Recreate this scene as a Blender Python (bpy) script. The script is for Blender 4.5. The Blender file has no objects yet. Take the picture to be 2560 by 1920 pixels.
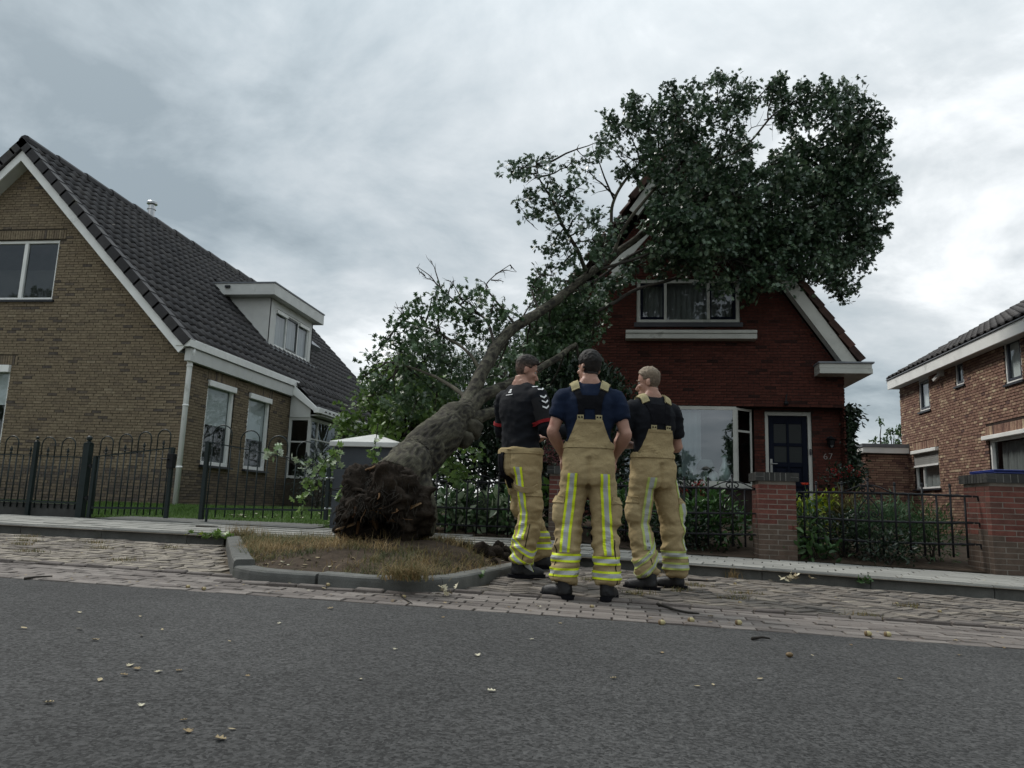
import bpy, math, random
import numpy as np
from mathutils import Vector, Matrix, noise
from mathutils.bvhtree import BVHTree
random.seed(7); RNG = np.random.default_rng(7)
SC = bpy.context.scene; COL = SC.collection
R = math.radians

# ------------------------------------------------------------------ camera
CAMH = .67; FPX = 1850.
_y, _p, _r = R(8), R(9.22), R(1.95)
C_F = Vector((-math.sin(_y)*math.cos(_p), math.cos(_y)*math.cos(_p), math.sin(_p)))
_r0 = Vector((math.cos(_y), math.sin(_y), 0)); _u0 = _r0.cross(C_F)
C_R = math.cos(_r)*_r0 + math.sin(_r)*_u0
C_U = math.cos(_r)*_u0 - math.sin(_r)*_r0
CAM = Vector((0, 0, CAMH))
cd = bpy.data.cameras.new('camera'); cam = bpy.data.objects.new('camera', cd); COL.objects.link(cam)
cd.sensor_width = 36; cd.lens = FPX/2560*36; cd.clip_end = 2000; cd.clip_start = .05
m = Matrix.Identity(4)
for i in range(3):
    m[i][0], m[i][1], m[i][2], m[i][3] = C_R[i], C_U[i], -C_F[i], CAM[i]
cam.matrix_world = m; SC.camera = cam

# ------------------------------------------------------------------ sky, sun, exposure
SUN_EL, SUN_AZ = R(48), R(-60)          # azimuth from +Y towards +X: the sun stands behind left
W = bpy.data.worlds.new('World'); SC.world = W; W.use_nodes = True
nt = W.node_tree; nt.nodes.clear(); N = nt.nodes.new; L = nt.links.new
out = N('ShaderNodeOutputWorld'); mixs = N('ShaderNodeMixShader')
bgs = N('ShaderNodeBackground'); bgc = N('ShaderNodeBackground')
sky = N('ShaderNodeTexSky'); sky.sky_type = 'NISHITA'; sky.sun_disc = False
sky.sun_elevation = SUN_EL; sky.sun_rotation = SUN_AZ
L(sky.outputs[0], bgs.inputs[0]); bgs.inputs[1].default_value = .08
tc = N('ShaderNodeTexCoord')
sep = N('ShaderNodeSeparateXYZ'); L(tc.outputs['Generated'], sep.inputs[0])
def vmath(op, a, b=None):
    n = N('ShaderNodeVectorMath'); n.operation = op; L(a, n.inputs[0])
    if b is not None:
        if isinstance(b, (tuple, list)): n.inputs[1].default_value = b
        else: L(b, n.inputs[1])
    return n
def fmath(op, a, b=None, clamp=False):
    n = N('ShaderNodeMath'); n.operation = op; n.use_clamp = clamp
    for k, x in ((0, a), (1, b)):
        if x is None: continue
        if isinstance(x, (int, float)): n.inputs[k].default_value = x
        else: L(x, n.inputs[k])
    return n.outputs[0]
# project the direction on a cloud deck so that cloud banks flatten towards the horizon
zc = fmath('ADD', fmath('MAXIMUM', sep.outputs[2], 0.0), .22)
cmb = N('ShaderNodeCombineXYZ')
L(fmath('DIVIDE', sep.outputs[0], zc), cmb.inputs[0]); L(fmath('DIVIDE', sep.outputs[1], zc), cmb.inputs[1])
def ntex(scale, det, rough, dist, off):
    v = vmath('ADD', cmb.outputs[0], off)
    n = N('ShaderNodeTexNoise'); n.inputs['Scale'].default_value = scale; n.inputs['Detail'].default_value = det
    n.inputs['Roughness'].default_value = rough; n.inputs['Distortion'].default_value = dist
    L(v.outputs[0], n.inputs['Vector']); return n.outputs['Fac']
n1 = ntex(.55, 8, .55, .4, (3.1, 1.7, 0)); n2 = ntex(1.9, 7, .6, .35, (9.3, 4.2, 2))
mixn = fmath('ADD', fmath('MULTIPLY', n1, .70), fmath('MULTIPLY', n2, .30))
cr = N('ShaderNodeValToRGB'); L(mixn, cr.inputs[0])
e = cr.color_ramp.elements
e[0].position = .395; e[0].color = (.185, .222, .243, 1); e[1].position = .61; e[1].color = (.69, .705, .71, 1)
k = e.new(.455); k.color = (.285, .325, .347, 1)
k = e.new(.54); k.color = (.44, .468, .482, 1)
zz = fmath('MAXIMUM', sep.outputs[2], 0.0)   # overcast: brighter towards the zenith
grad = fmath('ADD', fmath('ADD', .95, fmath('MULTIPLY', zz, .15)), fmath('MULTIPLY', fmath('POWER', zz, 4.0), 1.9))
L(cr.outputs[0], bgc.inputs[0]); L(grad, bgc.inputs[1])
mixs.inputs[0].default_value = .93
L(bgs.outputs[0], mixs.inputs[1]); L(bgc.outputs[0], mixs.inputs[2]); L(mixs.outputs[0], out.inputs[0])

sd = bpy.data.lights.new('sun', 'SUN'); sd.energy = 1.5; sd.angle = R(14); sd.color = (1, .96, .9)
sun = bpy.data.objects.new('sun', sd); COL.objects.link(sun); sun.location = (-20, 25, 40)
sv = Vector((math.sin(SUN_AZ)*math.cos(SUN_EL), math.cos(SUN_AZ)*math.cos(SUN_EL), math.sin(SUN_EL)))
sun.rotation_euler = sv.to_track_quat('Z', 'Y').to_euler()
vs = SC.view_settings
SC.display_settings.display_device = 'sRGB'
vs.view_transform = 'Standard'; vs.look = 'None'; vs.exposure = .74; vs.gamma = 1; vs.use_curve_mapping = False
SC.cycles.max_bounces = 6; SC.cycles.transparent_max_bounces = 12
SC.cycles.use_denoising = True; SC.cycles.sample_clamp_indirect = 4

# ------------------------------------------------------------------ projecting photo points to real places
def ray(x, y): return C_F + C_R*((x-1280)/FPX) - C_U*((y-960)/FPX)
def onY(x, y, Y): d = ray(x, y); return CAM + d*(Y/d.y)
def onX(x, y, X): d = ray(x, y); return CAM + d*(X/d.x)
def atD(x, y, D): return CAM + ray(x, y)*D

# ------------------------------------------------------------------ materials
MATS = {}
def ramp(nt, fac, cols):
    cr = nt.nodes.new('ShaderNodeValToRGB'); nt.links.new(fac, cr.inputs[0])
    el = cr.color_ramp.elements
    if isinstance(cols[0][0], (int, float)) and len(cols[0]) == 3:
        cols = [(i/(len(cols)-1), c) for i, c in enumerate(cols)]
    while len(el) < len(cols): el.new(.5)
    for e_, (p, c) in zip(el, cols): e_.position = p; e_.color = (*c, 1)
    return cr.outputs[0]
def mat(name, cols, rough=.75, nscale=6., namp=.35, bump=.25, bscale=90., spec=.3, metal=0., trans=0., fine=0., fscale=200., tintnoise=.0, detail=5, stain=None, stretch=None, agg=None):
    """base colour: ramp over the piece's own tint, varied by noise; relief from a finer noise"""
    if name in MATS: return MATS[name]
    mm = bpy.data.materials.new(name); mm.use_nodes = True; t = mm.node_tree; n = t.nodes; l = t.links
    p = n['Principled BSDF']; tc = n.new('ShaderNodeTexCoord')
    vec = tc.outputs['Object']
    if stretch:
        mp = n.new('ShaderNodeMapping'); mp.inputs['Scale'].default_value = stretch; l.new(vec, mp.inputs[0]); vec = mp.outputs[0]
    def nz(s, d=5, r=.55):
        q = n.new('ShaderNodeTexNoise'); q.inputs['Scale'].default_value = s; q.inputs['Detail'].default_value = d
        q.inputs['Roughness'].default_value = r; l.new(vec, q.inputs['Vector']); return q.outputs['Fac']
    if not isinstance(cols, list): cols = [cols, cols]
    at = n.new('ShaderNodeAttribute'); at.attribute_name = 'tint'
    fac = at.outputs['Fac']
    if tintnoise:
        a = n.new('ShaderNodeMath'); a.operation = 'MULTIPLY_ADD'; a.inputs[1].default_value = tintnoise*2; a.inputs[2].default_value = -tintnoise
        l.new(nz(nscale*.4, 4), a.inputs[0]); b = n.new('ShaderNodeMath'); b.operation = 'ADD'; l.new(a.outputs[0], b.inputs[0]); l.new(fac, b.inputs[1]); fac = b.outputs[0]
    col = ramp(t, fac, cols)
    def scale_by(col, fac, lo, hi):
        mr = n.new('ShaderNodeMapRange'); mr.inputs[1].default_value = .25; mr.inputs[2].default_value = .75
        mr.inputs[3].default_value = lo; mr.inputs[4].default_value = hi; l.new(fac, mr.inputs[0])
        mu = n.new('ShaderNodeVectorMath'); mu.operation = 'SCALE'; l.new(col, mu.inputs[0]); l.new(mr.outputs[0], mu.inputs[3]); return mu.outputs[0]
    if namp: col = scale_by(col, nz(nscale, detail), 1-namp, 1+namp)
    if fine: col = scale_by(col, nz(fscale, 2, .7), 1-fine, 1+fine)
    if agg:                                  # stones of the aggregate, each its own grey
        for sc_, lo, hi in agg:
            vo = n.new('ShaderNodeTexVoronoi'); vo.inputs['Scale'].default_value = sc_; l.new(vec, vo.inputs['Vector'])
            sp_ = n.new('ShaderNodeSeparateColor'); l.new(vo.outputs['Color'], sp_.inputs[0])
            mr = n.new('ShaderNodeMapRange'); mr.inputs[1].default_value = 0; mr.inputs[2].default_value = 1; mr.inputs[3].default_value = lo; mr.inputs[4].default_value = hi; l.new(sp_.outputs[0], mr.inputs[0])
            mu = n.new('ShaderNodeVectorMath'); mu.operation = 'SCALE'; l.new(col, mu.inputs[0]); l.new(mr.outputs[0], mu.inputs[3]); col = mu.outputs[0]
    if stain:
        mx = n.new('ShaderNodeMix'); mx.data_type = 'RGBA'; mx.inputs[7].default_value = (*stain[0], 1)
        mr = n.new('ShaderNodeMapRange'); mr.inputs[1].default_value = stain[2]; mr.inputs[2].default_value = stain[2]+.18
        l.new(nz(stain[1], 6, .65), mr.inputs[0]); l.new(mr.outputs[0], mx.inputs[0]); l.new(col, mx.inputs[6]); col = mx.outputs[2]
    l.new(col, p.inputs['Base Color'])
    p.inputs['Roughness'].default_value = rough; p.inputs['Metallic'].default_value = metal
    p.inputs['Specular IOR Level'].default_value = spec
    if bump:
        bn = n.new('ShaderNodeBump'); bn.inputs['Strength'].default_value = bump; bn.inputs['Distance'].default_value = .01
        l.new(nz(bscale, 6, .6), bn.inputs['Height']); l.new(bn.outputs[0], p.inputs['Normal'])
    if trans:
        tr = n.new('ShaderNodeBsdfTranslucent'); l.new(col, tr.inputs[0])
        mx = n.new('ShaderNodeMixShader'); mx.inputs[0].default_value = trans
        l.new(p.outputs[0], mx.inputs[1]); l.new(tr.outputs[0], mx.inputs[2]); l.new(mx.outputs[0], n['Material Output'].inputs[0])
    MATS[name] = mm; return mm
def glass_mat(name='window_glass', tint=(.90, .94, .93), refl=1.45, base=.01):
    if name in MATS: return MATS[name]
    mm = bpy.data.materials.new(name); mm.use_nodes = True; t = mm.node_tree; n = t.nodes; l = t.links
    n.remove(n['Principled BSDF'])
    tr = n.new('ShaderNodeBsdfTransparent'); tr.inputs[0].default_value = (*tint, 1)
    gl = n.new('ShaderNodeBsdfGlossy'); gl.inputs['Roughness'].default_value = .015; gl.inputs[0].default_value = (.9, .95, 1, 1)
    ge = n.new('ShaderNodeNewGeometry'); dp = n.new('ShaderNodeVectorMath'); dp.operation = 'DOT_PRODUCT'; l.new(ge.outputs['Normal'], dp.inputs[0]); l.new(ge.outputs['Incoming'], dp.inputs[1])
    def ma(op, a, b):
        q = n.new('ShaderNodeMath'); q.operation = op
        for k, x in ((0, a), (1, b)):
            if isinstance(x, (int, float)): q.inputs[k].default_value = x
            else: l.new(x, q.inputs[k])
        return q
    ab = ma('ABSOLUTE', dp.outputs['Value'], 0); f0 = ((refl-1)/(refl+1))**2*2+base
    ad = ma('ADD', ma('MULTIPLY', ma('POWER', ma('SUBTRACT', 1.0, ab.outputs[0]).outputs[0], 5.0).outputs[0], 1-f0).outputs[0], f0)
    nz = n.new('ShaderNodeTexNoise'); nz.inputs['Scale'].default_value = 1.1
    bn = n.new('ShaderNodeBump'); bn.inputs['Strength'].default_value = .05; bn.inputs['Distance'].default_value = .05
    l.new(nz.outputs[0], bn.inputs['Height']); l.new(bn.outputs[0], gl.inputs['Normal'])
    mx = n.new('ShaderNodeMixShader'); l.new(ad.outputs[0], mx.inputs[0]); l.new(tr.outputs[0], mx.inputs[1]); l.new(gl.outputs[0], mx.inputs[2])
    l.new(mx.outputs[0], n['Material Output'].inputs[0]); MATS[name] = mm; return mm
GLASS = glass_mat()
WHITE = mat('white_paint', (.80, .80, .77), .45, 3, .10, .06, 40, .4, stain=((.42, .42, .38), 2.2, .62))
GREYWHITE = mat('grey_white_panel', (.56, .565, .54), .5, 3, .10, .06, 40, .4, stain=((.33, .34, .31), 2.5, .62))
BLACKIRON = mat('black_iron', (.006, .0065, .008), .5, 8, .3, .25, 120, .25)
GREENIRON = mat('dark_green_iron', (.009, .016, .016), .45, 8, .25, .2, 120, .3)
DARKWOOD = mat('dark_frame', (.02, .022, .028), .4, 6, .2, .1, 60, .4)
LEAD = mat('lead_flashing', (.16, .17, .185), .5, 5, .25, .2, 30, .4)

# ------------------------------------------------------------------ mesh helpers
WL = {}                                     # world location of every parent
def wl(o): return WL.get(o.name, Vector((0, 0, 0)))
class MB:
    def __init__(s): s.v = []; s.f = []; s.t = []
    def add(s, vs, fs, t=.5):
        b = len(s.v); s.v.extend(vs)
        for f in fs: s.f.append(tuple(i+b for i in f)); s.t.append(t)
        return s
    def box(s, x0, x1, y0, y1, z0, z1, t=.5):
        return s.add([(x0,y0,z0),(x1,y0,z0),(x1,y1,z0),(x0,y1,z0),(x0,y0,z1),(x1,y0,z1),(x1,y1,z1),(x0,y1,z1)],
              [(0,3,2,1),(4,5,6,7),(0,1,5,4),(1,2,6,5),(2,3,7,6),(3,0,4,7)], t)
    def hexa(s, p, t=.5):                   # eight corners: bottom four, top four
        return s.add([tuple(q) for q in p], [(0,3,2,1),(4,5,6,7),(0,1,5,4),(1,2,6,5),(2,3,7,6),(3,0,4,7)], t)
    def quad(s, a, b, c, d, t=.5): return s.add([tuple(a), tuple(b), tuple(c), tuple(d)], [(0,1,2,3)], t)
    def bar(s, p, q, w, h=None, up=(0,0,1), t=.5):
        p = Vector(p); q = Vector(q); h = w if h is None else h
        d = (q-p).normalized(); u = Vector(up)
        if abs(d.dot(u)) > .98: u = Vector((0, 1, 0))
        a = d.cross(u).normalized()*(w/2); b = a.normalized().cross(d)*(h/2)
        c = [p-a-b, p+a-b, p+a+b, p-a+b, q-a-b, q+a-b, q+a+b, q-a+b]
        return s.add([tuple(x) for x in c], [(0,3,2,1),(4,5,6,7),(0,1,5,4),(1,2,6,5),(2,3,7,6),(3,0,4,7)], t)
    def tube(s, pts, rad, n=8, t=.5, cap=True):
        pts = [Vector(p) for p in pts]; m_ = len(pts)
        if not isinstance(rad, (list, tuple)): rad = [rad]*m_
        vs = []; fs = []; ref = None
        for i, p in enumerate(pts):
            d = (pts[min(i+1, m_-1)]-pts[max(i-1, 0)]).normalized()
            if ref is None:
                ref = Vector((0, 0, 1)) if abs(d.z) < .9 else Vector((1, 0, 0))
            a = (ref - d*ref.dot(d)).normalized(); ref = a; b = d.cross(a)
            for k in range(n):
                an = 2*math.pi*k/n; q = p + (a*math.cos(an)+b*math.sin(an))*rad[i]; vs.append(tuple(q))
        for i in range(m_-1):
            for k in range(n):
                fs.append((i*n+k, i*n+(k+1)%n, (i+1)*n+(k+1)%n, (i+1)*n+k))
        if cap: fs.append(tuple(range(n-1, -1, -1))); fs.append(tuple((m_-1)*n+k for k in range(n)))
        return s.add(vs, fs, t)
    def lathe(s, prof, c=(0,0,0), n=12, t=.5):
        vs = []; fs = []
        for r_, z_ in prof:
            for k in range(n):
                an = 2*math.pi*k/n; vs.append((c[0]+r_*math.cos(an), c[1]+r_*math.sin(an), c[2]+z_))
        for i in range(len(prof)-1):
            for k in range(n): fs.append((i*n+k, i*n+(k+1)%n, (i+1)*n+(k+1)%n, (i+1)*n+k))
        fs.append(tuple(range(n-1, -1, -1))); fs.append(tuple((len(prof)-1)*n+k for k in range(n)))
        return s.add(vs, fs, t)
    def prism(s, poly, y0, y1, t=.5):       # polygon in x,z pushed along y
        n = len(poly); vs = [(x, y0, z) for x, z in poly]+[(x, y1, z) for x, z in poly]
        fs = [tuple(range(n)), tuple(range(2*n-1, n-1, -1))]+[(i, i+n, (i+1)%n+n, (i+1)%n) for i in range(n)]
        return s.add(vs, fs, t)
    def sphere(s, c, r, n=8, mrings=6, t=.5, sq=(1,1,1)):
        vs = []; fs = []
        for i in range(1, mrings):
            th = math.pi*i/mrings
            for k in range(n):
                an = 2*math.pi*k/n
                vs.append((c[0]+r*sq[0]*math.sin(th)*math.cos(an), c[1]+r*sq[1]*math.sin(th)*math.sin(an), c[2]+r*sq[2]*math.cos(th)))
        a = len(vs); vs.append((c[0], c[1], c[2]+r*sq[2])); vs.append((c[0], c[1], c[2]-r*sq[2]))
        for i in range(mrings-2):
            for k in range(n): fs.append((i*n+k, (i+1)*n+k, (i+1)*n+(k+1)%n, i*n+(k+1)%n))
        for k in range(n):
            fs.append((a, k, (k+1)%n)); fs.append((a+1, (mrings-2)*n+(k+1)%n, (mrings-2)*n+k))
        return s.add(vs, fs, t)
    def mesh(s, name, mt, smooth=False, off=Vector((0,0,0))):
        me = bpy.data.meshes.new(name)
        if off.length: vs = [(x-off.x, y-off.y, z-off.z) for x, y, z in s.v]
        else: vs = s.v
        me.from_pydata(vs, [], s.f)
        a = me.attributes.new('tint', 'FLOAT', 'FACE'); a.data.foreach_set('value', s.t)
        for q in (mt if isinstance(mt, list) else [mt]): me.materials.append(q)
        if smooth: me.polygons.foreach_set('use_smooth', [True]*len(me.polygons))
        return me
    def build(s, name, mt, parent=None, smooth=False, bevel=0, kind=None, label=None, local=False):
        off = Vector((0,0,0)) if (parent is None or local) else wl(parent)
        o = bpy.data.objects.new(name, s.mesh(name, mt, smooth, off)); COL.objects.link(o)
        if parent is not None: o.parent = parent
        WL[o.name] = Vector((0,0,0)) if parent is None else wl(parent)
        if bevel:
            b = o.modifiers.new('bevel', 'BEVEL'); b.width = bevel; b.segments = 2; b.limit_method = 'ANGLE'
        if kind: o['kind'] = kind
        if label: o['label'] = label
        return o
def place(name, me, parent, loc, rot=(0,0,0), scale=None):
    o = bpy.data.objects.new(name, me); COL.objects.link(o)
    if parent is not None: o.parent = parent; o.location = Vector(loc)-wl(parent)
    else: o.location = loc
    o.rotation_euler = rot
    if scale: o.scale = scale
    WL[o.name] = Vector(loc)
    return o
def thing(name, label, cat, loc, group=None, rotz=0):
    o = bpy.data.objects.new(name, None); COL.objects.link(o); o.location = loc; o.rotation_euler = (0,0,rotz)
    o.empty_display_size = .2
    o['label'] = label; o['category'] = cat; WL[o.name] = Vector(loc)
    if group: o['group'] = group
    return o
def tag(o, label=None, cat=None, group=None, kind=None):
    if label: o['label'] = label
    if cat: o['category'] = cat
    if group: o['group'] = group
    if kind: o['kind'] = kind
    return o
def np_mesh(name, v, f, mt, tint, parent=None, kind=None, smooth=False):
    """big meshes straight from arrays; f is (n, k)"""
    me = bpy.data.meshes.new(name); v = np.asarray(v, np.float32)
    if parent is not None: v = v-np.array(wl(parent), np.float32)
    f = np.asarray(f, np.int32); n, k = f.shape
    me.vertices.add(len(v)); me.vertices.foreach_set('co', v.ravel())
    me.loops.add(n*k); me.loops.foreach_set('vertex_index', f.ravel())
    me.polygons.add(n); me.polygons.foreach_set('loop_start', np.arange(0, n*k, k, dtype=np.int32))
    me.polygons.foreach_set('loop_total', np.full(n, k, np.int32))
    me.update(calc_edges=True)
    a = me.attributes.new('tint', 'FLOAT', 'FACE'); a.data.foreach_set('value', np.asarray(tint, np.float32))
    if smooth: me.polygons.foreach_set('use_smooth', [True]*n)
    me.materials.append(mt)
    o = bpy.data.objects.new(name, me); COL.objects.link(o)
    if parent is not None: o.parent = parent; WL[o.name] = wl(parent)
    if kind: o['kind'] = kind
    return o

# ------------------------------------------------------------------ lie of the land
def pl(x, pts):
    if x <= pts[0][0]: return pts[0][1]
    for (a, b), (c, d) in zip(pts, pts[1:]):
        if x <= c: return b+(d-b)*(x-a)/(c-a)
    return pts[-1][1]
def zr(x): return -.015*max(-16, min(16, x))
KERB = [(-16, 8.0), (-7, 8.1), (-4.5, 8.3), (-.5, 8.4), (.87, 8.14), (2.2, 7.85), (3.7, 7.46), (6, 7.0), (16, 6.6)]
FEN = [(-16, 10.2), (-.8, 10.2), (1.85, 9.86), (4.3, 9.3), (16, 9.0)]
ZF = [(-16, .28), (-5, .255), (-3, .235), (-.7, .22), (.2, .125), (1, .095), (2, .09), (4.3, .066), (16, 0)]
ZH = [(-16, .42), (-4, .42), (-2, .5), (5, .5), (7, .3), (16, .25)]
def ky(x): return pl(x, KERB)
def fy(x): return pl(x, FEN)
def G(x, y):
    z = zr(x)
    if y <= 4.65: return z
    if y <= 5.5: return z+.004
    k_ = ky(x)
    if y < k_: return z+.004+.012*(y-5.5)/(k_-5.5)+.04*math.exp(-((x+.85)**2/.2+(y-6.4)**2/.4))   # paving heaved by the roots
    f_ = fy(x)
    if y < f_: return z+.13+(pl(x, ZF)-z-.13)*(y-k_)/(f_-k_)
    if y < 14.3: return pl(x, ZF)+(pl(x, ZH)-pl(x, ZF))*(y-f_)/(14.3-f_)
    return pl(x, ZH)
def sheet(name, xs, lo, hi, ny, mt, dz=0, kind='structure', parent=None, fn=None):
    b = MB(); vs = []
    for x in xs:
        a, c = lo(x), hi(x)
        for j in range(ny+1):
            y = a+(c-a)*j/ny; vs.append((x, y, (fn or G)(x, y)+dz))
    fs = [(i*(ny+1)+j, (i+1)*(ny+1)+j, (i+1)*(ny+1)+j+1, i*(ny+1)+j+1) for i in range(len(xs)-1) for j in range(ny)]
    b.add(vs, fs); o = b.build(name, mt, parent, smooth=True); o['kind'] = kind; return o
def fr(a, b, n): return [a+(b-a)*i/n for i in range(n+1)]
# ------------------------------------------------------------------ ground, road, bay, kerbs, pavement
M_ASPH = mat('asphalt', [(.038,.0375,.037), (.068,.067,.0655)], .9, .8, .22, 1.0, 90, .2, tintnoise=.9, agg=[(100, .45, 1.55), (45, .86, 1.14)], stain=((.05,.05,.048), .45, .60))
M_SAND = mat('joint_sand', (.085,.07,.052), .95, 8, .4, .6, 120, .1)
M_STRIP = mat('clinker', [(.088,.074,.067), (.138,.119,.107), (.195,.172,.155)], .8, 14, .22, .5, 140, .25, fine=.2)
M_BAY = mat('clay_paver', [(.075,.066,.059), (.13,.112,.096), (.18,.155,.13), (.28,.245,.195)], .8, 12, .25, .6, 130, .25, fine=.25)
M_KERB = mat('kerb_concrete', [(.075,.075,.07), (.125,.125,.115)], .85, 7, .28, .5, 150, .25, fine=.3, stain=((.06,.065,.04), 5, .60))
M_TILE = mat('pale_concrete', [(.185,.18,.163), (.265,.258,.235)], .85, 9, .22, .35, 140, .25, fine=.18, stain=((.13,.12,.09), 4, .62))
M_SOIL = mat('dark_soil', [(.03,.022,.016), (.075,.055,.04)], .95, 7, .45, 1, 45, .1, tintnoise=.4)
M_LAWN = mat('lawn_soil', (.04,.06,.018), .95, 9, .4, .6, 60, .1)
M_FAR = mat('meadow', (.05,.07,.03), .95, .2, .3, 0, 60, .1)

b = MB(); b.quad((-600,-600,-.45), (600,-600,-.45), (600,600,-.45), (-600,600,-.45))
b.build('ground', M_FAR)['kind'] = 'structure'
road = sheet('road', fr(-60, 60, 60), lambda x: -14, lambda x: 4.66, 6, M_ASPH, 0, fn=lambda x, y: zr(x)+(-.02 if y < -3 else 0))
sheet('verge', fr(-60, 60, 12), lambda x: -40, lambda x: -13.9, 2, M_FAR, -.005)
sheet('paving_bed', fr(-40, 40, 80), lambda x: 4.655, lambda x: ky(x)-.05, 8, M_SAND, -.03)
pave = sheet('pavement', fr(-40, 40, 80), lambda x: ky(x)-.05, lambda x: fy(x)+.1, 4, M_SAND, -.014, fn=lambda x, y: G(x, max(y, ky(x)+.001)))
def side_ground(name, x0, x1, mt, n):
    return sheet(name, fr(x0, x1, n), lambda x: fy(x)+.099, lambda x: 34, 24, mt, 0)
side_ground('lawn', -40, -3.45, M_LAWN, 30)
side_ground('garden_soil', -3.45, 6.6, M_SOIL, 24)
side_ground('neighbour_garden', 6.6, 40, M_SOIL, 20)

def paver_mesh(l, w, h, rng, name, mt, t):
    b = MB(); j = .0025 if l < .25 else .0008
    c = []
    for (x, y) in ((-l/2,-w/2),(l/2,-w/2),(l/2,w/2),(-l/2,w/2)): c.append((x, y, -h))
    s = .0035 if l < .25 else .0025
    for (x, y) in ((-l/2,-w/2),(l/2,-w/2),(l/2,w/2),(-l/2,w/2)): c.append((x+rng.uniform(-j,j), y+rng.uniform(-j,j), -s+rng.uniform(-j,j)*.5))
    for (x, y) in ((-l/2+s,-w/2+s),(l/2-s,-w/2+s),(l/2-s,w/2-s),(-l/2+s,w/2-s)): c.append((x+rng.uniform(-j,j), y+rng.uniform(-j,j), rng.uniform(-j,j)*.6))
    f = [(8,9,10,11)]
    for a in (0, 4):
        for i in range(4): f.append((a+i, a+(i+1)%4, a+4+(i+1)%4, a+4+i))
    b.add(c, f, t)
    return b.mesh(name, mt), b
def pave_set(base, name, items, l, w, h, mt, limit, tints, seed, amp=.004, tilt=.012):
    """items: (x, y, z, angle); the nearest ones are pieces of their own, the rest one piece of real geometry"""
    rng = random.Random(seed)
    protos = []
    for k in range(14):
        protos.append(paver_mesh(l*rng.uniform(.965,1), w*rng.uniform(.95,1), h, rng, name, mt, tints(rng)))
    items = sorted(items, key=lambda q: (q[0])**2+(q[1])**2)
    big = MB()
    for i, (x, y, z, a) in enumerate(items):
        me, pb = protos[rng.randrange(14)]
        z += rng.uniform(-amp, amp)
        rx, ry = rng.uniform(-tilt, tilt), rng.uniform(-tilt, tilt)+.015
        a += rng.uniform(-.02, .02)
        if i < limit: place(name, me, base, (x, y, z), (rx, ry, a))
        else:
            M4 = Matrix.Translation((x, y, z)) @ Matrix.Rotation(a, 4, 'Z') @ Matrix.Rotation(ry, 4, 'Y') @ Matrix.Rotation(rx, 4, 'X')
            big.add([tuple(M4 @ Vector(q)) for q in pb.v], pb.f, min(1, max(0, pb.t[0]+rng.uniform(-.12, .12))))
    if big.v: big.build('paving_stuff' if name == 'paver' else name+'_rest', mt, base, kind='stuff')
def island_edge():                          # outline of the kerb round the tree island, front face
    return [(-4.45,8.25),(-4.0,7.45),(-3.55,6.65),(-3.1,5.85),(-2.88,5.48),(-2.72,5.33),(-2.5,5.26),(-2.1,5.24),(-1.75,5.20),(-1.5,5.24),(-1.28,5.38),(-1.12,5.62),(-1.0,6.1),(-.86,6.7),(-.72,7.3),(-.58,7.9),(-.5,8.38)]
ISL = island_edge()
def inside(x, y, poly):
    c = False; n = len(poly)
    for i in range(n):
        x1, y1 = poly[i]; x2, y2 = poly[(i+1) % n]
        if (y1 > y) != (y2 > y) and x < (x2-x1)*(y-y1)/(y2-y1)+x1: c = not c
    return c
def offset_poly(poly, d):                   # inwards for this outline
    o = []
    for i, p in enumerate(poly):
        a = poly[max(i-1, 0)]; c = poly[min(i+1, len(poly)-1)]
        dx, dy = c[0]-a[0], c[1]-a[1]; l_ = math.hypot(dx, dy); o.append((p[0]-dy/l_*d, p[1]+dx/l_*d))
    return o
ISL_OUT = offset_poly(ISL, -.05)

# red brown clinker strip along the asphalt
strip = sheet('brick_strip', fr(-16, 10, 26), lambda x: 4.655, lambda x: 5.5, 1, M_SAND, -.012)
it = []
for r_ in range(8):
    y = 4.655+.053+r_*.104
    x = -8.6+(r_ % 2)*.105+random.uniform(-.02, .02)
    while x < 5.2:
        it.append((x, y, zr(x)+.006+.002*math.sin(x*3+r_), 0)); x += .2125
pave_set(strip, 'paver', it, .2045, .0965, .06, M_STRIP, 300, lambda r: r.uniform(.1, .85), 3, .003, .008)
b = MB(); rr = random.Random(5)
row = MB(); x = -7.4
base = thing('edging_row', 'raised row of red brown bricks between the clinker strip and the parking bays', 'brick edging', (-1.5, 5.53, zr(-1.5)))
while x < 4.6:
    y = 5.50+.015*math.sin(x*1.3)
    if not (-3.0 < x < -.95) or True:
        yy = min(y, 5.15+.0*x) if -2.75 < x < -1.3 else y
        mb = MB(); mb.box(-.1, .1, -.032, .032, -.06, .0, rr.uniform(.0, .5))
        o = place('brick', mb.mesh('brick', M_STRIP), base, (x, yy if abs(yy-y) < 1 else y, zr(x)+.022+rr.uniform(-.008,.01)), (rr.uniform(-.2,.2), .015+rr.uniform(-.03,.03), rr.uniform(-.06,.06)))
        m_ = o.modifiers.new('bevel', 'BEVEL'); m_.width = .008; m_.segments = 1
    x += .212

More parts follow.
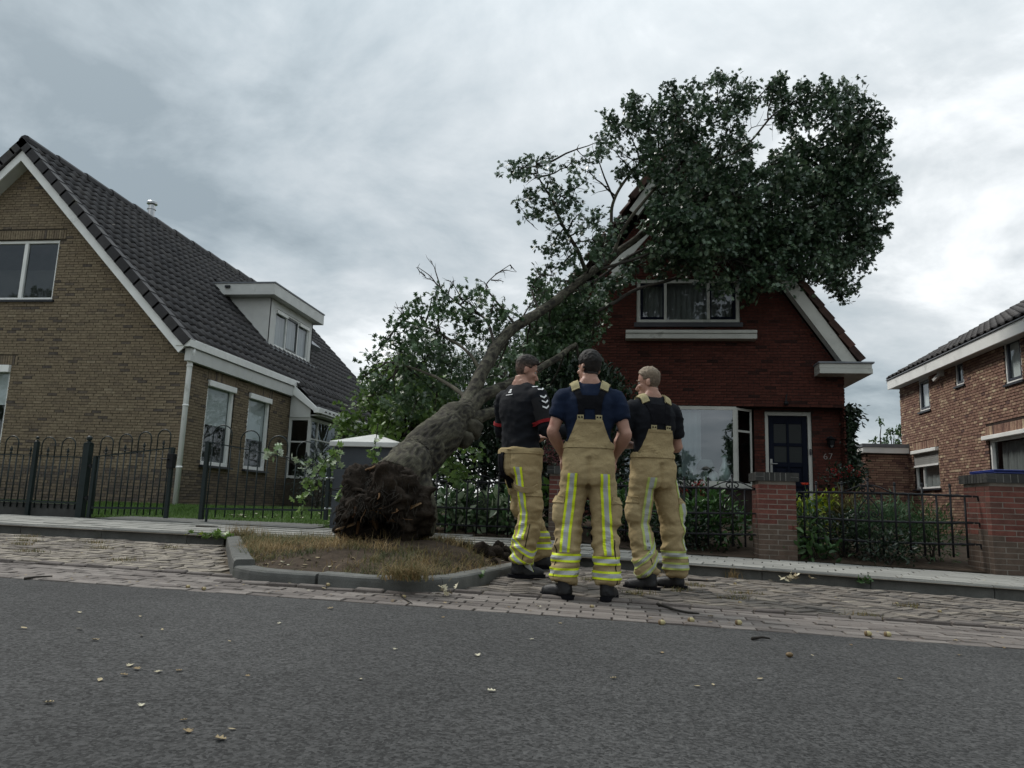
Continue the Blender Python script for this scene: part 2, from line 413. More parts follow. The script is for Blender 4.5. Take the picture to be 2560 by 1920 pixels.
# herringbone parking bays
def herring(n, w, ang, x0, x1, y0, y1, ok):
    out_ = []; ca, sa = math.cos(ang), math.sin(ang)
    cx, cy = (x0+x1)/2, (y0+y1)/2; rad = int(math.hypot(x1-x0, y1-y0)/w/2)+4
    for a in range(-rad, rad):
        for c in range(-rad, rad):
            t = (a-c) % (2*n)
            if t == 0: u, v, r_ = (a+n/2)*w, (c+.5)*w, ang
            elif t == 2*n-1: u, v, r_ = (a+.5)*w, (c+n/2)*w, ang+math.pi/2
            else: continue
            x, y = cx+u*ca-v*sa, cy+u*sa+v*ca
            if x0 < x < x1 and y0 < y < y1 and ok(x, y): out_.append((x, y, G(x, y)+.004+.010*noise.noise((x*1.1, y*1.6, 3)), r_))
    return out_
left_ok = lambda x, y: y > 5.57 and y < ky(x)-.06 and not inside(x, y, ISL_OUT+[(-.4, 9), (-4.5, 9)]) and x < -2.6
right_ok = lambda x, y: y > 5.57 and y < ky(x)-.06 and not inside(x, y, ISL_OUT+[(-.4, 9), (-4.5, 9)]) and x > -1.6
bayL = sheet('left_parking_bay', fr(-16, -2.3, 20), lambda x: 5.52, lambda x: min(ky(x), 8.2)-.02, 2, M_SAND, -.008)
bayR = sheet('right_parking_bay', fr(-2.2, 12, 20), lambda x: 5.52, lambda x: ky(x)-.02, 2, M_SAND, -.008)
pave_set(bayL, 'paver', herring(3, .070, R(8), -11, -2.5, 5.5, 8.3, left_ok), .205, .066, .07, M_BAY, 300, lambda r: r.uniform(.35, .95), 11, .006, .03)
pave_set(bayR, 'paver', herring(3, .070, R(48), -1.7, 6, 5.5, 8.4, right_ok), .205, .066, .07, M_BAY, 300, lambda r: r.choice([r.uniform(.0, .45), r.uniform(0, .6), r.uniform(.5, .8)]), 12, .006, .03)

# kerb stones
kerb = sheet('kerb', fr(-16, 12, 28), lambda x: ky(x)+.02, lambda x: ky(x)+.12, 1, M_KERB, -.02, fn=lambda x, y: zr(x)+.10)
def kerb_run(pts, step, w, ztop, down=.16, gap=.006, seed=1):
    """stones laid along a line; pts is the front edge"""
    rng = random.Random(seed)
    P = [Vector((x, y, 0)) for x, y in pts]
    S = [0]
    for a, c in zip(P, P[1:]): S.append(S[-1]+(c-a).length)
    def at(s):
        for i in range(len(P)-1):
            if s <= S[i+1] or i == len(P)-2:
                f = (s-S[i])/(S[i+1]-S[i]); return P[i].lerp(P[i+1], f), (P[i+1]-P[i]).normalized()
    s = 0
    while s < S[-1]-.1:
        e_ = min(s+step*rng.uniform(.96, 1.04), S[-1]); k_ = 6; rows = []
        dz = rng.uniform(-.008, .008)
        for i in range(k_+1):
            q = s+gap/2+(e_-s-gap)*i/k_; p, d = at(q)
            p0, d0 = at(max(0, q-.12)); p1, d1 = at(min(S[-1], q+.12)); d = (p1-p0).normalized() if (p1-p0).length > .01 else d
            nrm = Vector((-d.y, d.x, 0)); zt = ztop(p.x, p.y)+dz
            prof = [(0, -down-.1), (0.004, -.035), (.008, -.014), (.022, -.002), (.05, 0), (w-.012, .002), (w, -.01), (w, -down-.1)]
            rows.append([tuple(p+nrm*a+Vector((0, 0, zt+z_+.003*noise.noise((p.x*9, p.y*9, a*60))))) for a, z_ in prof])
        mb = MB(); n_ = len(rows[0]); vs = [v for r_ in rows for v in r_]
        fs = [(i*n_+j, i*n_+j+1, (i+1)*n_+j+1, (i+1)*n_+j) for i in range(k_) for j in range(n_-1)]
        fs += [tuple(range(n_-1, -1, -1)), tuple(k_*n_+j for j in range(n_))]
        mb.add(vs, [tuple(reversed(f)) for f in fs], rng.uniform(.1, .9)); mb.build('kerb_stone', M_KERB, kerb, smooth=False)
        s = e_
kz = lambda x, y: zr(x)+.13
kerb_run([(-11, ky(-11)), (-7, ky(-7)), (-4.5, ky(-4.5))], 1.0, .13, kz, seed=2)
kerb_run(ISL[:5], 1.0, .16, lambda x, y: zr(x)+.13, seed=3)
kerb_run(ISL[4:8], .85, .16, lambda x, y: zr(x)+.10, seed=4)
kerb_run(ISL[7:], .95, .15, lambda x, y: zr(x)+.10+.03*max(0, min(1, (y-5.3)/2)), seed=5)
kerb_run([(-.46, 8.4), (.87, 8.14), (2.2, 7.85), (3.7, 7.46), (6, 7.0)], 1.0, .13, kz, seed=6)

# pavement slabs
it = []; j = 0
y = 0.0
for r_ in range(12):
    x = -9.5+(r_ % 2)*.15
    while x < 6.5:
        y = ky(x)+.15+.152+r_*.303
        if y < fy(x)-.02 and not (-4.2 < x < -.45 and y < ky(x)+.1): it.append((x, y, G(x, y)+.004, math.atan((ky(x+.2)-ky(x-.2))/.4)))
        x += .3035
pave_set(pave, 'paving_slab', it, .304, .304, .05, M_TILE, 300, lambda r: r.uniform(.1, .9), 21, .003, .006)
# driveway behind the gate
drive = sheet('driveway', fr(-7.4, -4.1, 4), lambda x: 9.9, lambda x: 10.75, 1, M_KERB, .012)

# the island
def edge_d(x, y):
    p = Vector((x, y)); d = 9
    for a, c in zip(ISL, ISL[1:]):
        A, C = Vector(a), Vector(c); t = max(0, min(1, (p-A).dot(C-A)/(C-A).length_squared)); d = min(d, (A.lerp(C, t)-p).length)
    return d
def isl_z(x, y):
    e = max(0, min(1, (edge_d(x, y)-.12)/.3)); b_ = zr(x)+.082+.03*max(0, min(1, (y-5.3)/2)); return b_+(isl_z0(x, y)-b_)*e
def isl_z0(x, y):
    d = math.hypot((x+1.95)/1.0, (y-6.95)/1.1)
    return zr(x)+.085+.03*min(1, max(0, (y-5.3)/1.5))+.17*math.exp(-d*d*.9)+.03*noise.noise((x*2.2, y*2.2, 0))+.02*noise.noise((x*6, y*6, 5))
mb = MB(); n_ = 44; vs = []; fs = []; idx = {}
inner = offset_poly(ISL, .09)+[(-.4, 8.62), (-4.6, 8.5)]
soil_edge = offset_poly(ISL, .07)+[(-.3, 8.7), (-4.75, 8.6)]
st = .05
for i in range(int(4.6/st)):
    for j in range(int(3.6/st)):
        x, y = -4.75+i*st, 5.2+j*st
        if inside(x, y, soil_edge): idx[i, j] = len(vs); vs.append((x, y, isl_z(x, y)))
for (i, j) in idx:
    q = [(i, j), (i+1, j), (i+1, j+1), (i, j+1)]
    if all(k in idx for k in q): fs.append(tuple(idx[k] for k in q))
cnt = {}
for f in fs:
    for a, c in zip(f, f[1:]+f[:1]): cnt[frozenset((a, c))] = cnt.get(frozenset((a, c)), 0)+1
for e_, n_e in list(cnt.items()):            # the soil goes down behind the kerb
    if n_e == 1:
        a, c = tuple(e_); b0 = len(vs); vs += [(vs[a][0], vs[a][1], vs[a][2]-.25), (vs[c][0], vs[c][1], vs[c][2]-.25)]; fs.append((a, c, b0+1, b0))
mb.add(vs, fs); isl = mb.build('tree_island', M_SOIL, smooth=True); isl['kind'] = 'structure'
# ------------------------------------------------------------------ walls of brick, windows, tiled roofs
class Fr:                                   # a wall's own frame: s along the wall, z up, d out of the wall
    def __init__(s, O, u):
        s.O = Vector((O[0], O[1], 0)); s.u = Vector((*u, 0)); s.n = s.u.cross(Vector((0, 0, 1))); s.ang = math.atan2(u[1], u[0])
    def p(s, a, z, d=0): return tuple(s.O + s.u*a + s.n*d + Vector((0, 0, z)))
    def box(s, mb, a0, a1, z0, z1, d0, d1, t=.5):   # d0 outer face, d1 inner face (d0 > d1)
        return mb.hexa([s.p(a0,z0,d0), s.p(a1,z0,d0), s.p(a1,z0,d1), s.p(a0,z0,d1), s.p(a0,z1,d0), s.p(a1,z1,d0), s.p(a1,z1,d1), s.p(a0,z1,d1)], t)
def ext(poly, z):                           # extent of a convex outline at height z
    xs = []; n = len(poly)
    for i in range(n):
        (a, z1), (c, z2) = poly[i], poly[(i+1) % n]
        if min(z1, z2)-1e-6 <= z <= max(z1, z2)+1e-6:
            if abs(z1-z2) < 1e-6: xs += [a, c]
            else: xs.append(a+(c-a)*(z-z1)/(z2-z1))
    return min(xs), max(xs)
def backing(mb, F, poly, openings, reveal=.12, d=0.):
    zs = sorted({round(z, 4) for _, z in poly} | {round(z, 4) for o in openings for z in o[2:4]})
    z_lo, z_hi = min(z for _, z in poly), max(z for _, z in poly)
    zs = [z for z in zs if z_lo <= z <= z_hi]
    for a, c in zip(zs, zs[1:]):
        e0 = ext(poly, a+1e-5); e1 = ext(poly, c-1e-5); mid = (a+c)/2
        cut = sorted([o for o in openings if o[2] <= mid <= o[3]])
        l0, l1 = e0[0], e1[0]
        for o in cut:
            mb.quad(F.p(l0, a, d), F.p(o[0], a, d), F.p(o[0], c, d), F.p(l1, c, d)); l0 = l1 = o[1]
        mb.quad(F.p(l0, a, d), F.p(e0[1], a, d), F.p(e1[1], c, d), F.p(l1, c, d))
    for (a, b_, z0, z1) in [o[:4] for o in openings]:
        r_ = -reveal
        mb.quad(F.p(a,z0,d), F.p(a,z0,r_), F.p(a,z1,r_), F.p(a,z1,d)); mb.quad(F.p(b_,z0,r_), F.p(b_,z0,d), F.p(b_,z1,d), F.p(b_,z1,r_))
        mb.quad(F.p(a,z1,d), F.p(a,z1,r_), F.p(b_,z1,r_), F.p(b_,z1,d)); mb.quad(F.p(a,z0,r_), F.p(a,z0,d), F.p(b_,z0,d), F.p(b_,z0,r_))
def brick_wall(thing_, F, poly, openings, m_brick, m_mortar, rest, limit, tint, L_=.21, h=.05, j=.011, seed=1, header=False, name='wall', face=.012, soldiers=(), vis=None, skip=()):
    """mortar wall with bricks laid on it one by one; the nearest full bricks are pieces of their own"""
    mb = MB(); backing(mb, F, poly, openings); wall = mb.build(name, m_mortar, thing_)
    rng = random.Random(seed); co = h+j; items = []
    z0 = min(z for _, z in poly); z1 = max(z for _, z in poly); k = 0; z = z0
    while z+h < z1:
        try: e0 = ext(poly, z+.001); e1 = ext(poly, min(z+h, z1-1e-4))
        except ValueError: break
        lo, hi = max(e0[0], e1[0]), min(e0[1], e1[1])
        s = lo-L_ if poly[0][0] == lo else math.floor(lo/(L_+j))*(L_+j)
        s = math.floor(lo/(L_+j))*(L_+j)-(L_+j)*(.5 if k % 2 else 0) + (rng.choice([0, .25])*L_ if not header else 0)
        blocks = sorted([o[:2] for o in list(openings)+list(skip) if o[2]-.004 < z+h and o[3]+.004 > z])
        while s < hi:
            a, c = max(s, lo), min(s+L_, hi); segs = [(a, c)]
            for (o0, o1) in blocks:
                ns = []
                for (p, q) in segs:
                    if q <= o0 or p >= o1: ns.append((p, q)); continue
                    if p < o0: ns.append((p, o0))
                    if q > o1: ns.append((o1, q))
                segs = ns
            for (p, q) in segs:
                if q-p > .03: items.append((p, q, z, q-p > L_-.002))
            s += L_+j
        z += co; k += 1
    protos = []
    for v in range(12):
        b = MB(); q = .0025; e = lambda: rng.uniform(-q, q)
        b.hexa([(-L_/2+e(), -face+e(), -h/2+e()), (L_/2+e(), -face+e(), -h/2+e()), (L_/2, .02, -h/2), (-L_/2, .02, -h/2),
                (-L_/2+e(), -face+e(), h/2+e()), (L_/2+e(), -face+e(), h/2+e()), (L_/2, .02, h/2), (-L_/2, .02, h/2)], 0)
        protos.append(b)
    pm = {}
    full = [i for i, q in enumerate(items) if q[3] and (vis is None or vis(q[0], q[2]))]
    full.sort(key=lambda i: (Vector(F.p(items[i][0], items[i][2]))-CAM).length)
    single = set(full[:limit])
    for i, (p, q, z, f_) in enumerate(items):
        t = tint(rng, p, z)
        if i in single:
            key = (rng.randrange(12), round(t*16))
            if key not in pm:
                b = protos[key[0]]; b.t = [min(1, max(0, key[1]/16))]*len(b.f); pm[key] = b.mesh('brick', m_brick)
            place('brick', pm[key], wall, F.p((p+q)/2, z+h/2), (0, 0, F.ang))
        else:
            e = rng.uniform(-.003, .003); g = rng.uniform(-.002, .002)
            F.box(rest, p, q, z+g, z+h+g, face+e, -.02, t)
    for (a0, a1, zz, hh) in soldiers:       # upright courses over the openings
        s = a0
        while s+.05 <= a1+.01:
            F.box(rest, s, s+.05, zz+.005, zz+hh, face+.002+rng.uniform(-.003, .003), -.02, tint(rng, s, zz)); s += .061
    return wall
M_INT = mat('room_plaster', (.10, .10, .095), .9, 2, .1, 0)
M_CURT = mat('net_curtain', [(.50,.52,.53), (.66,.68,.68)], .9, 2, .05, 0, trans=.45)
M_BLIND = mat('pale_blind', [(.42,.44,.45), (.55,.57,.57)], .9, 2, .08, 0)
def window(thing_, F, s0, s1, z0, z1, depth=.07, fw=.06, mull=(), trans=(), frame=WHITE, sash=(), sashm=None, sill=None, blind=(), curtain=(), proud=.03, name='window', bar=.045):
    """frame with mullions (at s), transoms ((a,b,z)), glass, optional sill, blinds ((a,b,ztop,zbot)), curtains"""
    mb = MB(); d0 = -depth+proud; d1 = -depth-.03
    F.box(mb, s0, s1, z0, z0+fw, d0, d1); F.box(mb, s0, s1, z1-fw, z1, d0, d1)
    F.box(mb, s0, s0+fw, z0+fw, z1-fw, d0-.002, d1); F.box(mb, s1-fw, s1, z0+fw, z1-fw, d0-.002, d1)
    for m_ in mull: F.box(mb, m_-bar/2, m_+bar/2, z0+fw, z1-fw, d0-.003, d1)
    for (a, c, z) in trans: F.box(mb, a, c, z-bar/2, z+bar/2, d0-.005, d1)
    w = mb.build(name, frame, thing_, bevel=.006)
    xs = [s0+fw]+sorted(mull)+[s1-fw]
    for i, (a, c) in enumerate(zip(xs, xs[1:])):
        zz = [z0+fw]+sorted(t[2] for t in trans if t[0] <= a+.05 and t[1] >= c-.05)+[z1-fw]
        for zb, zt in zip(zz, zz[1:]):
            g = MB(); e = .004; tl = .0016*((i*7+int(zb*10)) % 3-1)
            g.quad(F.p(a, zb, -depth-.012+tl), F.p(c, zb, -depth-.012-tl), F.p(c, zt, -depth-.012-tl), F.p(a, zt, -depth-.012+tl)); g.build('pane', GLASS, w)
            if i in sash:
                sm = MB(); q = .05
                A, Cc = a+.012, c-.012; Zb, Zt = zb+.012, zt-.012
                F.box(sm, A, Cc, Zb, Zb+q, d0-.008, d1); F.box(sm, A, Cc, Zt-q, Zt, d0-.008, d1)
                F.box(sm, A, A+q, Zb+q, Zt-q, d0-.01, d1); F.box(sm, Cc-q, Cc, Zb+q, Zt-q, d0-.01, d1)
                sm.build('sash', sashm or DARKWOOD, w, bevel=.005)
    if sill:
        sb = MB(); F.box(sb, s0-.06, s1+.06, z0-.05, z0-.002, sill, -.08); sb.build('sill', DARKWOOD, w)
    for (a, c, zt, zb, mt) in blind:
        bb = MB(); F.box(bb, a, c, zb, zt, -depth-.05, -depth-.056, .5); F.box(bb, a, c, zb-.03, zb, -depth-.048, -depth-.06, .9); bb.build('blind', mt, w)
    for (a, c, zt, zb, mt) in curtain:
        cb = MB(); n = max(6, int((c-a)/.035)); vs = []; 
        for i in range(n+1):
            s = a+(c-a)*i/n; dd = -depth-.13+.028*math.sin(i*1.9)+.012*math.sin(i*.7)
            vs += [F.p(s, zb, dd), F.p(s+.01*math.sin(i), zt, dd)]
        cb.add(vs, [(2*i, 2*i+2, 2*i+3, 2*i+1) for i in range(n)]); cb.build('curtain', mt, w, smooth=True)
    return w
def tile_proto(w, ln, rolls=1, th=.03, seed=0, rise=.035):
    """pan tile: x across, y up the slope, z out of the roof"""
    xs = []; n = 8*rolls
    rg = random.Random(seed)
    for i in range(n+1):
        f = i/n*rolls % 1 if i < n else 1.0
        xs.append((i/n*w, rise*max(0, math.sin((f-.55)/.45*math.pi)) if f > .55 else -.008*math.sin(f/.55*math.pi)))
    v = []; up = .045
    for x, z in xs: v += [(x, 0, z+up-th), (x, -.004, z+up), (x, ln, z+.012+rg.uniform(-.002, .002))]
    f = []
    for i in range(n):
        a, c = 3*i, 3*i+3
        f += [(a, c, c+1, a+1), (a+1, c+1, c+2, a+2)]
    f += [(0, 1, 2), (3*n+1, 3*n, 3*n+2)]
    return v, f
def tiled(part, rest, O, a, b, nx, ny, mt, w=.3, ex=.33, limit=300, seed=1, keep=None, rolls=1, name='roof_tile', near=True, rise=.035):
    """rows of tiles from the corner O along a (eave) and b (up the slope)"""
    rng = random.Random(seed); a = Vector(a).normalized(); b = Vector(b).normalized(); c = a.cross(b); O = Vector(O)
    P = [tile_proto(w, ex+.05, rolls, seed=k, rise=rise) for k in range(6)]
    rot = Matrix((a, b, c)).transposed(); eul = rot.to_euler()
    it = []
    for i in range(nx):
        for j in range(ny):
            p = O+a*(i*w)+b*(j*ex)
            if keep is None or keep(p, i, j): it.append((p, i, j))
    it.sort(key=lambda q: (q[0]-CAM).length)
    pm = {}
    for n, (p, i, j) in enumerate(it):
        t = rng.choice([rng.uniform(.2, .6), rng.uniform(0, 1)]); k = rng.randrange(6)
        if n < limit:
            key = (k, round(t*8))
            if key not in pm:
                q = MB(); q.add(P[k][0], P[k][1], key[1]/8); pm[key] = q.mesh(name, mt, True)
            e = Vector((rng.uniform(-.004,.004),)*3)
            place(name, pm[key], part, p+e, eul)
        else:
            e = rng.uniform(-.004, .004)
            rest.add([tuple(p+rot @ Vector((x, y, z+e))) for x, y, z in P[k][0]], P[k][1], t)
# ================================================================== brown brick house, left
M_BL = mat('brown_brick', [(.092,.077,.067), (.165,.130,.093), (.205,.160,.107), (.235,.187,.125), (.275,.225,.155)], .85, 16, .3, .6, 120, .2, fine=.2, fscale=120)
M_ML = mat('dark_mortar', (.062, .052, .040), .95, 10, .3, .4, 120, .1)
M_RL = mat('anthracite_tile', [(.018,.0165,.018), (.034,.031,.032), (.050,.045,.043)], .6, 5, .3, .3, 60, .35, stain=((.06,.055,.035), 2.0, .60))
LH = thing('brown_brick_house', 'brown brick house with steep dark tiled roof and white dormer beyond the arched iron fence', 'house', (-13.5, 14.53, .3))
XW, YF = -9.02, 14.53
rest = MB()
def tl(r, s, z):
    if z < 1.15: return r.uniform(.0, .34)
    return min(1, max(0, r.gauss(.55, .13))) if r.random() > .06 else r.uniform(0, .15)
FL = Fr((-17.98, YF), (1, 0)); RX, RZ = 4.48, 8.36      # ridge in the wall's frame
sl = (RZ-3.86)/(8.96-RX)
polyL = [(0, .3), (8.96, .3), (8.96, 3.80), (RX, 8.36), (0, 3.80)]
gx = lambda X: X+17.98
opL = [(gx(-15.45), gx(-12.51), 4.84, 6.26), (gx(-16.4), gx(-13.28), 1.2, 3.34)]
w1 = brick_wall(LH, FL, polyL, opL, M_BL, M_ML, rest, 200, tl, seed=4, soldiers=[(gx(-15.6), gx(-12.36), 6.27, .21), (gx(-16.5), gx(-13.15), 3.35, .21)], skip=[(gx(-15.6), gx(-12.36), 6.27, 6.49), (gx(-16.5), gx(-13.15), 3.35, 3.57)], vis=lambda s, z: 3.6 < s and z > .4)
FS = Fr((XW, YF), (0, 1))
sy = lambda Y: Y-YF
polyS = [(0, .3), (13.9, .3), (13.9, 3.45), (0, 3.45)]
opS = [(sy(15.28), sy(16.50), 1.30, 3.20), (sy(17.2), sy(18.38), 1.30, 3.20), (sy(19.62), sy(23.2), 1.15, 2.86)]
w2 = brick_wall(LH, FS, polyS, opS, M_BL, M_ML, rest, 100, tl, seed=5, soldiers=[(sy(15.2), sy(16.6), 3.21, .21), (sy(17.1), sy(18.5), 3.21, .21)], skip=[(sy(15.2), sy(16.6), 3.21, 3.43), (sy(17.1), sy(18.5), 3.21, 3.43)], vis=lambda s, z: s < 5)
rest.build('brickwork', M_BL, LH, kind='stuff')
mb = MB(); mb.box(-17.98, -17.9, YF, 28.4, .2, 3.7); mb.prism([(-17.9, .2), (-9.1, .2), (-9.1, 3.7), (-13.5, 8.2), (-17.9, 3.7)], 28.3, 28.4)
mb.build('rear_wall', M_ML, LH)
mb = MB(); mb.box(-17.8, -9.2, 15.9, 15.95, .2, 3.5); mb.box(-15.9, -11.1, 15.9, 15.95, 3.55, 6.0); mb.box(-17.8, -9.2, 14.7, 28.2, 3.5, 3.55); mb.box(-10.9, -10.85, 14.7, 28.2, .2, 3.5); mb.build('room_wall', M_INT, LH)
# gable windows
window(LH, FL, gx(-15.45), gx(-12.51), 4.84, 6.26, mull=(gx(-13.38), gx(-14.4)), sill=.06, fw=.07, bar=.09)
window(LH, FL, gx(-16.4), gx(-13.28), 1.2, 3.34, mull=(gx(-14.6),), fw=.07, sill=.06, blind=[(gx(-16.3), gx(-13.36), 3.3, 2.5, M_BLIND)])
mb = MB(); FL.box(mb, gx(-16.4), gx(-13.28), 3.18, 3.34, .08, -.03); mb.build('blind_box', WHITE, LH, bevel=.01)
# side windows
for k, (a, c) in enumerate(((15.28, 16.50), (17.2, 18.38))):
    window(LH, FS, sy(a), sy(c), 1.30, 3.20, fw=.085, sill=.10, blind=[(sy(a)+.08, sy(c)-.08, 3.1, 2.25 if k == 0 else 2.1, M_BLIND)], proud=.05)
    mb = MB(); FS.box(mb, sy(a)+.005, sy(c)-.005, 3.06, 3.195, .06, -.03); mb.build('blind_box', WHITE, LH, bevel=.01)
# roof
rs = 4.63/4.55
roof = MB()
Zr = lambda X: 8.53-rs*abs(X+13.5)
Y0, Y1 = 14.2, 28.9
roof.quad((-13.5, Y0+.02, 8.44), (-13.5, Y1, 8.44), (-18.05, Y1, Zr(-18.05)-.09), (-18.05, Y0+.02, Zr(-18.05)-.09))
roof.quad((-13.5, Y0+.02, 8.44), (-8.95, Y0+.02, 3.81), (-8.95, Y1, 3.81), (-13.5, Y1, 8.44))
roof.quad((-8.95, 19.5, 3.81), (-8.1, 19.5, Zr(-8.1)-.09), (-8.1, Y1, Zr(-8.1)-.09), (-8.95, Y1, 3.81))
RL = roof.build('roof', M_RL, LH)
trest = MB(); b_ = Vector((-4.55, 0, 4.63)); bl = b_.length
def keepL(p, i, j):
    if p.y > 19.9 and p.y < 23.15 and -11.95 < p.x < -10.0: return False
    return True
def slope_tiles(x0, y0, nx, ny, seed, lim):
    tiled(RL, trest, (x0, y0, Zr(x0)+.0), (0, 1, 0), b_, nx, ny, M_RL, w=.30, ex=bl/19, limit=lim, seed=seed, keep=keepL)
slope_tiles(-8.93, 14.26, 49, 19, 3, 300)
bx = -b_.x/bl*(bl/19); 
slope_tiles(-8.93+bx*3.6, 19.55, 31, 4, 4, 0)
trest.build('roof_tiles', M_RL, LH, smooth=True, kind='stuff')
for i in range(15):                         # ridge tiles
    mb = MB(); mb.tube([(-13.5, Y0+.0+i*.98, 8.53), (-13.5, Y0+i*.98+1.0, 8.515)], [.145, .125], 10, random.random())
    mb.build('ridge_tile', M_RL, RL, smooth=False)
ve = 18
for sgn in (1, -1):                         # verge tiles down both rakes
    for i in range(ve):
        f0, f1 = i/ve, (i+1)/ve+.01
        x0, x1 = -13.5+sgn*4.6*f0, -13.5+sgn*4.6*f1
        mb = MB(); nrm = Vector((sgn*rs, 0, 1)).normalized(); q = .035
        A, B_ = Vector((x0, 0, Zr(x0)+.06)), Vector((x1, 0, Zr(x1)+.082))
        pts = []
        for y in (Y0-.06, Y0+.16):
            pts += [A-nrm*.20+Vector((0,y,0)), B_-nrm*.20+Vector((0,y,0)), B_+Vector((0,y,0)), A+Vector((0,y,0))]
        mb.hexa([pts[0], pts[1], pts[5], pts[4], pts[3], pts[2], pts[6], pts[7]], random.random())
        mb.build('verge_tile', M_RL, RL)
def rake(thing_, name, xr, zr_, xe, ze, y, wdt, th, mt, drop=.0, sof=None, sofm=None):
    """board down a gable; the soffit behind it"""
    d = Vector((xe-xr, 0, ze-zr_)).normalized(); nrm = Vector((d.z, 0, -d.x)); nrm = nrm if nrm.z < 0 else -nrm
    A, B_ = Vector((xr, y, zr_-drop)), Vector((xe, y, ze-drop)); mb = MB()
    Al, Bl = A+nrm*wdt, B_+nrm*wdt
    Al = Vector((xr, y, A.z+nrm.z*wdt-abs(nrm.x)*wdt*abs(d.z/d.x)))
    t = Vector((0, th, 0))
    mb.hexa([Al, Bl, Bl+t, Al+t, A, B_, B_+t, A+t]); o = mb.build(name, mt, thing_)
    if sof:
        mb = MB(); e = Vector((0, sof, 0)); k = Vector((0, th, 0)); q = -nrm*.02
        mb.quad(Al+k+q, Bl+k+q, Bl+e+q, Al+e+q); mb.build('soffit', sofm, thing_)
    return o
for sgn in (1, -1):
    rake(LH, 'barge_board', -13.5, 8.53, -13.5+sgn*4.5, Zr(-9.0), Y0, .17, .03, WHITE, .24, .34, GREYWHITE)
# gutters, downpipe
mb = MB(); mb.box(-9.0, -8.86, Y0-.02, 19.85, 3.72, 3.90); mb.box(-9.19, -9.0, Y0-.02, 14.45, 3.735, 3.89); mb.build('gutter', WHITE, LH, bevel=.012)
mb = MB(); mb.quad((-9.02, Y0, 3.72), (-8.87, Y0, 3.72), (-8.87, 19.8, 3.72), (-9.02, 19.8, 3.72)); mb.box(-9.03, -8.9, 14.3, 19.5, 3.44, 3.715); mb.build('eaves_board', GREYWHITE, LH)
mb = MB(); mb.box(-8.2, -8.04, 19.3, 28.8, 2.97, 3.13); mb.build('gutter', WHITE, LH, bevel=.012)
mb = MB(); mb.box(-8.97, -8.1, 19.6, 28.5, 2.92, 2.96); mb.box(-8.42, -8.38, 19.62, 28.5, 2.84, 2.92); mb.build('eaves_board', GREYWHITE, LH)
mb = MB(); mb.hexa([(-8.98, 19.44, 3.55), (-8.13, 19.44, 2.95), (-8.13, 19.5, 2.95), (-8.98, 19.5, 3.55), (-8.98, 19.44, 3.82), (-8.13, 19.44, 3.10), (-8.13, 19.5, 3.10), (-8.98, 19.5, 3.82)]); mb.build('barge_board', WHITE, LH)
mb = MB(); mb.prism([(-8.98, 2.86), (-8.38, 2.86), (-8.38, 3.1), (-8.98, 3.6)], 19.52, 19.56); mb.build('gable_panel', GREYWHITE, LH)
mb = MB(); mb.tube([(-8.93, 14.42, 3.72), (-8.93, 14.42, 3.62), (-8.99, 14.44, 3.5), (-8.985, 14.45, 3.4), (-8.985, 14.45, .42)], .055, 12)
for z in (3.35, 2.5, 1.2): mb.lathe([(.064, -.02), (.064, .02)], (-8.985, 14.45, z), 12)
mb.build('downpipe', WHITE, LH, smooth=True)
# bay with pale frames
FB = Fr((-9.0, 19.56), (1, 0)); window(LH, FB, 0, .63, 1.17, 2.86, depth=.02, fw=.075, trans=[(0, .63, 2.18)], name='bay_window', frame=GREYWHITE)
FB2 = Fr((-8.37, 19.56), (0, 1)); window(LH, FB2, 0, 2.1, 1.17, 2.86, depth=.02, fw=.085, mull=(.55,), trans=[(0, 2.1, 2.28)], name='bay_window', frame=GREYWHITE)
mb = MB(); mb.box(-9.0, -8.36, 19.57, 21.66, .3, 1.165, .1); mb.build('bay_base', M_ML, LH)
mb = MB(); mb.box(-9.0, -8.37, 19.58, 21.66, 2.87, 2.915); mb.box(-9.0, -8.97, 21.66, 28, .3, 2.9); mb.build('bay_soffit', M_INT, LH)
# dormer
XD = -10.064
mb = MB(); mb.hexa([(-11.75, 19.97, 5.0), (XD-.005, 19.97, 5.0), (XD-.005, 23.1, 5.0), (-11.75, 23.1, 5.0), (-11.75, 19.97, 6.44), (XD-.005, 19.97, 6.44), (XD-.005, 20.2, 6.44), (-11.75, 20.2, 6.44)])
mb = MB(); mb.prism([(XD, 4.98), (XD, 6.44), (-11.6, 6.55)], 19.97, 20.03); mb.prism([(XD, 4.98), (XD, 6.44), (-11.6, 6.55)], 23.04, 23.1)
FD = Fr((XD, 19.97), (0, 1)); backing(mb, FD, [(0, 4.98), (3.13, 4.98), (3.13, 6.44), (0, 6.44)], [(.42, 2.86, 5.1, 6.24)], .1)
DW = mb.build('dormer', GREYWHITE, LH)
mb = MB(); mb.box(-11.9, -9.82, 19.66, 23.4, 6.45, 6.79); mb.build('dormer_fascia', GREYWHITE, DW, bevel=.01)
mb = MB(); mb.box(-11.95, -9.80, 19.64, 23.42, 6.792, 6.83); mb.build('roof_trim', LEAD, DW)
mb = MB(); mb.box(-9.98, -9.9, 20.0, 23.3, 4.86, 4.97); mb.bar((-11.6, 19.93, 6.6), (-10.02, 19.93, 5.0), .05, .1); mb.build('flashing', LEAD, DW)
window(LH, FD, .42, 2.86, 5.1, 6.24, depth=.05, fw=.05, mull=(1.22, 2.06), sash=(1,), sashm=mat('grey_sash', (.12,.125,.125), .5, 4, .1, 0), name='dormer_window', curtain=[(.45, 2.82, 6.2, 5.14, M_CURT)])
mb = MB()
for a, c in ((.46, 1.2), (2.08, 2.82)): mb = MB(); FD.box(mb, a, c, 6.10, 6.2, .03, -.03); mb.build('blind_box', WHITE, DW)
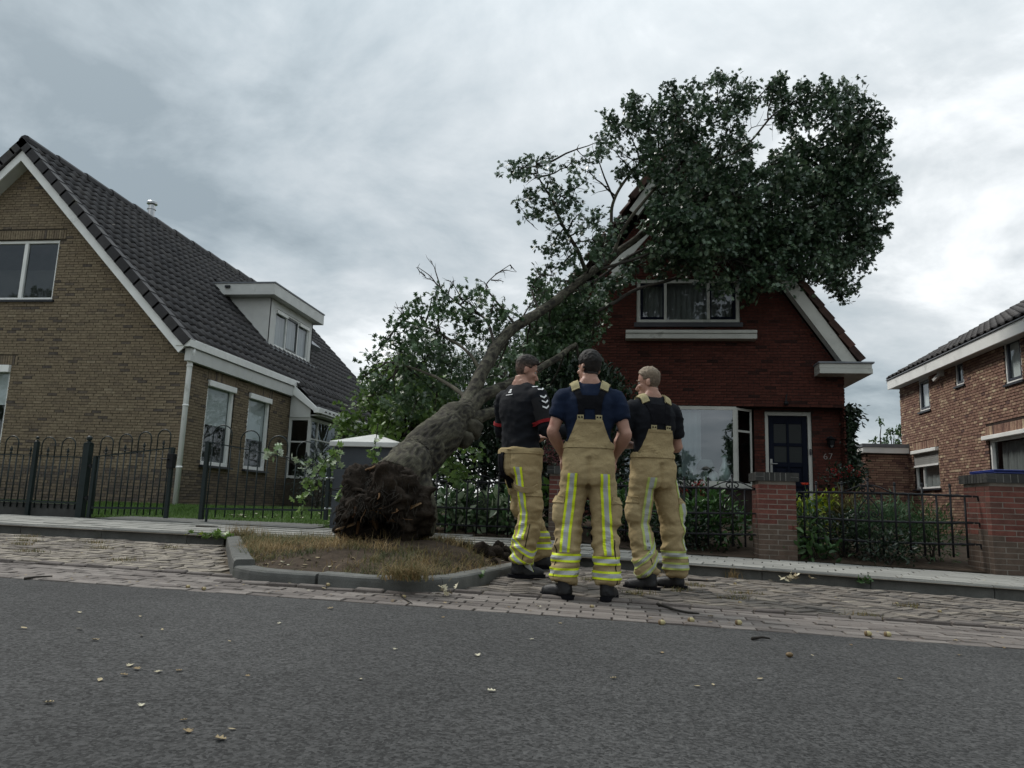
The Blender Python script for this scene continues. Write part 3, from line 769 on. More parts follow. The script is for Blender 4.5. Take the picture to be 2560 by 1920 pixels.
mb = MB(); mb.box(-11.35, -11.2, 19.6, 19.66, 6.66, 6.72); mb.build('outlet', DARKWOOD, DW)
# roof window and flue
mb = MB(); o_ = Vector((-10.95, 24.9, Zr(-10.95)+.05)); u_ = b_/bl; n_ = Vector((0, 1, 0)).cross(u_)
mb.hexa([o_, o_+Vector((0,.8,0)), o_+Vector((0,.8,0))+u_*.9+n_*.02, o_+u_*.9, o_+n_*.2, o_+Vector((0,.8,0))+n_*.2, o_+Vector((0,.8,0))+u_*.9+n_*.1, o_+u_*.9+n_*.1]); mb.build('roof_window', LEAD, RL)
AC = tag(MB().box(-11.75, -11.4, 22.1, 22.95, 6.84, 7.2).box(-11.78, -11.37, 22.08, 22.97, 7.2, 7.23).build('air_conditioner', GREYWHITE, bevel=.02), 'small pale outdoor air conditioner standing on the flat dormer roof', 'air conditioner')
g_ = MB()
for i in range(7): g_.box(-11.74+.0, -11.41, 22.08, 22.095, 6.88+i*.042, 6.9+i*.042)
for i in range(9): g_.box(-11.393, -11.38, 22.14+i*.09, 22.2+i*.09, 6.9, 7.16)
WL[AC.name] = Vector((0,0,0)); g_.build('grille', DARKWOOD, AC)
M_STEEL = mat('stainless_steel', (.45, .46, .47), .3, 6, .1, 0, metal=.9)
fz = 8.55
mb = MB(); mb.lathe([(.1, -.2), (.1, .42), (.125, .425), (.125, .45), (.1, .455), (.1, .55)], (-13.75, 19.3, fz), 16)
FLU = mb.build('flue_pipe', M_STEEL, LH, smooth=False)
mb = MB(); mb.lathe([(.15, .60), (.15, .66), (.13, .68), (.02, .69)], (-13.75, 19.3, fz), 16); mb.lathe([(.07, .5), (.07, .6)], (-13.75, 19.3, fz), 10); mb.build('flue_cap', M_STEEL, FLU)
# ================================================================== red brick house number 67
M_BR = mat('red_brick', [(.028,.013,.011), (.058,.020,.015), (.078,.026,.019), (.10,.036,.026)], .85, 16, .3, .6, 120, .15, fine=.2, fscale=120)
M_MR = mat('grey_red_mortar', (.038, .028, .025), .95, 10, .3, .4, 120, .1)
M_RR = mat('red_roof_tile', [(.034,.019,.015), (.055,.026,.019), (.080,.037,.026)], .7, 7, .35, .4, 60, .25, stain=((.05,.045,.03), 3, .6))
M_NAVY = mat('navy_paint', (.004, .006, .014), .55, 4, .15, .05, 40, .08)
CW = mat('cream_paint', (.44, .44, .40), .5, 3, .14, .08, 40, .4, stain=((.2, .2, .17), 3, .60))
GLASS2 = glass_mat('bay_glass', (.6, .68, .68), 1.5, .10)
RH = thing('red_brick_house', 'dark red brick house number 67 with steep red roof half buried under the fallen crown', 'house', (1.42, 15.67, .4))
rrest = MB(); RC, RA, RSL = 1.42, 8.95, 1.48
Zq = lambda X: RA-RSL*abs(X-RC)
FR = Fr((-1.78, 15.67), (1, 0)); gr = lambda X: X+1.78
polyR = [(0, 2.83), (6.40, 2.83), (6.40, 3.56), (3.20, 8.30), (0, 3.56)]
tr_ = lambda r, s, z: min(1, max(0, r.gauss(.55, .13))) if r.random() > .05 else r.uniform(0, .1)
opR = [(gr(.45), gr(2.60), 4.60, 5.56)]
brick_wall(RH, FR, polyR, opR, M_BR, M_MR, rrest, 230, tr_, seed=8, vis=lambda s, z: z < 5.6 and s > 1.5)
FR2 = Fr((-1.70, 15.97), (1, 0)); g2 = lambda X: X+1.70
brick_wall(RH, FR2, [(0, .3), (6.34, .3), (6.34, 2.90), (0, 2.90)], [(g2(.25), g2(2.90), .3, 2.9), (g2(3.12), g2(4.06), .62, 2.77)], M_BR, M_MR, rrest, 70, tr_, seed=9, vis=lambda s, z: s > 4.5 and z > 1)
FRs = Fr((4.63, 15.67), (0, 1))
brick_wall(RH, FRs, [(0, .3), (10, .3), (10, 3.6), (0, 3.6)], [], M_BR, M_MR, rrest, 0, tr_, seed=10)
mb = MB(); mb.box(-1.78, 4.62, 15.68, 15.96, 2.83, 2.86); mb.box(-1.78, -1.72, 15.67, 25.6, .3, 3.6)
mb.prism([(-1.78, .3), (4.62, .3), (4.62, 3.6), (1.42, 8.3), (-1.78, 3.6)], 25.6, 25.7); mb.build('rear_wall', M_MR, RH)
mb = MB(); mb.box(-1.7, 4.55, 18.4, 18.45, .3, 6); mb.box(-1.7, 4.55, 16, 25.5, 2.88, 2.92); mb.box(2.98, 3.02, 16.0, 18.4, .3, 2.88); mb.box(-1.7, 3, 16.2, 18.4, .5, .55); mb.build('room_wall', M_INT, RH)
# bay window under the jetty
bx = [(.10, 15.97), (.45, 15.67), (2.50, 15.67), (2.86, 15.97)]
mb = MB(); pts = bx
for (a, c), (d, e) in zip(pts, pts[1:]): mb.quad((a, c, .35), (d, e, .35), (d, e, 1.20), (a, c, 1.20))
bb_ = mb.build('bay_base', M_MR, RH)
FB3 = Fr(bx[1], (1, 0))
window(RH, FB3, 0, 2.05, 1.20, 2.82, depth=.0, fw=.075, name='bay_window', frame=CW, curtain=[(.95, 1.35, 2.74, 1.30, M_CURT)], proud=.0)
dv = Vector((.36, .30)).normalized(); FB4 = Fr(bx[2], (dv.x, dv.y)); wl_ = math.hypot(.36, .30)
window(RH, FB4, .0, wl_, 1.20, 2.80, depth=.0, fw=.05, trans=[(0, wl_, 2.32)], name='bay_window', frame=CW, proud=.0)
dv = Vector((.35, -.30)).normalized(); FB5 = Fr(bx[0], (dv.x, dv.y))
window(RH, FB5, .0, .46, 1.20, 2.80, depth=.0, fw=.05, trans=[(0, .46, 2.32)], name='bay_window', frame=CW, proud=.0)
for o in RH.children:
    if o.name.startswith('bay_window'):
        for c_ in o.children:
            if c_.name.startswith('pane'): c_.data.materials[0] = GLASS2
mb = MB()
mb.add([(.0, 15.95, 1.2), (.42, 15.60, 1.2), (2.54, 15.60, 1.2), (2.96, 15.95, 1.2), (.0, 15.95, 1.14), (.42, 15.60, 1.14), (2.54, 15.60, 1.14), (2.96, 15.95, 1.14)], [(0,1,2,3), (4,7,6,5), (0,4,5,1), (1,5,6,2), (2,6,7,3)]); mb.build('sill', CW, RH)
# upper window
window(RH, FR, gr(.45), gr(2.60), 4.60, 5.56, depth=.04, fw=.075, mull=(gr(1.06), gr(1.96)), sash=(0, 2), frame=CW, sashm=M_NAVY, curtain=[(gr(.52), gr(2.54), 5.5, 4.65, mat('grey_curtain', [(.16,.165,.165), (.22,.225,.22)], .9, 3, .2, 0, trans=.2))], bar=.06)
mb = MB(); mb.box(.40, 2.65, 15.60, 15.68, 4.50, 4.597); mb.build('sill', DARKWOOD, RH)
# awning cassette
mb = MB(); mb.box(.22, 2.90, 15.42, 15.66, 4.20, 4.31); mb.box(.22, 2.90, 15.40, 15.66, 4.313, 4.385); mb.build('awning_box', CW, RH, bevel=.012)
# front door
FDo = Fr((3.12, 16.07), (1, 0))
mb = MB(); FDo.box(mb, 0, .075, .6, 2.77, .06, -.02); FDo.box(mb, .865, .94, .6, 2.77, .06, -.02); FDo.box(mb, .075, .865, 2.69, 2.77, .058, -.02); DF = mb.build('door_frame', CW, RH, bevel=.008)
mb = MB(); FDo.box(mb, .08, .86, .62, 2.685, .0, -.02)
DO = mb.build('door', M_NAVY, RH)
mb = MB()
for a, c in ((.08, .19), (.445, .495), (.75, .86)): FDo.box(mb, a, c, .64, 2.68, .03, .001)
for a, c in ((.64, .8), (1.22, 1.3), (1.62, 1.72), (2.05, 2.12), (2.52, 2.68)):
    for s0, s1 in ((.19, .445), (.495, .75)): FDo.box(mb, s0, s1, a, c, .028, .001)
mb.build('door_rail', M_NAVY, DO, bevel=.006)
for s0, s1 in ((.19, .445), (.495, .75)):
    for a, c in ((1.72, 2.05), (2.12, 2.52)):
        g = MB(); g.quad(FDo.p(s0, a, .008), FDo.p(s1, a, .008), FDo.p(s1, c, .008), FDo.p(s0, c, .008)); g.build('pane', mat('frosted_glass', (.012, .015, .015), .4, 60, .2, .3, 200, .25), DO)
    for a, c in ((.82, 1.2), (1.32, 1.6)):
        g = MB(); FDo.box(g, s0+.035, s1-.035, a+.03, c-.03, .022, .001); g.build('door_panel', M_NAVY, DO, bevel=.01)
M_BRASS = mat('dull_metal', (.25, .25, .24), .4, 8, .2, 0, metal=.8)
mb = MB(); FDo.box(mb, .105, .15, 1.50, 1.78, .04, .03); mb.tube([FDo.p(.128, 1.68, .04), FDo.p(.128, 1.68, .085), FDo.p(.24, 1.68, .085)], .011, 8); mb.build('handle', M_BRASS, DO)
mb = MB(); FDo.box(mb, .885, .925, 1.88, 2.0, .085, .062); BE = mb.build('doorbell', DARKWOOD, DF); mb = MB(); mb.sphere(FDo.p(.905, 1.96, .088), .012); mb.build('button', M_BRASS, BE)
mb = MB(); FDo.box(mb, -.05, 1.0, .45, .6, .35, -.02); mb.build('doorstep', M_KERB, RH)
# house number
for ch, x in (('6', 4.255), ('7', 4.355)):
    cu = bpy.data.curves.new('digit', 'FONT'); cu.body = ch; cu.size = .19; cu.offset = -.006; cu.extrude = .006; cu.resolution_u = 3
    o = bpy.data.objects.new('house_number', cu); COL.objects.link(o)
    dg = bpy.context.evaluated_depsgraph_get(); me = bpy.data.meshes.new_from_object(o.evaluated_get(dg)); bpy.data.objects.remove(o)
    a = me.attributes.new('tint', 'FLOAT', 'FACE'); me.materials.clear(); me.materials.append(M_STEEL if False else mat('pale_number', (.5, .48, .46), .4, 5, .1, 0))
    place('house_number', me, RH, (x, 15.945, 1.79), (R(90), 0, 0))
# wall lantern
mb = MB(); lc = (4.385, 15.80, 2.02)
mb.lathe([(.05, 0), (.085, .15), (.085, .155)], lc, 6); mb.lathe([(.02, .24), (.03, .22), (.12, .165), (.1, .155)], lc, 6); mb.box(lc[0]-.02, lc[0]+.02, lc[1], 15.955, 2.2, 2.24); mb.box(lc[0]-.04, lc[0]+.04, 15.94, 15.955, 2.1, 2.26)
LAN = tag(mb.build('wall_lantern', BLACKIRON), 'black six-sided lantern on the brick pier above the number 67', 'lantern')
mb = MB(); mb.lathe([(.053, .01), (.082, .145)], (lc[0], lc[1], lc[2]), 6); WL[LAN.name] = Vector((0,0,0)); g_ = mb.build('pane', GLASS, LAN); g_.scale = (1.0, 1.0, 1.0)
mb = MB(); mb.box(3.44, 3.5, 15.58, 15.66, 2.86, 2.92); mb.bar((3.47, 15.60, 2.92), (3.49, 15.60, 3.08), .02); mb.sphere((3.47, 15.57, 2.89), .05); tag(mb.build('porch_spotlight', BLACKIRON), 'small dark spotlight on the red brick jetty over the front door', 'spotlight')
# roof
roof = MB(); Y0, Y1 = 15.35, 26.0
for sgn in (1, -1):
    a = (RC, RA-.09); c = (RC+sgn*3.52, Zq(RC+3.52)-.09)
    q = [(a[0], Y0+.02, a[1]), (c[0], Y0+.02, c[1]), (c[0], Y1, c[1]), (a[0], Y1, a[1])]
    roof.add(q, [(0,1,2,3)] if sgn > 0 else [(3,2,1,0)])
RRF = roof.build('roof', M_RR, RH)
trest = MB(); b_ = Vector((-1, 0, RSL)); n_rows = 19; exr = 3.5*math.hypot(1, RSL)/n_rows
tiled(RRF, trest, (RC+3.5, Y0, Zq(RC+3.5)), (0, 1, 0), b_, 42, n_rows, M_RR, w=.25, ex=exr, limit=60, seed=4, rise=.05)
rg = random.Random(3)
b2 = Vector((1, 0, RSL))
def keepl(p, i, j):                         # struck by the trunk: tiles gone along the verge
    return not (p.y < 16.6 and 2 < j < 13 and rg.random() < .6)
tiled(RRF, trest, (RC-3.5, Y0+10.5, Zq(RC+3.5)), (0, -1, 0), b2, 42, n_rows, M_RR, w=.25, ex=exr, limit=60, seed=5, rise=.05, keep=keepl)
trest.build('roof_tiles', M_RR, RH, smooth=True, kind='stuff')
for i in range(11):
    mb = MB(); mb.tube([(RC, Y0+i*.98, RA+.02), (RC, Y0+i*.98+1.0, RA+.005)], [.14, .12], 10, random.random()); mb.build('ridge_tile', M_RR, RRF)
for sgn, lo, hi in ((1, 0, 19), (-1, 0, 6)):
    for i in range(lo, hi):
        f0, f1 = i/19, (i+1)/19+.008
        x0, x1 = RC+sgn*3.52*f0, RC+sgn*3.52*f1
        nrm = Vector((sgn*RSL, 0, 1)).normalized(); A, B_ = Vector((x0, 0, Zq(x0)+.03)), Vector((x1, 0, Zq(x1)+.085)); pts = []
        for y in (Y0-.05, Y0+.14): pts += [A-nrm*.13+Vector((0,y,0)), B_-nrm*.13+Vector((0,y,0)), B_+Vector((0,y,0)), A+Vector((0,y,0))]
        mb = MB(); mb.hexa([pts[0], pts[1], pts[5], pts[4], pts[3], pts[2], pts[6], pts[7]], random.random()); mb.build('verge_tile', M_RR, RRF)
rake(RH, 'barge_board', RC, RA, RC+3.4, Zq(RC+3.4), Y0, .235, .03, CW, .22, .3, GREYWHITE)
rake(RH, 'barge_board', RC, RA, RC-1.15, Zq(RC+1.15), Y0, .235, .03, CW, .22, .3, GREYWHITE)
def plank(x0, y0, x1, y1, Ya, Yb, w, name, m_, lab=None, tilt=0):
    p, q = onY(x0, y0, Ya), onY(x1, y1, Yb); mb = MB(); mb.bar(p, q, .028, w, up=(.35, .2+tilt, .9)); o = mb.build(name, m_, RH)
    if lab: o['label'] = lab
plank(1612, 582, 1528, 678, 15.22, 15.0, .22, 'barge_board', CW, 'torn loose white barge board hanging askew')
plank(1552, 668, 1470, 765, 15.3, 15.05, .13, 'barge_board', GREYWHITE, 'splintered grey board dangling from the broken verge')
plank(1466, 706, 1449, 742, 15.3, 15.3, .15, 'barge_board', CW, 'short stub of white barge board left at the eaves', .5)
mb = MB(); p_ = onY(1452, 712, 15.4); mb.box(p_.x-.12, p_.x+.06, 15.3, 15.6, p_.z-.16, p_.z+.1, .8); mb.build('verge_tile', M_RR, RRF)
# boxed gutters at the eaves
mb = MB(); mb.box(4.06, 5.07, 15.25, 15.66, 3.46, 3.565); mb.box(4.06, 5.06, 15.26, 15.66, 3.568, 3.665); mb.box(4.66, 5.07, 15.66, 26, 3.46, 3.665)
GB = mb.build('gutter_box', CW, RH, bevel=.008)
mb = MB(); mb.box(4.04, 5.10, 15.23, 15.68, 3.668, 3.70); mb.box(4.66, 5.10, 15.68, 26, 3.668, 3.70); mb.build('roof_trim', LEAD, GB)
mb = MB(); mb.box(-2.23, -1.8, 15.66, 26, 3.46, 3.665); mb.build('gutter_box', CW, RH)
rrest.build('brickwork', M_BR, RH, kind='stuff')
# things on the bay's window board
M_CER = mat('white_ceramic', (.62, .64, .60), .25, 6, .12, .05, 30, .5)
mb = MB(); c = onY(1812, 1199, 15.86); mb.lathe([(.05, 0), (.10, .03), (.135, .12), (.12, .22), (.07, .34), (.045, .42), (.05, .47), (.075, .54), (.07, .54)], (c.x, c.y, 1.27), 16); tag(mb.build('vase', M_CER, smooth=True), 'tall white vase with flared neck behind the bay window', 'vase')
c = onY(1763, 1199, 15.86); LT = thing('table_lamp', 'table lamp with wide grey shade behind the bay window beside the vase', 'lamp', (c.x, c.y, 1.27))
mb = MB(); mb.lathe([(.06, 0), (.05, .03), (.03, .05), (.07, .12), (.06, .2), (.02, .25), (.015, .3)], (c.x, c.y, 1.27), 14); mb.build('lamp_base', M_CER, LT, smooth=True)
mb = MB(); mb.lathe([(.20, .25), (.13, .45), (.125, .45), (.195, .25)], (c.x, c.y, 1.27), 20); mb.build('lamp_shade', mat('grey_linen', (.22, .22, .2), .9, 8, .1, 0), LT, smooth=True)
c = onY(1715, 1195, 15.86); RK = thing('wire_rack', 'curly wire rack with pale jars behind the bay window at its left', 'rack', (c.x, c.y, 1.27))
mb = MB(); P0 = lambda a, z: (c.x+a, c.y, 1.27+z)
mb.tube([P0(-.2, 0), P0(-.2, .25), P0(-.12, .36), P0(0, .42), P0(.12, .36), P0(.2, .25), P0(.2, 0)], .008, 6); mb.tube([P0(-.2, .14), P0(.2, .14)], .008, 6)
mb.tube([P0(.2+.05*math.cos(t*.7)*(1-t/12), .2+.05*math.sin(t*.7)*(1-t/12)) for t in range(11)], .006, 5); mb.build('wire_frame', BLACKIRON, RK)
for k in range(3):
    mb = MB(); mb.lathe([(.045, .145), (.05, .2), (.03, .26), (.035, .28)], (c.x-.12+.12*k, c.y, 1.27), 10); mb.build('jar', M_CER, RK, smooth=True)
mb = MB(); c = onY(1785, 1199, 15.86); mb.lathe([(.02, -.006), (.11, .0), (.11, .012), (.02, .006)], (0, 0, 0), 16); o = mb.build('plate', M_CER, smooth=True); o.location = (c.x, c.y+.03, 1.38); o.rotation_euler = (R(72), 0, R(10)); tag(o, 'patterned plate propped upright between lamp and vase', 'plate')

# ================================================================== brown and buff brick house, right, with annex
M_B3 = mat('mixed_brick', [(.10,.062,.058), (.215,.122,.094), (.285,.175,.128), (.375,.26,.18), (.52,.41,.28)], .85, 16, .25, .6, 120, .2, fine=.2, fscale=120)
M_M3 = mat('dark_red_mortar', (.045, .034, .030), .95, 10, .3, .4, 120, .1)
M_BLUEG = mat('blue_grey_sash', (.03, .037, .052), .4, 4, .15, 0, spec=.45)
TH = thing('mixed_brick_house', 'brown and buff brick house with white fascia, seen side on at the right edge', 'house', (8.212, 22.58, .2))
rest3 = MB(); F3 = Fr((8.212, 22.58), (0, -1)); s3 = lambda Y: 22.58-Y
t3 = lambda r, s, z: min(1, max(0, r.gauss(.44, .16))) if r.random() > .07 else r.uniform(.75, 1)
op3 = [(s3(21.21), s3(20.54), 3.50, 4.36), (s3(19.0), s3(18.58), 3.845, 4.42), (s3(16.70), s3(16.05), 3.515, 4.46), (s3(21.80), s3(20.20), 1.44, 2.46), (s3(17.62), s3(15.3), 1.25, 2.47)]
brick_wall(TH, F3, [(0, .1), (9.8, .1), (9.8, 4.52), (0, 4.52)], op3, M_B3, M_M3, rest3, 300, t3, L_=.148, h=.052, j=.0135, seed=15, vis=lambda s, z: 1.2 < z and s < 6.7,
    soldiers=[(s3(21.8), s3(20.2), 2.5, .2), (s3(17.7), s3(15.2), 2.52, .2)], skip=[(s3(21.8), s3(20.2), 2.5, 2.71), (s3(17.7), s3(15.2), 2.52, 2.73)])
for (Ya, Yb, z0, z1) in ((21.21, 20.54, 3.50, 4.36), (19.0, 18.58, 3.845, 4.42), (16.70, 16.05, 3.515, 4.46)):
    window(TH, F3, s3(Ya), s3(Yb), z0, z1, depth=.035, fw=.045, frame=WHITE, sash=(0,), sashm=M_BLUEG, sill=.05, blind=[(s3(Ya)+.05, s3(Yb)-.05, z1-.05, z0+.05, mat('pale_frosted', (.74, .76, .76), .8, 2, .06, 0))])
w = window(TH, F3, s3(21.80), s3(20.20), 1.44, 2.46, depth=.07, fw=.05, mull=(s3(21.3),), sill=.06, curtain=[(s3(21.7), s3(20.25), 2.1, 1.5, M_CURT)])
mb = MB(); 
for i in range(7): F3.box(mb, s3(21.78), s3(20.22), 2.07+i*.047, 2.07+i*.047+.044, .0, -.02)
mb.build('roller_shutter', mat('grey_slats', (.27, .27, .26), .5, 4, .1, 0), TH)
mb = MB(); F3.box(mb, s3(21.80), s3(20.18), 2.39, 2.48, .09, -.02); mb.build('shutter_box', WHITE, TH, bevel=.01)
mb = MB(); F3.box(mb, s3(21.78), s3(20.22), 2.03, 2.075, .02, -.03); mb.build('shutter_rail', WHITE, TH)
window(TH, F3, s3(17.62), s3(15.3), 1.25, 2.44, depth=.07, fw=.07, sill=.06, curtain=[(s3(17.45), s3(15.4), 2.36, 1.32, mat('grey_net', [(.28,.29,.29), (.36,.37,.37)], .9, 3, .1, 0, trans=.3))], proud=.05)
mb = MB(); F3.box(mb, s3(17.75), s3(15.2), 2.42, 2.51, .1, -.02); mb.build('blind_box', WHITE, TH, bevel=.01)
mb = MB(); mb.box(7.93, 7.97, 12.5, 22.72, 4.345, 4.615); mb.build('fascia', WHITE, TH, bevel=.006)
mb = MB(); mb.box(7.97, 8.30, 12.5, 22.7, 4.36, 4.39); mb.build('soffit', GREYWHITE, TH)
mb = MB(); mb.box(7.90, 7.98, 12.5, 22.74, 4.617, 4.64); mb.build('gutter_lip', LEAD, TH)
mb = MB(); mb.prism([(8.3, .1), (15.5, .1), (15.5, 4.5), (11.9, 6.75), (8.3, 4.55)], 22.5, 22.57); mb.box(15.4, 15.5, 12.8, 22.5, .1, 4.5); mb.prism([(8.25, .1), (15.5, .1), (15.5, 4.5), (11.9, 6.75), (8.25, 4.55)], 12.78, 12.85); mb.build('rear_wall', M_M3, TH)
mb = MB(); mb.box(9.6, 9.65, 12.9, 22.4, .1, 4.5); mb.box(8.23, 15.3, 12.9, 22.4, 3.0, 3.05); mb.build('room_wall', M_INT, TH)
roof = MB(); Z3 = lambda X: 4.64+.6*(X-7.93)
roof.quad((7.95, 12.5, 4.62), (11.95, 12.5, Z3(11.95)-.03), (11.95, 22.7, Z3(11.95)-.03), (7.95, 22.7, 4.62)); roof.quad((11.95, 12.5, Z3(11.95)-.03), (15.9, 12.5, 4.62), (15.9, 22.7, 4.62), (11.95, 22.7, Z3(11.95)-.03))
R3 = roof.build('roof', M_RL, TH); tr3 = MB(); b_ = Vector((1, 0, .6)) ; ex3 = 4*math.hypot(1, .6)/14
tiled(R3, tr3, (7.93, 22.75, 4.66), (0, -1, 0), (1, 0, .6), 34, 14, M_RL, w=.3, ex=ex3, limit=140, seed=8)
tr3.build('roof_tiles', M_RL, TH, smooth=True, kind='stuff')
for i in range(14):
    x0, x1 = 7.95+4*i/14, 7.95+4*(i+1)/14+.03
    mb = MB(); mb.hexa([(x0, 22.70, Z3(x0)-.1), (x1, 22.70, Z3(x1)-.1), (x1, 22.82, Z3(x1)-.1), (x0, 22.82, Z3(x0)-.1), (x0, 22.70, Z3(x0)+.08), (x1, 22.70, Z3(x1)+.04), (x1, 22.82, Z3(x1)+.04), (x0, 22.82, Z3(x0)+.08)], random.random()); mb.build('verge_tile', M_RL, R3)
mb = MB(); F3.box(mb, s3(19.75), s3(19.6), 4.22, 4.36, .12, .0); mb.bar(F3.p(s3(19.68), 4.25, .1), F3.p(s3(19.85), 4.14, .16), .07); mb.build('floodlight', GREYWHITE, TH)
# flat roofed annex
AX = thing('flat_roofed_annex', 'low flat roofed brick annex with white fascia between the two brick houses', 'annex', (7.08, 22.2, .2))
FA = Fr((7.08, 22.2), (1, 0)); FA2 = Fr((7.08, 28), (0, -1))
brick_wall(AX, FA, [(0, .1), (1.12, .1), (1.12, 2.45), (0, 2.45)], [], M_B3, M_M3, rest3, 140, lambda r, s, z: min(1, max(0, r.gauss(.42, .15))), L_=.205, h=.053, j=.013, seed=17)
brick_wall(AX, FA2, [(0, .1), (5.8, .1), (5.8, 2.45), (0, 2.45)], [(3.55, 4.75, 1.5, 2.05)], M_B3, M_M3, rest3, 60, lambda r, s, z: min(1, max(0, r.gauss(.42, .15))), L_=.205, h=.053, j=.013, seed=18)
window(AX, FA2, 3.55, 4.75, 1.5, 2.05, depth=.06, sill=.05)
mb = MB(); mb.box(6.98, 8.25, 22.08, 28.2, 2.44, 2.60); mb.build('fascia', WHITE, AX, bevel=.008)
mb = MB(); mb.box(6.96, 8.26, 22.06, 28.2, 2.603, 2.70); mb.build('roof_edge', LEAD, AX)
mb = MB(); mb.box(7.7, 7.75, 22.4, 28, .2, 2.4); mb.build('room_wall', M_INT, AX)
rest3.build('brickwork', M_B3, TH, kind='stuff')
# ================================================================== arched green fence and gate
def finial(mb, x, y, z):
    mb.lathe([(.006, 0), (.02, .03), (.008, .045), (.014, .055), (.022, .075), (.004, .13)], (x, y, z), 6)
def hoop(parent, x0, x1, y, z0, z1, mt=GREENIRON):
    r_ = (x1-x0)/2; pts = [(x0, y, z0)]+[((x0+x1)/2-r_*math.cos(a*math.pi/10), y, z1-r_+r_*math.sin(a*math.pi/10)) for a in range(11)]+[(x1, y, z0)]
    mb = MB(); mb.tube(pts, .0095, 6); mb.build('hoop', mt, parent, smooth=True)
def arched(th, x0, x1, y, zt0, zt1, zb0, zb1, n, off=0, low=.09, hoops=True):
    zt = lambda x: zt0+(zt1-zt0)*(x-x0)/(x1-x0); zb = lambda x: zb0+(zb1-zb0)*(x-x0)/(x1-x0)
    mb = MB(); mb.bar((x0, y, zt0), (x1, y, zt1), .026, .016); mb.build('rail', GREENIRON, th)
    mb = MB(); mb.bar((x0, y, zb0), (x1, y, zb1), .028, .028); mb.build('rail', GREENIRON, th)
    sp = (x1-x0)/n; proto = None
    for i in range(n):
        x = x0+sp*(i+.5); k = (i+off) % 3
        mb = MB(); mb.tube([(x, y, zb(x)-low), (x, y, zt(x)+.004)], .0105, 6); mb.build('bar', GREENIRON, th, smooth=True)
        if k == 1:
            mb = MB(); finial(mb, x, y, zt(x)+.005); mb.build('finial', GREENIRON, th)
            if hoops and i-1 >= 0 and i+1 < n: hoop(th, x-sp, x+sp, y, zt(x), zt(x)+.285)
def ball_post(th, name, x, y, z0, z1, w, mt=GREENIRON):
    mb = MB(); mb.box(x-w/2, x+w/2, y-w/2, y+w/2, z0, z1); mb.lathe([(w*.62, 0), (w*.62, .012), (w*.3, .02), (w*.3, .035)], (x, y, z1), 10); mb.sphere((x, y, z1+.05+w*.25), w*.42, 10, 8); mb.build(name, mt, th, smooth=False)
AF = thing('arched_fence', 'dark green fence of round arches left of the gate, on a grey concrete plinth', 'fence', (-8.7, 10.2, .26))
arched(AF, -10.6, -8.74, 10.2, 1.16, 1.16, .47, .47, 17); arched(AF, -8.67, -7.89, 10.2, 1.155, 1.15, .47, .47, 7)
ball_post(AF, 'post', -8.705, 10.2, .2, 1.36, .058)
mb = MB(); mb.box(-10.6, -7.9, 10.215, 10.27, .1, .45); mb.build('plinth', mat('dark_concrete', (.055, .055, .052), .9, 6, .3, .4, 90, .2), AF, bevel=.008)
gp = thing('gate_post', 'thick dark green gate post with ball top between fence and gate', 'post', (-7.84, 10.2, .2)); ball_post(gp, 'post_shaft', -7.84, 10.2, .15, 1.36, .10)
for z in (.55, 1.02):
    mb = MB(); mb.tube([(-7.79, 10.17, z), (-7.69, 10.17, z)], .012, 6); mb.lathe([(.018, -.03), (.018, .03)], (-7.74, 10.17, z), 8); mb.build('hinge', BLACKIRON, gp)
G1 = thing('gate_leaf', 'left leaf of the arched gate, ending beside the white downpipe', 'gate', (-7.68, 10.18, .36), 'leaves of the arched garden gate')
arched(G1, -7.68, -6.46, 10.18, 1.165, 1.325, .41, .44, 12, off=0, low=.10)
mb = MB(); mb.box(-7.71, -7.66, 10.155, 10.205, .26, 1.17); mb.build('stile', GREENIRON, G1); mb = MB(); mb.box(-6.48, -6.43, 10.155, 10.205, .30, 1.33); mb.build('stile', GREENIRON, G1)
mb = MB(); mb.box(-6.51, -6.41, 10.13, 10.23, 1.02, 1.24); LK = mb.build('lock', BLACKIRON, G1, bevel=.01); mb = MB(); mb.tube([(-6.47, 10.13, 1.15), (-6.47, 10.09, 1.15), (-6.58, 10.09, 1.155)], .009, 6); mb.build('handle', BLACKIRON, LK)
G2 = thing('gate_leaf', 'right leaf of the arched gate with drop bolt, in front of the tall windows', 'gate', (-5.92, 10.18, .36), 'leaves of the arched garden gate')
arched(G2, -5.91, -4.02, 10.18, 1.425, 1.12, .455, .495, 13, off=0, low=.12)
mb = MB(); mb.box(-5.935, -5.88, 10.15, 10.21, .30, 1.43); mb.build('stile', GREENIRON, G2); mb = MB(); mb.box(-4.05, -4.0, 10.155, 10.205, .36, 1.13); mb.build('stile', GREENIRON, G2)
mb = MB(); mb.box(-5.83, -5.80, 10.15, 10.18, .36, .47); mb.tube([(-5.815, 10.165, .45), (-5.815, 10.165, .245)], .018, 8); mb.build('drop_bolt', GREENIRON, G2)
for z in (.52, .95):
    mb = MB(); mb.tube([(-4.02, 10.16, z), (-3.95, 10.2, z)], .012, 6); mb.sphere((-4.03, 10.15, z), .016, 8, 6); mb.build('hinge', M_STEEL, G2)
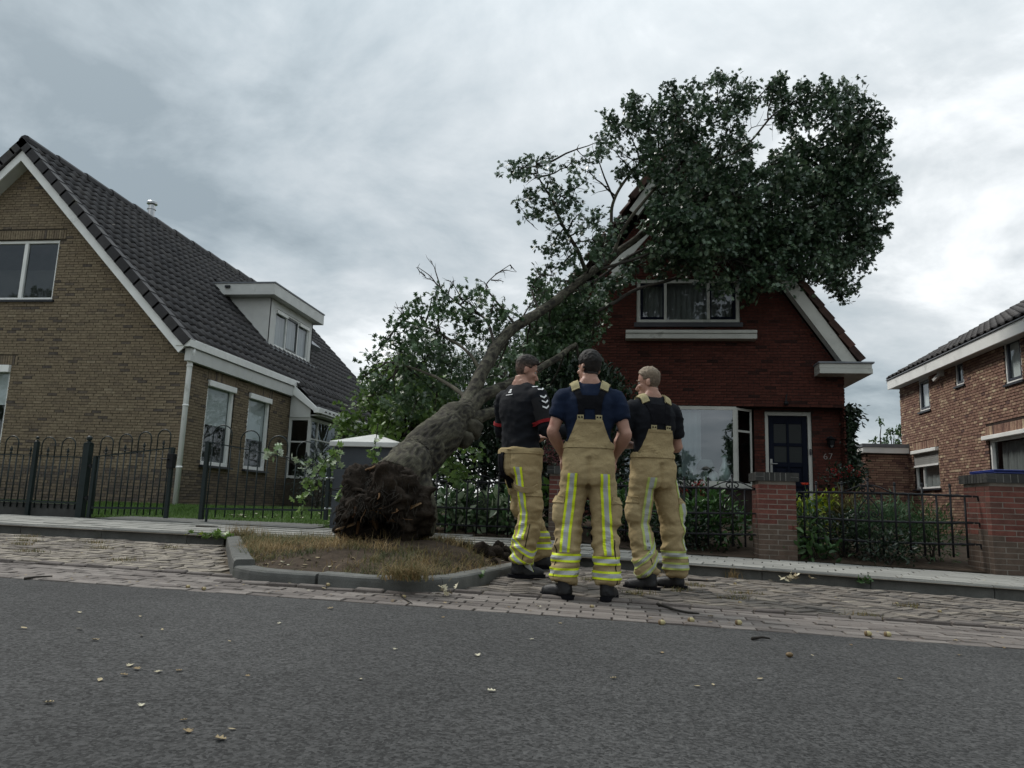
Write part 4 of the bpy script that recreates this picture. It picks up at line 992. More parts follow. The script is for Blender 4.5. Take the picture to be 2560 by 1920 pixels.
# broad grey pillar
M_GP = mat('slate_grey_render', [(.045,.051,.058), (.065,.071,.08)], .85, 3, .2, .3, 90, .2, stain=((.05,.055,.05), 2, .6))
GPL = thing('grey_pillar', 'broad slate grey pillar with white hipped cap beside the fallen trunk', 'pillar', (-3.52, 10.6, .2))
for k in range(4):
    z0 = .15+k*.315
    mb = MB(); mb.box(-3.97, -3.07, 10.2, 11.05, z0, z0+.307, random.random()); mb.build('block', M_GP, GPL, bevel=.006)
mb = MB(); mb.box(-3.95, -3.09, 10.22, 11.03, .15, 1.405); mb.build('core', M_GP, GPL)
mb = MB(); x0, x1, y0, y1 = -4.03, -3.0, 10.13, 11.12
mb.add([(x0,y0,1.405),(x1,y0,1.405),(x1,y1,1.405),(x0,y1,1.405),(x0,y0,1.475),(x1,y0,1.475),(x1,y1,1.475),(x0,y1,1.475),(-3.52,10.62,1.63)], [(0,3,2,1),(0,1,5,4),(1,2,6,5),(2,3,7,6),(3,0,4,7),(4,5,8),(5,6,8),(6,7,8),(7,4,8)]); mb.build('cap', mat('white_concrete', (.50, .50, .48), .7, 4, .15, .2, 60, .3), GPL, bevel=.008)

# ================================================================== brick pillars and wrought iron panels of number 67
M_PIL = mat('pillar_brick', [(.085,.062,.048), (.10,.07,.053), (.095,.048,.038), (.115,.040,.032), (.145,.055,.042)], .85, 14, .28, .6, 120, .2, fine=.2, fscale=120)
M_PM = mat('pillar_mortar', (.20, .18, .155), .95, 9, .3, .4, 120, .1, stain=((.085,.062,.048), 2.2, .5))
M_CAPB = mat('cap_brick', [(.022,.022,.021), (.05,.049,.045)], .8, 12, .3, .5, 120, .25)
M_CAPM = mat('cap_mortar', (.20, .195, .18), .9, 12, .25, .4, 100, .15)
def pillar(label, x0, x1, y0, y1, zb, zt, ct, seed, wash):
    th = thing('brick_pillar', label, 'pillar', ((x0+x1)/2, (y0+y1)/2, zb), 'brick gate pillars of number 67'); rg = random.Random(seed)
    mb = MB(); mb.box(x0+.0025, x1-.0025, y0+.0025, y1-.0025, zb-.15, zt); mb.build('core', M_PM, th)
    h = .0525; j = .0105; k = 0; z = zb-.06; w = .102
    def br(a, b, c, d, z):
        t = rg.uniform(.02, .28) if z < zb+wash+rg.uniform(-.06, .06) else rg.uniform(.5, 1)
        e = lambda: rg.uniform(-.0015, .0015)
        mb = MB(); mb.box(a+e(), b+e(), c+e(), d+e(), z+e(), z+h+e(), t); mb.build('brick', M_PIL, th)
    while z+h < zt+.001:
        if k % 2 == 0: xs = [(x0, (x0+x1)/2-j/2), ((x0+x1)/2+j/2, x1)]; rows = [(y0, y0+w), (y1-w, y1)]; ys = [(y0+w+j, (y0+y1)/2-j/2), ((y0+y1)/2+j/2, y1-w-j)]
        else:
            t_ = (x1-x0); xs = [(x0, x0+t_*.26-j/2), (x0+t_*.26+j/2, x0+t_*.76-j/2), (x0+t_*.76+j/2, x1)]; rows = [(y0, y0+w), (y1-w, y1)]; ys = [(y0+w+j, y0+w+.5*(y1-y0-2*w)-j/2), (y0+w+.5*(y1-y0-2*w)+j/2, y1-w-j)]
        for (c, d) in rows[:1]:
            for (a, b_) in xs: br(a, b_, c, d, z)
        for (c, d) in ys+rows[1:]:
            br(x0, x0+w, c, d, z); br(x1-w, x1, c, d, z)
        z += h+j; k += 1
    o = .035
    mb = MB(); mb.box(x0-o+.006, x1+o-.006, y0-o+.006, y1+o-.006, zt+.004, ct-.006); mb.build('cap_core', M_CAPM, th)
    def cb(a, b_, c, d, z0, z1): mb = MB(); mb.box(a, b_, c, d, z0, z1, rg.random()); mb.build('cap_brick', M_CAPB, th)
    X0, X1, Y0_, Y1_ = x0-o, x1+o, y0-o, y1+o; zm = (zt+ct)/2
    for (z0, z1) in ((zt, zm-.004), (zm+.004, ct)):
        cb(X0, X0+.10, Y0_, Y0_+.10, z0, z1); cb(X1-.10, X1, Y0_, Y0_+.10, z0, z1); cb(X0, X0+.1, Y1_-.1, Y1_, z0, z1); cb(X1-.1, X1, Y1_-.1, Y1_, z0, z1)
    n = max(3, int((X1-X0-.2)/.066)); s = (X1-X0-.2)/n
    for i in range(n): a = X0+.1+s*i; cb(a+.009, a+s-.002, Y0_, Y0_+.1, zt, ct); cb(a+.009, a+s-.002, Y1_-.1, Y1_, zt, ct)
    n = max(3, int((Y1_-Y0_-.2)/.066)); s = (Y1_-Y0_-.2)/n
    for i in range(n): a = Y0_+.1+s*i; cb(X0, X0+.1, a+.009, a+s-.002, zt, ct); cb(X1-.1, X1, a+.009, a+s-.002, zt, ct)
    return th
pillar('red brick pillar with dark brick cap just right of the right-hand man, in front of the door', 1.825, 2.285, 9.84, 10.28, .09, 1.072, 1.18, 1, .42)
pillar('red brick pillar at the right edge of the photo with blue sheet on top', 4.285, 4.80, 9.26, 9.90, .06, 1.10, 1.205, 2, .40)
pillar('red brick pillar half hidden behind the middle man', -.87, -.42, 10.2, 10.62, .2, 1.10, 1.21, 3, .42)
mb = MB()
vs = []; nn = 10
BT = MB(); 
for k, (zz, a) in enumerate(((1.209, .0), (1.225, .02), (1.24, .0))): BT.box(4.345-a*.3, 4.81, 9.235+a, 9.86-a, zz, zz+.014, .3+.3*k)
tag(BT.build('blue_sheet', mat('blue_plastic', [(.012,.022,.11), (.02,.035,.17)], .4, 5, .2, .3, 12, .45), bevel=.006), 'folded blue plastic sheet lying on top of the right brick pillar', 'plastic sheet')
def iron_panel(label, A, B_, zt, zm, zb, n, tall0, lyre, sag=.02, seed=1):
    """A, B_ are (x, y) ends; z of the three rails; n bars, every other one tall with a knob; lyre = bar numbers with scrolls"""
    A, B_ = Vector((*A, 0)), Vector((*B_, 0)); th = thing('iron_fence_panel', label, 'fence', ((A.x+B_.x)/2, (A.y+B_.y)/2, zb-.2), 'wrought iron fence panels of number 67')
    u = (B_-A).normalized(); L_ = (B_-A).length; P = lambda s, z: tuple(A+u*s+Vector((0, 0, z)))
    def zz(z, s, k): return z+sag*k*math.sin(s/L_*math.pi)
    for z, k in ((zt, .6), (zm, -1), (zb, -1)):
        mb = MB(); m_ = 40
        mb.tube([P(L_*i/m_, zz(z, L_*i/m_, k)+.0025*(i % 2)) for i in range(m_+1)], [.0125+.003*(i % 2) for i in range(m_+1)], 6); mb.build('rail', BLACKIRON, th)
        for s in (-.01, L_+.01):
            mb = MB(); mb.tube([P(s, zz(z, 0, 0)), P(s+(.05 if s > 0 else -.05), z), P(s+(.06 if s > 0 else -.06), z-.05)], .013, 6); mb.build('rail_end', BLACKIRON, th)
    sp = L_/n
    for i in range(n):
        s = sp*(i+.5); tl_ = (i+tall0) % 2 == 0
        top = zz(zt, s, .6)+(.11+(.05 if i in lyre else 0) if tl_ else 0); mb = MB(); mb.tube([P(s, zb-.16), P(s, top)], .013, 6); b_ = mb.build('bar', BLACKIRON, th, smooth=True)
        if tl_: mb = MB(); mb.lathe([(.012, -.012), (.02, .0), (.014, .012), (.018, .02), (.006, .032)], P(s, top), 8); mb.build('knob', BLACKIRON, b_)
        if i in lyre:
            for sg in (-1, 1):
                t_ = zz(zt, s, .6)
                def spiral(c0, c1, r, turns, a0, n=14): return [(c0+r*(1-k/n*.75)*math.cos(a0+turns*k/n), c1+r*(1-k/n*.75)*math.sin(a0+turns*k/n)) for k in range(n+1)]
                top_ = [(s+sg*(sp*1.9-a*sp*1.9/8), t_+.01+.085*math.sin((a/8)**1.3*math.pi*.62)) for a in range(9)]
                cu = [(s+sg*(.045+x), t_+.045+y) for x, y in spiral(0, 0, .042, -6.2, math.pi*.75)]
                mb = MB(); mb.tube([P(a, c) for a, c in top_+[(s+sg*abs(x-s), z) for x, z in cu][3:]], .0085, 5); mb.build('scroll', BLACKIRON, th, smooth=True)
                ly = [(s+sg*q, z) for q, z in ((.012, t_-.06), (.03, t_-.085), (.07, t_-.13), (.105, t_-.19), (.115, t_-.25), (.085, t_-.29), (.045, t_-.285), (.03, t_-.255), (.05, t_-.23), (.075, t_-.245), (.065, t_-.265))]
                sc = (t_-.01-(zm+.01))/.30; ly = [(a, t_-(t_-z)*sc) for a, z in ly]
                mb = MB(); mb.tube([P(a, z) for a, z in ly], .0085, 5); mb.tube([P(s+sg*(.03+.022*math.cos(k*.6)), t_-.035*sc+.022*math.sin(k*.6)) for k in range(11)], .005, 5); mb.build('scroll', BLACKIRON, th, smooth=True)
zz_ = lambda y1, y2, y3, x, Y: [onY(x, y, Y).z for y in (y1, y2, y3)]
a1 = zz_(1236, 1300, 1352, 2220, 9.72)
iron_panel('wrought iron panel with scrolls between the two right brick pillars', (2.34, 10.0), (4.22, 9.55), *a1, 13, 1, (5,))
a2 = zz_(1222, 1281, 1333, 1790, 10.1)
iron_panel('wrought iron panel with scrolls between the middle and the door-side pillar', (-.36, 10.38), (1.77, 10.05), *a2, 14, 0, (4, 12))
a3 = zz_(1207, 1268, 1311, 1180, 10.35)
iron_panel('wrought iron panel with scrolls between fallen trunk and middle pillar', (-3.0, 10.35), (-.93, 10.38), *a3, 14, 1, (7,))
# ================================================================== leaves
M_OAK = mat('oak_leaf', [(.020,.042,.024), (.042,.080,.042), (.076,.128,.062), (.20,.25,.16)], .38, 3, .15, 0, spec=.6, trans=.18)
M_OAKY = mat('young_oak_leaf', [(.05,.10,.024), (.095,.165,.035), (.16,.25,.055), (.40,.46,.34)], .45, 3, .15, 0, spec=.45, trans=.3)
M_LAUR = mat('laurel_leaf', [(.022,.058,.015), (.05,.115,.026), (.10,.19,.045)], .3, 3, .15, 0, spec=.5, trans=.15)
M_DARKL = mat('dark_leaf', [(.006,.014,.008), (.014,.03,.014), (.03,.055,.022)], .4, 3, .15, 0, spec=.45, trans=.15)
M_MIDL = mat('garden_leaf', [(.025,.055,.018), (.05,.105,.032), (.10,.17,.055)], .45, 3, .15, 0, spec=.4, trans=.25)
M_GOLD = mat('golden_leaf', [(.10,.15,.014), (.22,.28,.022), (.36,.40,.04)], .45, 3, .15, 0, spec=.4, trans=.3)
M_FENN = mat('feathery_leaf', [(.035,.075,.034), (.07,.13,.06), (.14,.20,.11)], .6, 3, .15, 0, spec=.3, trans=.25)
M_HOSTA = mat('hosta_leaf', [(.035,.08,.03), (.08,.15,.055), (.42,.48,.34)], .35, 3, .15, 0, spec=.45, trans=.2)
M_BGT = mat('far_leaf', [(.025,.05,.022), (.045,.085,.032), (.085,.135,.055)], .5, 3, .15, 0, spec=.35, trans=.25)
M_REDF = mat('red_petal', [(.18,.012,.016), (.40,.03,.03)], .6, 4, .2, 0, trans=.25)
M_HYD = mat('dusky_red_petal', [(.06,.018,.022), (.13,.035,.04), (.16,.08,.07)], .7, 4, .2, 0)
M_STRAW = mat('dry_grass', [(.055,.075,.030), (.13,.115,.05), (.22,.15,.07), (.33,.24,.12)], .8, 3, .15, 0, spec=.2, trans=.2)
M_GRASS = mat('green_grass', [(.04,.085,.015), (.075,.145,.024), (.12,.21,.04)], .6, 3, .15, 0, spec=.3, trans=.25)
M_BARK = mat('oak_bark', [(.012,.010,.008), (.036,.032,.023), (.072,.067,.046), (.135,.13,.095)], .9, 9, .35, 1.0, 38, .2, fine=.3, fscale=70, tintnoise=.5, stretch=None)
M_TWIG = mat('twig_bark', [(.022,.019,.016), (.05,.044,.036)], .85, 9, .3, .3, 60, .2)
M_ROOT = mat('root_soil', [(.010,.008,.0065), (.025,.019,.0145), (.052,.038,.028)], .95, 6, .6, 1.0, 40, .1, fine=.4, fscale=60, tintnoise=.5)
M_WOOD = mat('torn_wood', [(.07,.035,.018), (.15,.085,.042), (.27,.18,.10)], .85, 9, .35, .6, 50, .2)
OAK_V = np.array([(0,0,0),(0,.18,.0),(.30,.20,.05),(0,.36,0),(.43,.50,.07),(0,.60,0),(.34,.80,.05),(0,.80,0),(0,1,-.04),
                  (-.30,.20,.05),(-.43,.50,.07),(-.34,.80,.05),(.06,.06,0),(-.06,.06,0)], float)
OAK_T = np.array([(12,2,3),(1,4,5),(3,6,7),(5,8,7),(13,3,9),(1,5,10),(3,7,11),(5,7,8)])
ELL_V = np.array([(0,0,0),(.2,.3,.05),(.22,.6,.05),(0,1,-.06),(-.22,.6,.05),(-.2,.3,.05)], float)
ELL_T = np.array([(0,1,2),(0,2,3),(0,3,4),(0,4,5)])
NAR_V = np.array([(0,0,0),(.10,.45,.03),(0,1,-.06),(-.10,.45,.03)], float)
NAR_T = np.array([(0,1,2),(0,2,3)])
STAR_V = np.array([(0,0,0),(.42,.38,.04),(.12,.36,0),(.0,.62,.0),(.44,.86,.05),(0,1.05,-.05),(-.42,.38,.04),(-.12,.36,0),(-.44,.86,.05)], float)
def unit(a): return a/np.maximum(np.linalg.norm(a, axis=1, keepdims=True), 1e-9)
def leaf_cloud(name, C, D_, size, shape, mt, parent=None, up=.7, tint=(.0, 1.), kind='stuff', seed=0, tints=None):
    """one leaf per row of C, stalk at C, pointing along D_"""
    r = np.random.default_rng(seed); V, T = shape; n = len(C)
    d = unit(np.asarray(D_, float)); nrm = r.normal(size=(n, 3)); nrm[:, 2] += up*2.2
    nrm = unit(nrm-d*np.sum(nrm*d, 1, keepdims=True)); x = np.cross(d, nrm)
    s = np.asarray(size, float).reshape(-1, 1, 1)*np.ones((n, 1, 1)); bend = r.uniform(-.2, .5, (n, 1))
    lx = V[None, :, 0:1]*r.uniform(.8, 1.1, (n, 1, 1)); ly = V[None, :, 1:2]; lz = V[None, :, 2:3]*r.uniform(.3, 2.2, (n, 1, 1))-bend[:, :, None]*.35*ly*ly
    P = np.asarray(C, float)[:, None, :]+s*(x[:, None, :]*lx+d[:, None, :]*ly+nrm[:, None, :]*lz)
    F = (T[None]+np.arange(n)[:, None, None]*len(V)).reshape(-1, 3)
    tt = r.uniform(tint[0], tint[1], n) if tints is None else np.clip(tints, 0, 1)
    return np_mesh(name, P.reshape(-1, 3), F, mt, np.repeat(tt, len(T)), parent, kind)
def clumps(centers, radii, per, spread, seed, out=.5, droop=-.15, flat=1.0, dens=None):
    """leaf stalks grouped into sprays scattered through blobs"""
    r = np.random.default_rng(seed); C = []; D_ = []; TT = []
    for (c, R_) in zip(centers, radii):
        c = np.asarray(c); k = max(3, int((dens or 60)*R_**2*10))
        u = unit(r.normal(size=(k, 3)))*R_*r.uniform(.15, 1.05, (k, 1))**.6; u[:, 2] *= flat
        for q in u:
            m_ = max(3, int(r.poisson(per))); base = r.uniform(-.22, .22)
            dir_ = unit((q/max(R_, .01)*out+r.normal(size=3)*.5+np.array([0, 0, droop]))[None])[0]
            t = r.uniform(-1, 1, m_)*spread
            C.append(c+q+dir_*t[:, None]+r.normal(size=(m_, 3))*spread*.35)
            D_.append(dir_*.7+r.normal(size=(m_, 3))*.75+np.array([0, 0, droop])); TT.append(np.clip(.42+base+r.normal(size=m_)*.2, 0, 1)*np.ones(m_))
    return np.concatenate(C), np.concatenate(D_), np.concatenate(TT)
def limb(pts, seed, k=8):
    """smooth crooked path through (x, y, D, width in photo px)"""
    P = [np.array(atD(x, y, D)) for x, y, D, w in pts]; Rr = [w*D/FPX/2*(.86 if w > 70 else .80) for x, y, D, w in pts]; rg = random.Random(seed)
    out_, ro = [], []; n = len(P)
    for i in range(n-1):
        p0, p1, p2, p3 = P[max(i-1, 0)], P[i], P[i+1], P[min(i+2, n-1)]
        for j in range(k):
            t = j/k; q = .5*((2*p1)+(-p0+p2)*t+(2*p0-5*p1+4*p2-p3)*t*t+(-p0+3*p1-3*p2+p3)*t**3)
            r_ = Rr[i]+(Rr[i+1]-Rr[i])*t
            w = .35*r_; out_.append(q+np.array([w*noise.noise((q[0]*3+seed, q[1]*3, q[2]*3)), w*noise.noise((q[0]*3, q[1]*3+seed, 7)), w*noise.noise((5, q[1]*3, q[2]*3+seed))])); ro.append(r_*(1+.10*noise.noise((q[0]*4, q[2]*4, seed))))
    out_.append(P[-1]); ro.append(Rr[-1]); return out_, ro
def twigs(mb, p, q, r0, rg, n=5, wob=.1, sub=0):
    p, q = np.asarray(p), np.asarray(q); L_ = np.linalg.norm(q-p); pts = []
    off = np.array([rg.uniform(-1, 1), rg.uniform(-1, 1), rg.uniform(0, 1)])*wob*L_
    for i in range(n+1):
        t = i/n; pts.append(p+(q-p)*t+off*math.sin(t*math.pi)+np.array([rg.uniform(-1,1) for _ in range(3)])*.03*L_*(0 < i < n))
    mb.tube(pts, [r0*(1-.75*i/n) for i in range(n+1)], 5, rg.random(), cap=False)
    for s in range(sub):
        a = pts[rg.randrange(1, n)]; d = (q-p)/L_; v = np.array([rg.uniform(-1, 1) for _ in range(3)])+d*.8
        twigs(mb, a, a+v/np.linalg.norm(v)*L_*rg.uniform(.2, .45), r0*.45, rg, 3, .12)

# ================================================================== the fallen oak
OAK = thing('fallen_tree', 'uprooted oak leaning from its torn root plate onto the red house', 'tree', (-1.9, 7.0, .15))
def rough_tube(name, path, rad, n, mt, parent, amp=.08, seed=0, oval=1.0):
    mb = MB(); mb.tube(path, rad, n, .5); vs = []
    m_ = len(path)
    for i, v in enumerate(mb.v):
        j = min(i//n, m_-1); c = np.asarray(path[j]); d = np.asarray(v)-c; k = i % n
        f = 1+amp*noise.noise((v[0]*7+seed, v[1]*7, v[2]*7))+amp*.5*noise.noise((k*.9, j*.25, seed))
        vs.append(tuple(c+d*f))
    mb.v = vs; return mb.build(name, mt, parent, smooth=True)
TP, TR = limb([(985,1212,7.32,158),(1010,1186,7.5,150),(1035,1158,7.8,136),(1075,1118,8.15,124),(1112,1082,8.5,114),(1140,1052,8.8,100),(1158,1032,9.0,76),(1175,1008,9.2,44)], 1, 8)
def bark_tube(name, path, rad, n, parent, amp, seed, rep=1, twist=.0):
    """bark: scaly ridges that stand out, furrows between them"""
    P = [np.asarray(p, float) for p in path]; Q, Rr = [], []
    for i in range(len(P)-1):
        for j in range(rep): t = j/rep; Q.append(P[i]*(1-t)+P[i+1]*t); Rr.append(rad[i]*(1-t)+rad[i+1]*t)
    Q.append(P[-1]); Rr.append(rad[-1]); mb = MB(); mb.tube(Q, Rr, n, .5); vs = []; H = []; L0 = 0
    for i in range(len(Q)):
        if i: L0 += float(np.linalg.norm(Q[i]-Q[i-1]))
        for k in range(n):
            v = np.asarray(mb.v[i*n+k]); d = v-Q[i]; a = 2*math.pi*k/n
            u = Vector((math.cos(a)*Rr[i]*15, math.sin(a)*Rr[i]*15, L0*5.0+seed))
            w = noise.noise(u*.25)*2.5; ridge = 1-abs(noise.noise(u*1.25+Vector((w, w, 0))))*2.6; fine_ = noise.noise(Vector((u.x*3.5, u.y*3.5, u.z*3.0)))
            big = noise.noise(Vector((math.cos(a)*1.4, math.sin(a)*1.4, L0*1.7+seed)))
            h = ridge*.6+fine_*.5; H.append(h); vs.append(tuple(Q[i]+d*(1+.055*big)+d/max(1e-6, np.linalg.norm(d))*h*amp))
    mb.v = vs; m_ = len(Q)
    mb.t = [min(1, max(0, .22+.62*H[i*n+k])) for i in range(m_-1) for k in range(n)]+[.3, .3]
    return mb.build(name, M_BARK, parent, smooth=True)
bark_tube('trunk', TP, TR, 120, OAK, .015, 3, 4)
fl = limb([(1030,1165,7.75,60),(1045,1190,7.5,78),(1058,1235,7.2,62),(1068,1285,7.05,52),(1066,1335,6.98,34)], 2, 8); bark_tube('root_flare', fl[0], fl[1], 60, OAK, .018, 8, 3)
LIMBS = {
 'main': [(1148,1044,8.85,64),(1172,1002,9.2,48),(1205,932,9.8,40),(1238,872,10.4,37),(1262,842,10.8,34),(1302,806,11.3,31),(1350,780,11.9,30),(1402,742,12.5,27),(1450,702,13.1,25),(1500,664,13.7,23),(1560,620,14.2,22),(1640,562,14.5,18),(1730,522,14.9,14),(1850,520,15.4,9)],
 'low': [(1160,1040,8.9,62),(1195,1000,9.3,44),(1250,968,9.9,34),(1320,940,10.6,26),(1390,895,11.3,18),(1440,860,11.9,11)],
 'stub': [(1165,1050,8.9,60),(1205,1040,9.2,40),(1262,1018,9.7,28),(1320,1010,10.3,18),(1370,1030,10.8,10)],
 'a': [(1500,664,13.7,13),(1525,575,13.9,11),(1532,510,14.0,10),(1560,455,14.2,9),(1610,400,14.5,10),(1690,350,14.9,8),(1790,305,15.3,6),(1880,262,15.6,4)],
 'b': [(1532,640,13.9,13),(1560,570,14.0,11),(1605,510,14.2,10),(1650,460,14.5,9),(1720,420,14.9,9),(1850,375,15.4,7),(1930,290,15.7,6),(1960,272,15.8,4)],
 'c': [(1470,690,13.3,16),(1440,620,13.3,12),(1405,560,13.3,10),(1380,500,13.3,8),(1350,450,13.3,5),(1340,405,13.3,4)],
 'd': [(1467,790,13.4,8),(1530,760,13.7,11),(1593,722,14.1,10),(1673,701,14.5,9),(1763,668,14.7,8),(1830,650,14.9,5)],
 'e': [(1490,676,13.6,9),(1580,650,14.0,9),(1655,621,14.3,8),(1735,585,14.6,9),(1840,560,15.0,7),(1960,540,15.5,6),(2080,500,16.0,4)],
 'f': [(1440,710,13.0,8),(1490,700,13.6,9),(1560,650,14.2,9),(1640,605,14.6,8),(1700,560,14.9,8)],
 'g': [(1730,522,14.9,9),(1800,470,15.2,8),(1920,440,15.6,7),(2000,400,15.8,6),(2090,350,16.0,4)],
 'h': [(1205,932,9.8,14),(1170,880,10.2,11),(1110,840,10.8,8),(1060,815,11.3,6),(1000,800,11.8,4)],
 'i': [(1238,872,10.4,12),(1215,800,10.9,8),(1160,770,11.3,6),(1100,720,11.7,4.5),(1075,690,11.9,3.5),(1045,668,12.1,2)],
 'j': [(1290,815,11.2,9),(1230,740,11.6,6),(1215,715,11.7,4),(1235,690,11.8,3),(1275,662,12.0,2)],
 'k': [(1172,1000,9.2,18),(1120,960,9.8,12),(1060,930,10.6,8),(1000,910,11.2,5)],
 'l': [(1350,780,11.9,9),(1330,725,12.2,6),(1350,690,12.3,4),(1385,690,12.4,3)],
 'm': [(1300,808,11.3,6),(1320,770,11.6,4.5),(1345,738,11.9,3),(1370,725,12.1,2)],
 'n': [(1250,968,9.9,10),(1180,1030,9.6,7),(1150,1120,9.6,5),(1120,1160,9.6,3)],
}
LP = {}
for k, pts in LIMBS.items():
    p, r_ = limb(pts, hash(k) % 97 if False else ord(k[0])+len(k), 6); LP[k] = p
    if pts[0][3] > 30: bark_tube('limb', p, r_, 48, OAK, .006, ord(k[0]), 2)
    else: rough_tube('limb', p, r_, 10 if pts[0][3] > 15 else 6, M_BARK if pts[0][3] > 12 else M_TWIG, OAK, .07, ord(k[0]))
mb = MB()
for (x, y, D, r_) in ((1178,1072,8.75,30),(1158,1100,8.55,28)):
    c_ = Vector(atD(x, y, D)); b0 = len(mb.v); mb.sphere(c_, r_*D/FPX*.9, 26, 18, .45, (1, 1, .9))
    for q_ in range(b0, len(mb.v)): v = Vector(mb.v[q_]); mb.v[q_] = tuple(v+(v-c_)*(.30*noise.noise(v*9)+.18*noise.noise(v*26)))
mb.build('burl', M_BARK, OAK, smooth=True)
UP = """1281,430,38 1300,418,30 1353,398,40 1340,445,42 1378,448,26 1325,495,36 1372,500,42 1345,540,38 1412,495,44 1440,470,44 1470,430,36 1428,408,20 1490,388,32 1450,540,50 1400,560,44 1382,612,42 1420,620,48 1378,680,42 1440,672,52 1482,600,42 1500,640,40 1490,560,42 1425,720,38 1480,720,35 1520,600,38 1545,560,30 1460,760,36 1410,700,34
1500,352,32 1530,372,40 1562,322,42 1600,278,36 1622,330,50 1582,400,50 1660,290,50 1702,258,48 1660,350,60 1722,320,60 1782,252,46 1830,232,36 1868,252,38 1762,380,66 1700,420,64 1642,425,46 1932,242,36 1992,252,44 2042,232,32 2080,242,40 2120,245,48 2150,290,48 2080,300,56 2000,305,46 1958,262,30 2172,322,42 2132,372,58 2190,312,26 1825,330,44 1840,285,36 1800,205,14 1942,200,12"""
MN = """1800,440,66 1742,500,76 1830,490,58 1862,450,44 2042,400,66 2112,440,66 2152,430,46 1992,440,56 2062,500,76 1925,505,70 1852,560,76 2142,520,56 2200,460,40 2216,492,26 2172,570,46 2102,580,66 2022,600,66 1952,620,66 2162,600,36 2132,640,46 2062,650,56 2100,690,36 2092,722,20 2000,672,46 1902,650,56 1852,630,56 1782,575,56 1722,560,46 1690,520,46 1930,690,36 1960,560,66 1762,610,40 1690,600,34 1820,590,50 1905,580,60 1870,690,26 1640,660,18 1560,700,22 2060,450,60 1960,470,40 2120,340,44 2175,385,40 2040,560,60 1985,385,34 1862,372,32 1928,412,24 1950,296,20 1660,500,44 1655,570,36 1700,640,44 1760,665,36 1820,700,26 1870,720,22 1590,655,22 1520,700,20 1640,620,26"""
LO = """1010,830,48 1052,792,46 1102,764,46 1150,745,42 1182,772,48 1232,765,46 1092,830,66 1162,840,66 1000,880,46 1062,900,66 1132,920,66 1030,950,54 1092,990,54 1262,800,42 1380,770,52 1422,800,54 1442,770,48 1342,850,56 1400,870,56 1440,850,48 1300,900,50 1382,930,54 1230,940,46 1250,880,38 1310,960,46 1350,1010,50 1400,990,46 920,900,24 960,860,28 1005,770,28 1080,745,22 1200,735,22 1255,770,24 960,940,40 990,1000,44 930,990,34 1040,1010,40 910,940,26 1500,760,34 1480,800,36 1440,920,44 1460,960,36 1420,1040,36 1350,720,26"""
SP = """1120,1150,34 1150,1190,30 1100,1120,30 1180,1130,26 1065,1170,22"""
def blobs(txt, dfun, jit, seed):
    r = random.Random(seed); c, rr = [], []
    for tok in txt.split():
        x, y, q = map(float, tok.split(',')); D = dfun(x, y)+r.uniform(-jit, jit)
        c.append(np.array(atD(x, y, D))); rr.append(q*D/FPX)
    return c, rr
c1, r1 = blobs(UP, lambda x, y: 13.2 if x < 1510 else 14.0+(x-1500)*.0028, .45, 1)
c2, r2 = blobs(MN, lambda x, y: 14.2 if x < 1850 and y > 540 else 14.3+max(0, x-1700)*.0034, .6, 2)
c2b, r2b = blobs(MN, lambda x, y: 15.3+max(0, x-1700)*.0034 if not (x < 1850 and y > 540) else 14.3, .5, 12)
c3, r3 = blobs(LO, lambda x, y: 11.0+max(0, x-1230)*.0112 if x > 1150 else 10.6+(1150-x)*.006, .3, 3)
def thin(c, r_, f): return c, [q*f for q in r_]
c3b, r3b = blobs(LO, lambda x, y: 11.7+max(0, x-1230)*.0108 if x > 1150 else 11.4+(1150-x)*.006, .5, 13)
LL = mat('lower_oak_leaf', [(.022,.048,.020), (.046,.090,.036), (.080,.14,.055), (.26,.32,.24)], .42, 3, .15, 0, spec=.5, trans=.22)
left1 = [i for i, c in enumerate(c1) if c[0] < .12]; rest1 = [i for i, c in enumerate(c1) if c[0] >= .12]
left3 = [i for i, c in enumerate(c3) if c[0] < -1.55]; rest3_ = [i for i, c in enumerate(c3) if c[0] >= -1.55]
pick = lambda a, ii: [a[i] for i in ii]
fringe_c, fringe_r = [], []; rf = random.Random(17)
ctr = sum(c1+c2)/len(c1+c2)
for c, q in [(c, q) for c, q in zip(c1, r1) if c[0] >= .12]+list(zip(c2, r2)):          # ragged sprays that stick out of the outline
    for _ in range(2):
        v = (c-ctr); v = v/max(.2, np.linalg.norm(v))+np.array([rf.gauss(0, .5), rf.gauss(0, .4), rf.gauss(.1, .5)]); v = v/np.linalg.norm(v)
        fringe_c.append(c+v*q*rf.uniform(.9, 1.3)); fringe_r.append(rf.uniform(.06, .12))
for nm, cc, rr, per, sd, mt, dens, sz in (('crown', pick(c1, left1), pick(r1, left1), 9, 41, M_OAK, 10, (.08, .13)), ('crown', pick(c1, rest1), pick(r1, rest1), 9, 1, M_OAK, 19, (.08, .135)), ('crown', fringe_c, fringe_r, 8, 61, M_OAK, 60, (.08, .125)), ('crown', c2+c2b, r2+r2b, 9, 2, M_OAK, 20, (.085, .135)), ('crown', pick(c3, left3), pick(r3, left3), 9, 43, LL, 15, (.075, .12)), ('crown', pick(c3, rest3_)+pick(c3b, rest3_), pick(r3, rest3_)+pick(r3b, rest3_), 9, 3, LL, 26, (.075, .12))):
    C_, D_, T_ = clumps(cc, rr, per, .11, sd, dens=dens, out=.7, droop=-.12)
    leaf_cloud(nm, C_, D_, RNG.uniform(*sz, len(C_)), (OAK_V, OAK_T), mt, OAK, up=.5, seed=sd, tints=T_)
c4, r4 = blobs(SP, lambda x, y: 9.5, .15, 4)
C_, D_, T_ = clumps(c4, r4, 8, .1, 5, dens=40, droop=-.3)
